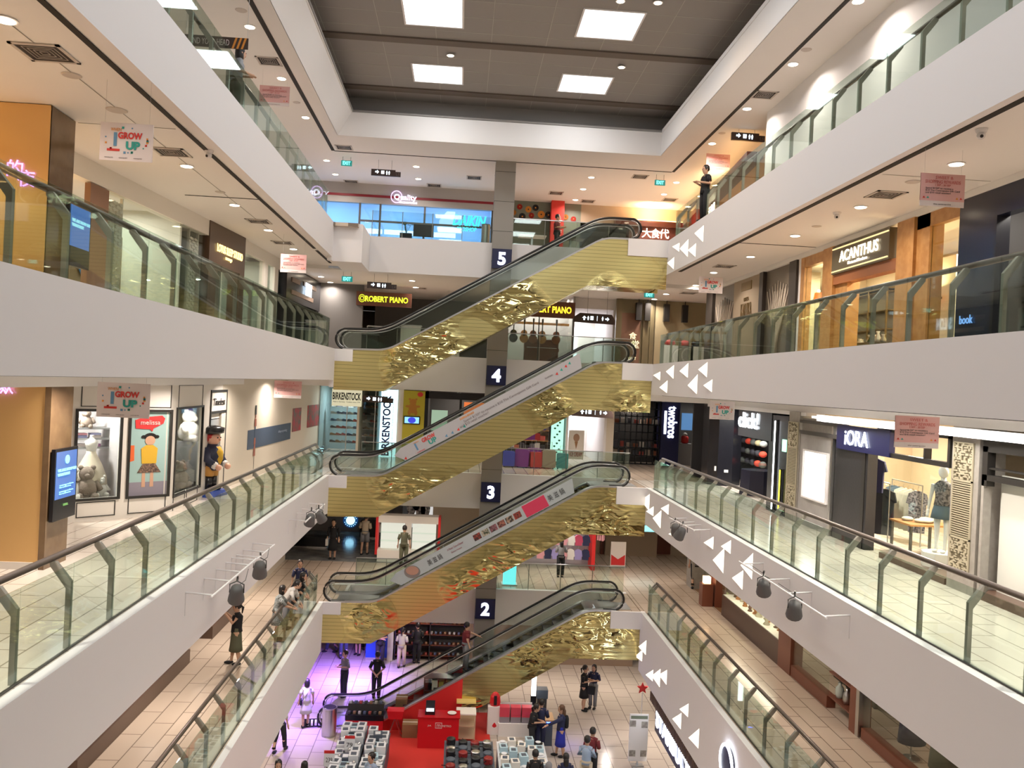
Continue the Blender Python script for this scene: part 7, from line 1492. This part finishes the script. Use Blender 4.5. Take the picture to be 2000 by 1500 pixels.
# left side of level 2
fl2 = Face((-7.0, 4), (-7.0, 27.5), F2)
l2 = thing('dark_shop_front', 'dark brown shop front with low plinths on the left gallery of level two', 'shop front', (-7, 16, F2))
fchild(fl2, l2, 'wall_panel', lambda g: fl2.box(g, 0, 23.5, .35, 3.0, -.2, 0, mat('brown_glass', (.05, .035, .03), .15)))
for a, b_ in ((0, 10), (12, 18.5), (20.5, 23.5)): fchild(fl2, l2, 'plinth', lambda g: fl2.box(g, a, b_, 0, .35, -.2, .25, mat('brown_plinth')))
# right side of level 2
fr2 = Face((9.5, 34), (9.5, 2), F2)
RWD = mat('red_brown_wood', (.18, .055, .03), .35); b = MB(); fr2.box(b, 0, 6, .002, .01, -2.5, 0, mat('brown_shop_floor', (.22, .12, .06), .3)); struct(b, 'floor')
ro = thing('wooden_shop_front', 'red-brown wooden shop fronts along the right gallery of level two', 'shop front', (9.5, 20, F2))
W2 = lambda nm, y0, y1, z0, z1, d0, d1, m: fchild(fr2, ro, nm, lambda g: fr2.box(g, 34 - y0, 34 - y1, z0, z1, d0, d1, m))
W2('stone_pillar', 33.2, 32.4, 0, 3, -.5, .1, STONE); W2('wood_pillar', 30.4, 29.7, 0, 3, -.4, 0, RWD); W2('wood_pillar', 23.6, 22.7, 0, 3, -.3, .05, RWD); W2('wood_pillar', 19.1, 18.8, 0, 3, -.3, .08, RWD); W2('window_frame', 22.7, 20.4, 0, .3, -.2, .03, RWD); W2('steel_edge', 18.8, 18.65, 0, 3, -.2, .08, STEEL); W2('window_frame', 18.6, 10, 0, .25, -.2, .03, RWD)
W2('glass_pane', 22.7, 20.4, .3, 3, -.02, 0, SHOPGL); W2('glass_pane', 18.6, 10, .25, 3, -.02, 0, SHOPGL); W2('back_panel', 34, 24, 0, 3, -2.6, -2.5, DARK); W2('back_panel', 22.7, 20.4, 0, 3, -1.3, -1.2, DARK); W2('back_panel', 18.6, 6, 0, 3, -1.5, -1.4, mat('rust_backdrop', (.28, .08, .03), .7))
sc_ = thing('glass_showcase', 'long dark wooden showcase with glass top full of ornaments, right gallery of level two', 'showcase', (9.75, 26.2, F2)); g = MB(); g.box(-.3, .3, -2.6, 2.6, 0, .7, mat('showcase_wood', (.07, .035, .025), .35)); g.obj('showcase_base', sc_); g = MB(); g.box(-.28, .28, -2.55, 2.55, .7, .72, CREAMW); g.obj('cream_tray', sc_); g = MB(); [g.box(*q, SHOPGL) for q in ((-.3, -.29, -2.6, 2.6, .7, 1.5), (-.3, .3, -2.6, -2.59, .7, 1.5), (-.3, .3, 2.59, 2.6, .7, 1.5))]; g.obj('glass_case', sc_); arealight(sc_, (0, 0, 1.6), .2, 45, (1, .88, .65), sizey=4)
ON = [mat('carved_wood', (.12, .06, .03), .5), mat('ivory_ornament', (.6, .55, .42), .5), mat('amber_ornament', (.5, .2, .06), .3)]
for k in range(16):
    h_ = random.uniform(.14, .42); r_ = random.uniform(.05, .11); g = MB(); g.lathe([(r_, 0), (r_ * 1.1, .02), (r_ * .5, h_ * .3), (r_ * .9, h_ * .6), (r_ * .3, h_)], (0, 0, 0), ON[k % 3], 10); g.ball((0, 0, h_), r_ * .4, ON[k % 3], 8); q = g.obj('carved_ornament', smooth=True); q.location = (9.75 + random.uniform(-.12, .12), 23.9 + k * .3, F2 + .72); tag(q, 'carved ornament in the long showcase of level two', 'ornament', 'ornaments in the long showcase')
s2 = thing('glass_showcase', 'small dark showcase with yellow lit tray beside the grey pier of level two', 'showcase', (10.0, 31.0, F2)); g = MB(); g.box(-.35, .35, -.7, .7, 0, .25, BLACK); g.obj('showcase_base', s2); g = MB(); g.box(-.33, .33, -.68, .68, .25, .27, em('yellow_tray', (.7, .65, .2), .6)); g.obj('lit_tray', s2); g = MB(); g.box(-.35, -.34, -.7, .7, .25, 1.6, SHOPGL); g.obj('glass_case', s2)
lb_ = thing('counter_lamp', 'small amber lamp on the red wooden pillar of level two', 'lamp', (9.25, 30.0, F2)); g = MB(); g.box(-.2, .2, -.2, .2, 0, .8, RWD); g.obj('wood_stand', lb_); g = MB(); g.box(-.12, .12, -.12, .12, .8, 1.05, em('amber_glow', (1, .6, .3), 4)); g.obj('lamp_body', lb_)
jr = thing('jar_cabinet', 'tall dark cabinet with glass jars between the wooden windows of level two', 'cabinet', (9.75, 19.8, F2)); g = MB(); g.box(.2, .25, -.6, .6, 0, 2.4, BLACK); [g.box(-.25, .2, -.6, .6, z, z + .03, RWD) for z in (.3, .9, 1.5, 2.1)]; g.obj('cabinet_shelves', jr)
for k in range(9): g = MB(); g.lathe([(.08, 0), (.11, .08), (.10, .25), (.04, .32), (.05, .38)], (0, 0, 0), (SHOPGL, STEEL, BOT[2])[k % 3], 10); q = g.obj('glass_jar', smooth=True); q.location = (9.7, 19.4 + (k % 3) * .4, F2 + (.33, .93, 1.53)[k // 3]); tag(q, 'glass or metal jar in the tall dark cabinet of level two', 'jar', 'jars in the tall cabinet')
for k, (y, m_, lb) in enumerate(((17.6, CN, 'navy coat form nearest the cabinet'), (16.4, CDK, 'dark olive coat form in the wooden window'), (15.2, CN, 'navy coat form beside the maroon one'), (14.2, CR, 'maroon dress form in the wooden window'), (12.6, CDK, 'dark coat form nearest the lower edge'))):
    o = thing('dress_form', lb + ' of level two', 'mannequin', (10.1, y, F2)); g = MB(); g.lathe([(.30, .35), (.26, .8), (.17, 1.15), (.24, 1.45), (.20, 1.55), (.06, 1.62)], (0, 0, 0), m_, 14, sy=.8); g.obj('coat', o, True); g = MB(); g.lathe([(.18, 0), (.18, .03), (.02, .05), (.02, .4)], (0, 0, 0), STEEL, 12); g.obj('stand', o); g = MB(); g.ball((-.1, .1, 1.5), .07, FURW, 8); g.ball((-.16, .14, 1.2), .05, FURW, 8); g.obj('fur_trim', o, True)
arealight(ro, (.8, -5.5, 2.7), .3, 50, (1, .8, .6), sizey=6); arealight(ro, (.8, 1.5, 2.7), .3, 20, (1, .8, .6), sizey=2); arealight(ro, (1.4, 10, 2.7), .4, 40, (1, .8, .6), sizey=5)
# ================================================================ ground floor
RIB = mat('ribbed_timber', (.12, .07, .05), .6); NVB = mat('deep_navy_board', (.006, .008, .07), .4)
cf = thing('coffee_shop_front', 'coffee shop front with ribbed brown canopy under the right level two edge', 'shop front', (6.7, 18, 0))
g = MB(); [g.box(-.12, .1, k * .14 - 11, k * .14 - 10.93, 2.0, 2.29, RIB) for k in range(142)]; g.box(-.06, .1, -11, 8.9, 2.0, 2.29, RIB); g.obj('ribbed_canopy', cf); g = MB(); g.box(-.02, .1, -11, 8.4, 1.2, 2.0, NVB); g.obj('navy_board', cf); g = MB(); g.box(2.5, 2.6, -11, 9, 0, 2.3, mat('night_blue_interior', (.01, .012, .05), .5)); g.obj('back_panel', cf)
SBL = em('white_blue_letters', (.85, .9, 1), 7); text('STARBUCKS COFFEE', (6.66, 26.2, 1.42), (0, -1, 0), (0, 0, 1), .55, SBL, cf, w=7.4, align='L', bold=.03)
o = thing('ring_sign', 'round white ring sign on the right level two fascia above the coffee shop letters', 'sign', P(1418, 1492, x=6.5)); g = MB(); g.tube([(0, .42 * math.cos(k * .3), .42 * math.sin(k * .3)) for k in range(22)], .035, SBL, 6); g.obj('ring', o); g = MB(); g.lathe([(.38, 0), (.38, .05)], (0, 0, 0), NVB, 24, T=Matrix.Rotation(math.pi / 2, 3, 'Y')); g.obj('disc', o)
for k, y in enumerate((24.5, 22.6)): q = thing('snack_shelf', ('farther', 'nearer')[k] + ' orange shelf inside the coffee shop', 'shelf', (7.9, y, 0)); g = MB(); g.box(-.5, .5, -.5, .5, .9, .96, mat('orange_shelf', (.5, .15, .05), .5)); g.box(-.45, .45, -.45, .45, 0, .9, DARK); g.obj('shelf_body', q); g = MB(); g.box(-.15, .1, -.1, .15, .96, 1.2, CREAMW); g.obj('price_card', q)
# red carpet
b = MB(); b.box(-2.35, 1.55, 14, 30.5, .002, .014, REDFL); b.v = b.v; cp = b.obj('red_carpet'); tag(cp, 'bright red carpet between the sale tables on the ground floor', 'carpet')
bin_(at(642, 1436, 0), .24, .95, 'round steel bin at the foot of the lowest escalator')
q = at(618, 1412, 0); o = thing('floor_mat', 'dark floor mat with pale stripes before the lowest escalator', 'mat', q, .15); g = MB(); g.box(-.45, .45, -.35, .35, 0, .015, BLACK); g.obj('mat', o); g = MB(); [g.box(-.32 + k * .13, -.25 + k * .13, -.25, .25, .015, .018, PINKW) for k in range(5)]; g.obj('printed_stripes', o)
METRED = mat('counter_red', (.58, .012, .02), .35)
q = at(712, 1432, 0); sc2 = thing('shoe_counter', 'red counter with a glass top and rows of shoes beside the lowest escalator', 'counter', q); g = MB(); g.box(-.62, .62, -.3, .3, 0, .55, METRED); g.obj('counter_body', sc2); g = MB(); g.box(-.64, .64, -.32, .32, .55, .72, BLACK); g.obj('glass_drawer', sc2); g = MB(); g.box(-.6, .6, .1, .3, .72, .95, DARK); g.obj('back_rack', sc2)
for k in range(14):
    s_ = sh0[k % 5].copy(); COL.objects.link(s_); s_.location = q + Vector((-.52 + (k % 7) * .17, (-.12, .2)[k // 7], (.72, .95)[k // 7])); s_.rotation_euler = (0, 0, 1.5); s_.scale = (.85, .85, .85); tag(s_, 'shoe on the red shoe counter of the ground floor', 'shoe', 'shoes on the red counter')
CARD = mat('cardboard', (.28, .17, .08), .8); GRN = mat('green_yellow_box', (.30, .32, .06), .7)
def cart(x, y, lb, basket):
    o = thing('shopping_trolley', lb, 'trolley', at(x, y, 0)); g = MB(); g.tube([(-.2, 0, .05), (0, 0, .62), (.22, 0, .05)], .018, STEEL, 6); g.tube([(-.2, .3, .05), (0, .3, .62), (.22, .3, .05)], .018, STEEL, 6); g.obj('frame', o); g = MB(); g.prism([(-.22, .62), (.22, .62), (.28, .88), (-.28, .88)], XZ, -.05, .35, basket); g.obj('basket', o)
cart(770, 1440, 'chrome trolley with a bright red basket at the edge of the red carpet', METRED)
for k, (x, y, w_, h_, m_) in enumerate(((800, 1436, .5, .45, CARD), (797, 1400, .55, .6, CARD), (783, 1405, .4, .8, CARD), (812, 1412, .35, .5, GRN))): g = MB(); g.box(-w_ / 2, w_ / 2, -.25, .25, 0, h_, m_); g.box(-w_ / 2 - .003, w_ / 2 + .003, -.03, .03, h_ - .06, h_ + .003, CREAM); o = g.obj('carton'); o.location = at(x, y, 0); tag(o, ('small brown carton in front of the others', 'wide brown carton behind the red basket', 'tall brown carton beside the shoe counter', 'green and yellow carton beside the red counter')[k], 'box')
q = at(855, 1455, 0); mc = thing('cashier_counter', 'big red cashier counter with white store logo on the red carpet', 'counter', q); g = MB(); g.box(-.66, .66, -.3, .3, 0, 1.0, METRED); g.obj('counter_body', mc); g = MB(); g.box(-.69, .69, -.33, .33, 1.0, 1.03, mat('counter_top_red', (.45, .01, .015), .2)); g.obj('counter_top', mc)
text('JIA', (q.x - .30, q.y - .305, .72), (1, 0, 0), (0, 0, 1), .06, BANW, mc, w=.12, depth=.004); text('METRO', (q.x + .26, q.y - .305, .72), (1, 0, 0), (0, 0, 1), .06, BANW, mc, w=.30, depth=.004); text('m', (q.x, q.y - .305, .71), (1, 0, 0), (0, 0, 1), .09, BANW, mc, w=.12, depth=.004)
g = MB(); [g.box(*z, BANW) for z in ((-.11, .11, -.306, -.30, .67, .685), (-.11, .11, -.306, -.30, .84, .855), (-.11, -.095, -.306, -.30, .67, .85), (.095, .11, -.306, -.30, .67, .85))]; g.obj('logo_square', mc)
o = thing('cash_register', 'black cash register with a glowing little screen on the red counter', 'cash register', q + Vector((-.3, 0, 1.03))); g = MB(); g.box(-.16, .16, -.12, .18, 0, .1, BLACK); g.prism([(.0, .1), (.12, .1), (.16, .38), (.10, .38)], lambda U, V, W: (W, U, V), -.15, .15, BLACK); g.obj('register_body', o); g = MB(); g.box(-.12, .12, -.13, -.12, .12, .22, em('register_screen', (.8, .9, 1), 4)); g.obj('screen', o)
g = MB(); g.lathe([(.06, 0), (.14, .03), (.15, .05)], (0, 0, 0), FURW, 16); o = g.obj('white_dish'); o.location = q + Vector((.42, 0, 1.03)); tag(o, 'white dish on the right end of the red cashier counter', 'dish')
rk = thing('storage_rack', 'rack stacked with green and brown boxes behind the red cashier counter', 'shelf', at(858, 1428, 0) + Vector((0, .9, 0))); g = MB(); [g.box(-.6, .6, -.25, .25, z, z + .03, DMETAL) for z in (.1, .6, 1.1, 1.55)]; [g.box(x, x + .03, -.25, .25, 0, 1.6, DMETAL) for x in (-.62, .6)]; g.obj('rack_frame', rk)
for k in range(15): g = MB(); g.box(-.1, .1, -.18, .18, 0, random.uniform(.2, .42), (GRN, CARD, BLACK, CREAM)[k % 4]); o = g.obj('stored_box'); o.location = rk.location + Vector((-.48 + (k % 5) * .24, 0, (.13, .63, 1.13)[k // 5])); tag(o, 'green, brown or pale box on the rack behind the cashier counter', 'box', 'boxes on the storage rack')
q = at(908, 1448, 0); su = thing('stepped_shelf', 'pale wooden stepped shelf unit with yellow and white tops beside the cashier counter', 'shelf', q); PLW = mat('pale_wood', (.55, .42, .28), .5)
g = MB(); [g.box(x, x + .04, y, y + .04, 0, .95, PLW) for x in (-.32, .28) for y in (-.2, .9)]; [g.box(-.3, .3, -.18, .92, z, z + .03, PLW) for z in (.15, .55)]; g.obj('shelf_frame', su); g = MB(); g.box(-.33, .33, -.2, .4, .95, .99, CREAMW); g.obj('white_top', su); g = MB(); g.box(-.33, .33, .4, 1.0, 1.1, 1.14, mat('yellow_top', (.6, .45, .15), .5)); g.obj('yellow_top', su)
# sale tables
def table(x0, x1, y0, y1, h, m, lb):
    o = thing('sale_table', lb, 'table', ((x0 + x1) / 2, (y0 + y1) / 2, 0)); a, c = (x1 - x0) / 2, (y1 - y0) / 2; g = MB(); g.box(-a, a, -c, c, h - .05, h, m); g.obj('table_top', o); g = MB(); g.box(-a + .02, a - .02, -c + .02, c - .02, .02, h - .05, m); g.obj('table_skirt', o); return o
WHT = mat('white_box', (.75, .77, .8), .5); SLT = mat('slate_box', (.08, .10, .13), .5); PBB = mat('pale_blue_box', (.45, .62, .7), .5); BKP = mat('black_pan', (.015, .015, .018), .3); RDP = mat('red_pot', (.25, .02, .02), .3)
def tc(x, y, z=.8): return P(x, y, z=z)
a, b_ = tc(668, 1424), tc(762, 1436)
tx0, tx1 = a.x, b_.x; y1t = a.y
table(tx0, tx0 + (tx1 - tx0) * .52, y1t - 6, y1t + .3, .8, SLT, 'left crockery sale table heaped with boxes'); table(tx0 + (tx1 - tx0) * .55, tx1, y1t - 6, y1t - .2, .8, SLT, 'second crockery sale table at the edge of the red carpet')
def box_item(x, y, z, w_, d_, h_, m_, lb, grp, nm='crockery_box'):
    g = MB(); g.box(-w_ / 2, w_ / 2, -d_ / 2, d_ / 2, 0, h_, m_); g.box(-w_ * .3, w_ * .3, -d_ * .3, d_ * .3, h_, h_ + .004, SLT if m_ is not SLT else WHT); o = g.obj(nm); o.location = (x, y, z); o.rotation_euler = (0, 0, random.uniform(-.15, .15)); return tag(o, lb, 'box', grp)
for t_, (xa, xb) in enumerate(((tx0, tx0 + (tx1 - tx0) * .52), (tx0 + (tx1 - tx0) * .55, tx1))):
    for r_ in range(13):
        for c_ in range(3):
            x = xa + .17 + c_ * (xb - xa - .34) / 2; y = y1t - .1 - t_ * .3 - r_ * .42
            if (r_ + c_ + t_) % 3 == 2 and r_ > 1:
                g = MB(); g.lathe([(.05, 0), (.11, .05), (.13, .10)], (0, 0, 0), (WHT, STEEL)[c_ % 2], 12); g.ball((.05, .05, .12), .05, STEEL, 8); g.lathe([(.04, 0), (.045, .16)], (-.1, -.1, 0), STEEL, 10); o = g.obj('crockery'); o.location = (x, y, .8); tag(o, 'shiny crockery on the left sale tables', 'crockery', 'crockery on the left sale tables')
            else: box_item(x, y, .8, .27, .34, random.uniform(.06, .26), (WHT, PBB, WHT, SLT)[(r_ * 2 + c_) % 4], 'white or blue crockery box on the left sale tables', 'boxes on the left sale tables')
arealight(None, ((tx0 + tx1) / 2, y1t - 2, 2.95), .3, 60, (.85, .92, 1)) if False else None
c1, c2 = tc(868, 1450), tc(1062, 1452); ty = c1.y
table(c1.x, c1.x + 1.5, ty - 5, ty + .15, .8, SLT, 'dark cookware sale table beside the red carpet'); table(c1.x + 1.62, c2.x, ty - 5, ty + .15, .8, WHT, 'white crockery sale table right of the cookware table')
for r_ in range(9):
    for c_ in range(4):
        g = MB(); m_ = (BKP, BKP, RDP, STEEL, SLT)[(r_ * 3 + c_) % 5]; h_ = random.uniform(.08, .2); g.lathe([(.12, 0), (.14, .03), (.14, h_), (.12, h_ + .02), (.03, h_ + .05)], (0, 0, 0), m_, 14); g.box(.13, .26, -.012, .012, h_ * .7, h_ * .7 + .02, BLACK); o = g.obj('cooking_pot', smooth=False); o.location = (c1.x + .2 + c_ * .37, ty - .15 - r_ * .42, .8); o.rotation_euler = (0, 0, random.random() * 6); tag(o, 'dark pot or pan on the cookware table', 'cookware', 'pots on the cookware table')
    for c_ in range(5):
        x = c1.x + 1.8 + c_ * (c2.x - c1.x - 2.0) / 4; y = ty - .12 - r_ * .42
        if (r_ + c_) % 2: box_item(x, y, .8, .24, .3, random.uniform(.08, .34), (WHT, PBB, WHT, CREAMW)[(r_ + c_ * 3) % 4], 'white or pale blue box on the right sale table', 'boxes on the right sale table')
        else: g = MB(); g.lathe([(.06, 0), (.13, .05), (.15, .09)], (0, 0, 0), (WHT, BKP, STEEL)[(r_ + c_) % 3], 14); g.lathe([(.05, .09), (.09, .13)], (0, 0, 0), WHT, 12); o = g.obj('crockery'); o.location = (x, y, .8); tag(o, 'bowl stack on the right sale table', 'crockery', 'bowls on the right sale table')
for x, y, s_, lb in ((682, 1470, '79', 'white price stand with red top reading seventy nine'), (642, 1500, '239', 'white price stand with red top at the left table corner')):
    q = tc(x, y, .8); o = thing('price_stand', lb, 'price sign', q); g = MB(); g.box(-.15, .15, -.01, .01, .05, .42, WHT); g.obj('card', o); g = MB(); g.box(-.15, .15, -.012, .012, .42, .50, RED); g.obj('red_header', o); g = MB(); g.box(-.08, .08, -.05, .05, 0, .05, STEEL); g.obj('card_foot', o); text(s_, q + Vector((0, -.013, .17)), (1, 0, 0), (0, 0, 1), .13, INK, o, w=.18, depth=.003)
q = at(966, 1450, 0); q.y += .8; ap = thing('appliance_stand', 'white carton stand carrying a red appliance beside the pink boxes', 'stand', q); g = MB(); g.box(-.24, .24, -.2, .2, 0, .95, PINKW); g.obj('carton_stand', ap); g = MB(); g.lathe([(.12, .25), (.14, .3), (.1, .5)], (0, -.12, 0), METRED, 12, sy=.7); g.obj('printed_appliance', ap)
g = MB(); g.lathe([(.17, 0), (.19, .1), (.17, .3), (.10, .42), (.03, .46)], (0, 0, 0), METRED, 16, sy=.9); g.box(-.05, .05, -.18, -.1, .05, .36, BLACK); o = g.obj('red_appliance', smooth=False); o.location = q + Vector((0, 0, .95)); tag(o, 'glossy red kitchen appliance on the white carton stand', 'appliance')
q = at(1007, 1448, 0); q.y += .6; pk = thing('sale_shelf', 'low white shelf holding the row of pink topped boxes', 'shelf', q); g = MB(); g.box(-.58, .58, -.25, .25, 0, .45, PINKW); g.box(-.58, .58, .2, .25, .45, 1.0, PINKW); g.obj('shelf_body', pk)
PKM = mat('pink_print', (.65, .06, .10), .5); GBX = mat('grey_photo_box', (.28, .25, .28), .5)
for k in range(6): g = MB(); g.box(-.17, .17, -.15, .15, 0, .26, GBX if k < 3 else PKM); g.box(-.171, .171, -.152, .152, .20, .261, PKM); o = g.obj('boxed_appliance'); o.location = q + Vector((-.38 + (k % 3) * .38, -.05, .45 + .265 * (k // 3))); tag(o, 'boxed appliance with pink print on the low white shelf', 'box', 'pink topped boxes on the low shelf')
q = at(1060, 1462, 0); q.y += .5; wc = thing('wooden_counter', 'light wooden counter top with blue glow underneath', 'counter', q); g = MB(); g.box(-.36, .36, -.35, .35, .82, .88, mat('light_wood', (.60, .38, .20), .4)); g.obj('counter_top', wc); g = MB(); g.box(-.32, .32, -.3, .3, 0, .78, SLT); g.obj('counter_body', wc); BLG = em('blue_strip', (.05, .12, 1), 12); g = MB(); g.box(-.34, .34, -.335, -.315, .78, .82, BLG); g.box(.32, .34, -.3, .3, .78, .82, BLG); g.obj('blue_light_strip', wc); arealight(wc, (.5, -.2, .7), .2, 12, (.1, .15, 1), rot=(0, -math.pi / 2, 0))
g = MB(); g.lathe([(.14, 0), (.2, .08), (.2, .16), (.05, .2)], (0, 0, 0), BLACK, 12); o = g.obj('black_pot', smooth=True); o.location = q + Vector((-.1, .2, .88)); tag(o, 'black pot on the blue lit wooden counter', 'cookware')
q = at(1044, 1440, 0); q.y += 1.0; up = thing('lit_panel_stand', 'narrow glowing white upright panel on a dark stand behind the wooden counter', 'lightbox', q); g = MB(); g.box(-.08, .08, -.03, .03, 1.05, 1.75, em('panel_glow', (.95, .97, 1), 6)); g.obj('lit_panel', up); g = MB(); g.box(-.1, .1, -.05, .05, 0, 1.05, BLACK); g.obj('stand', up)
q = at(1060, 1425, 0); q.y += .8; o = thing('open_crate', 'dark open crate on legs behind the glowing panel', 'crate', q); g = MB(); g.box(-.2, .2, -.2, .2, .85, 1.15, SLT); g.box(-.17, .17, -.17, .17, 0, .85, DMETAL); g.obj('crate_body', o)
for k, (x, y) in enumerate(((1026, 1402), (978, 1408))): o = thing('small_table', ('white small table behind the pink boxes', 'beige small table with a round lamp on the brown floor')[k], 'table', at(x, y + 18, 0)); g = MB(); g.box(-.25, .25, -.25, .25, .7, .74, (PINKW, CREAM)[k]); g.obj('table_top', o); g = MB(); g.box(-.22, .22, -.22, .22, 0, .7, (PINKW, CREAM)[k]); g.obj('table_body', o)
q = at(1244, 1495, 0); ib = thing('information_board', 'tall white board with photo prints at the right by the coffee shop', 'board', q); g = MB(); g.box(-.3, .3, -.03, .03, .15, 1.65, PINKW); g.obj('board', ib); g = MB(); g.box(-.03, .03, -.02, .02, 0, .15, STEEL); g.box(-.2, .2, -.15, .15, 0, .02, STEEL); g.obj('stand', ib); GP = mat('grey_photo', (.25, .22, .20), .6, noise=(12, (.4, .38, .33)))
for a, c in ((-.2, 1.25), (.18, 1.22), (-.18, .3), (.18, .3)): g = MB(); g.box(a - .1, a + .1, -.036, -.03, c, c + .2, GP); g.obj('photo_print', ib)
g = MB(); g.box(-.27, .27, -.036, -.03, 1.5, 1.6, mat('green_header', (.15, .18, .12), .6)); g.obj('header_print', ib)
o = thing('star_stand', 'red star topped thin pole stand behind the white information board', 'stand', at(1250, 1450, 0)); g = MB(); g.box(-.015, .015, -.015, .015, .02, 1.7, PINKW); g.box(-.15, .15, -.15, .15, 0, .02, PINKW); g.obj('pole', o); g = MB(); g.prism([((.2 if k % 2 == 0 else .09) * math.sin(k * PI / 5), 1.85 + (.2 if k % 2 == 0 else .09) * math.cos(k * PI / 5)) for k in range(10)], XZ, -.03, .03, BUB); g.obj('star', o)
# far ground floor: blue wall, beige pier, shoe shelves
f1 = Face((-6, 36.0), (8, 36.0), 0); bx = lambda x: f1.px(x, 1260)[0]
b = MB(); f1.box(b, bx(757), bx(768), 0, 3, -.3, .1, CREAMW); struct(b, 'wall_pier')
o = thing('blue_partition', 'bright blue partition wall behind the man with crossed arms', 'partition', f1.pt(bx(740), 0)); fchild(f1, o, 'blue_panel', lambda g: f1.box(g, bx(715), bx(757), .1, 2.8, -.1, .05, mat('bright_blue', (.015, .07, .45), .5))); fchild(f1, o, 'grey_kick', lambda g: f1.box(g, bx(715), bx(757), 0, .1, -.1, .07, STONE))
s1 = thing('shoe_rack', 'wide dark shelving full of shoes on the ground floor left of the pier', 'shelf', f1.pt(bx(830), 0)); u0, u1 = bx(770), bx(905)
fchild(f1, s1, 'rack_frame', lambda g: (f1.box(g, u0, u1, 0, 3, -.5, -.45, DARK), [f1.box(g, u0, u1, z, z + .03, -.45, 0, DWOOD) for z in (.2, .65, 1.1, 1.55, 2.0)], [f1.box(g, u, u + .05, 0, 2.4, -.45, 0, BLACK) for u in (u0, (u0 + u1) / 2, u1)]))
arealight(s1, (0, -.4, 2.6), .2, 25, (1, .9, .8), sizey=.2)
for r_ in range(4):
    for c_ in range(14): s_ = sh0[random.randrange(5)].copy(); COL.objects.link(s_); s_.location = f1.pt(u0 + .2 + c_ * (u1 - u0 - .4) / 13, (.23, .68, 1.13, 1.58)[r_], -.2); s_.rotation_euler = (0, 0, 1.4); tag(s_, 'shoe on the wide dark shelving of the ground floor', 'shoe', 'shoes on the ground floor shelving')
b = MB(); f1.box(b, u1 + .1, 14, 0, 3, -.2, 0, mat('brown_far_wall', (.26, .18, .12), .6)); struct(b, 'wall_far')
# violet promotional lamps on the left
VL = em('violet_lamp', (.35, .15, 1), 6)
for k, (x, y) in enumerate(((-3.6, 33.2), (-4.6, 28.6))):
    o = thing('violet_flood_light', 'violet flood light under the left level two edge, %s one' % ('farther', 'nearer')[k], 'lamp', (x, y, 2.6)); g = MB(); g.box(-.15, .15, -.1, .1, 0, .4, DMETAL); g.obj('lamp_housing', o); g = MB(); g.box(-.12, .12, -.08, .08, -.01, 0, VL); g.obj('lens', o); arealight(o, (0, 0, -.03), .2, (620, 160)[k], (.28, .12, 1), rot=(0, .25, 0), spread=2.3)
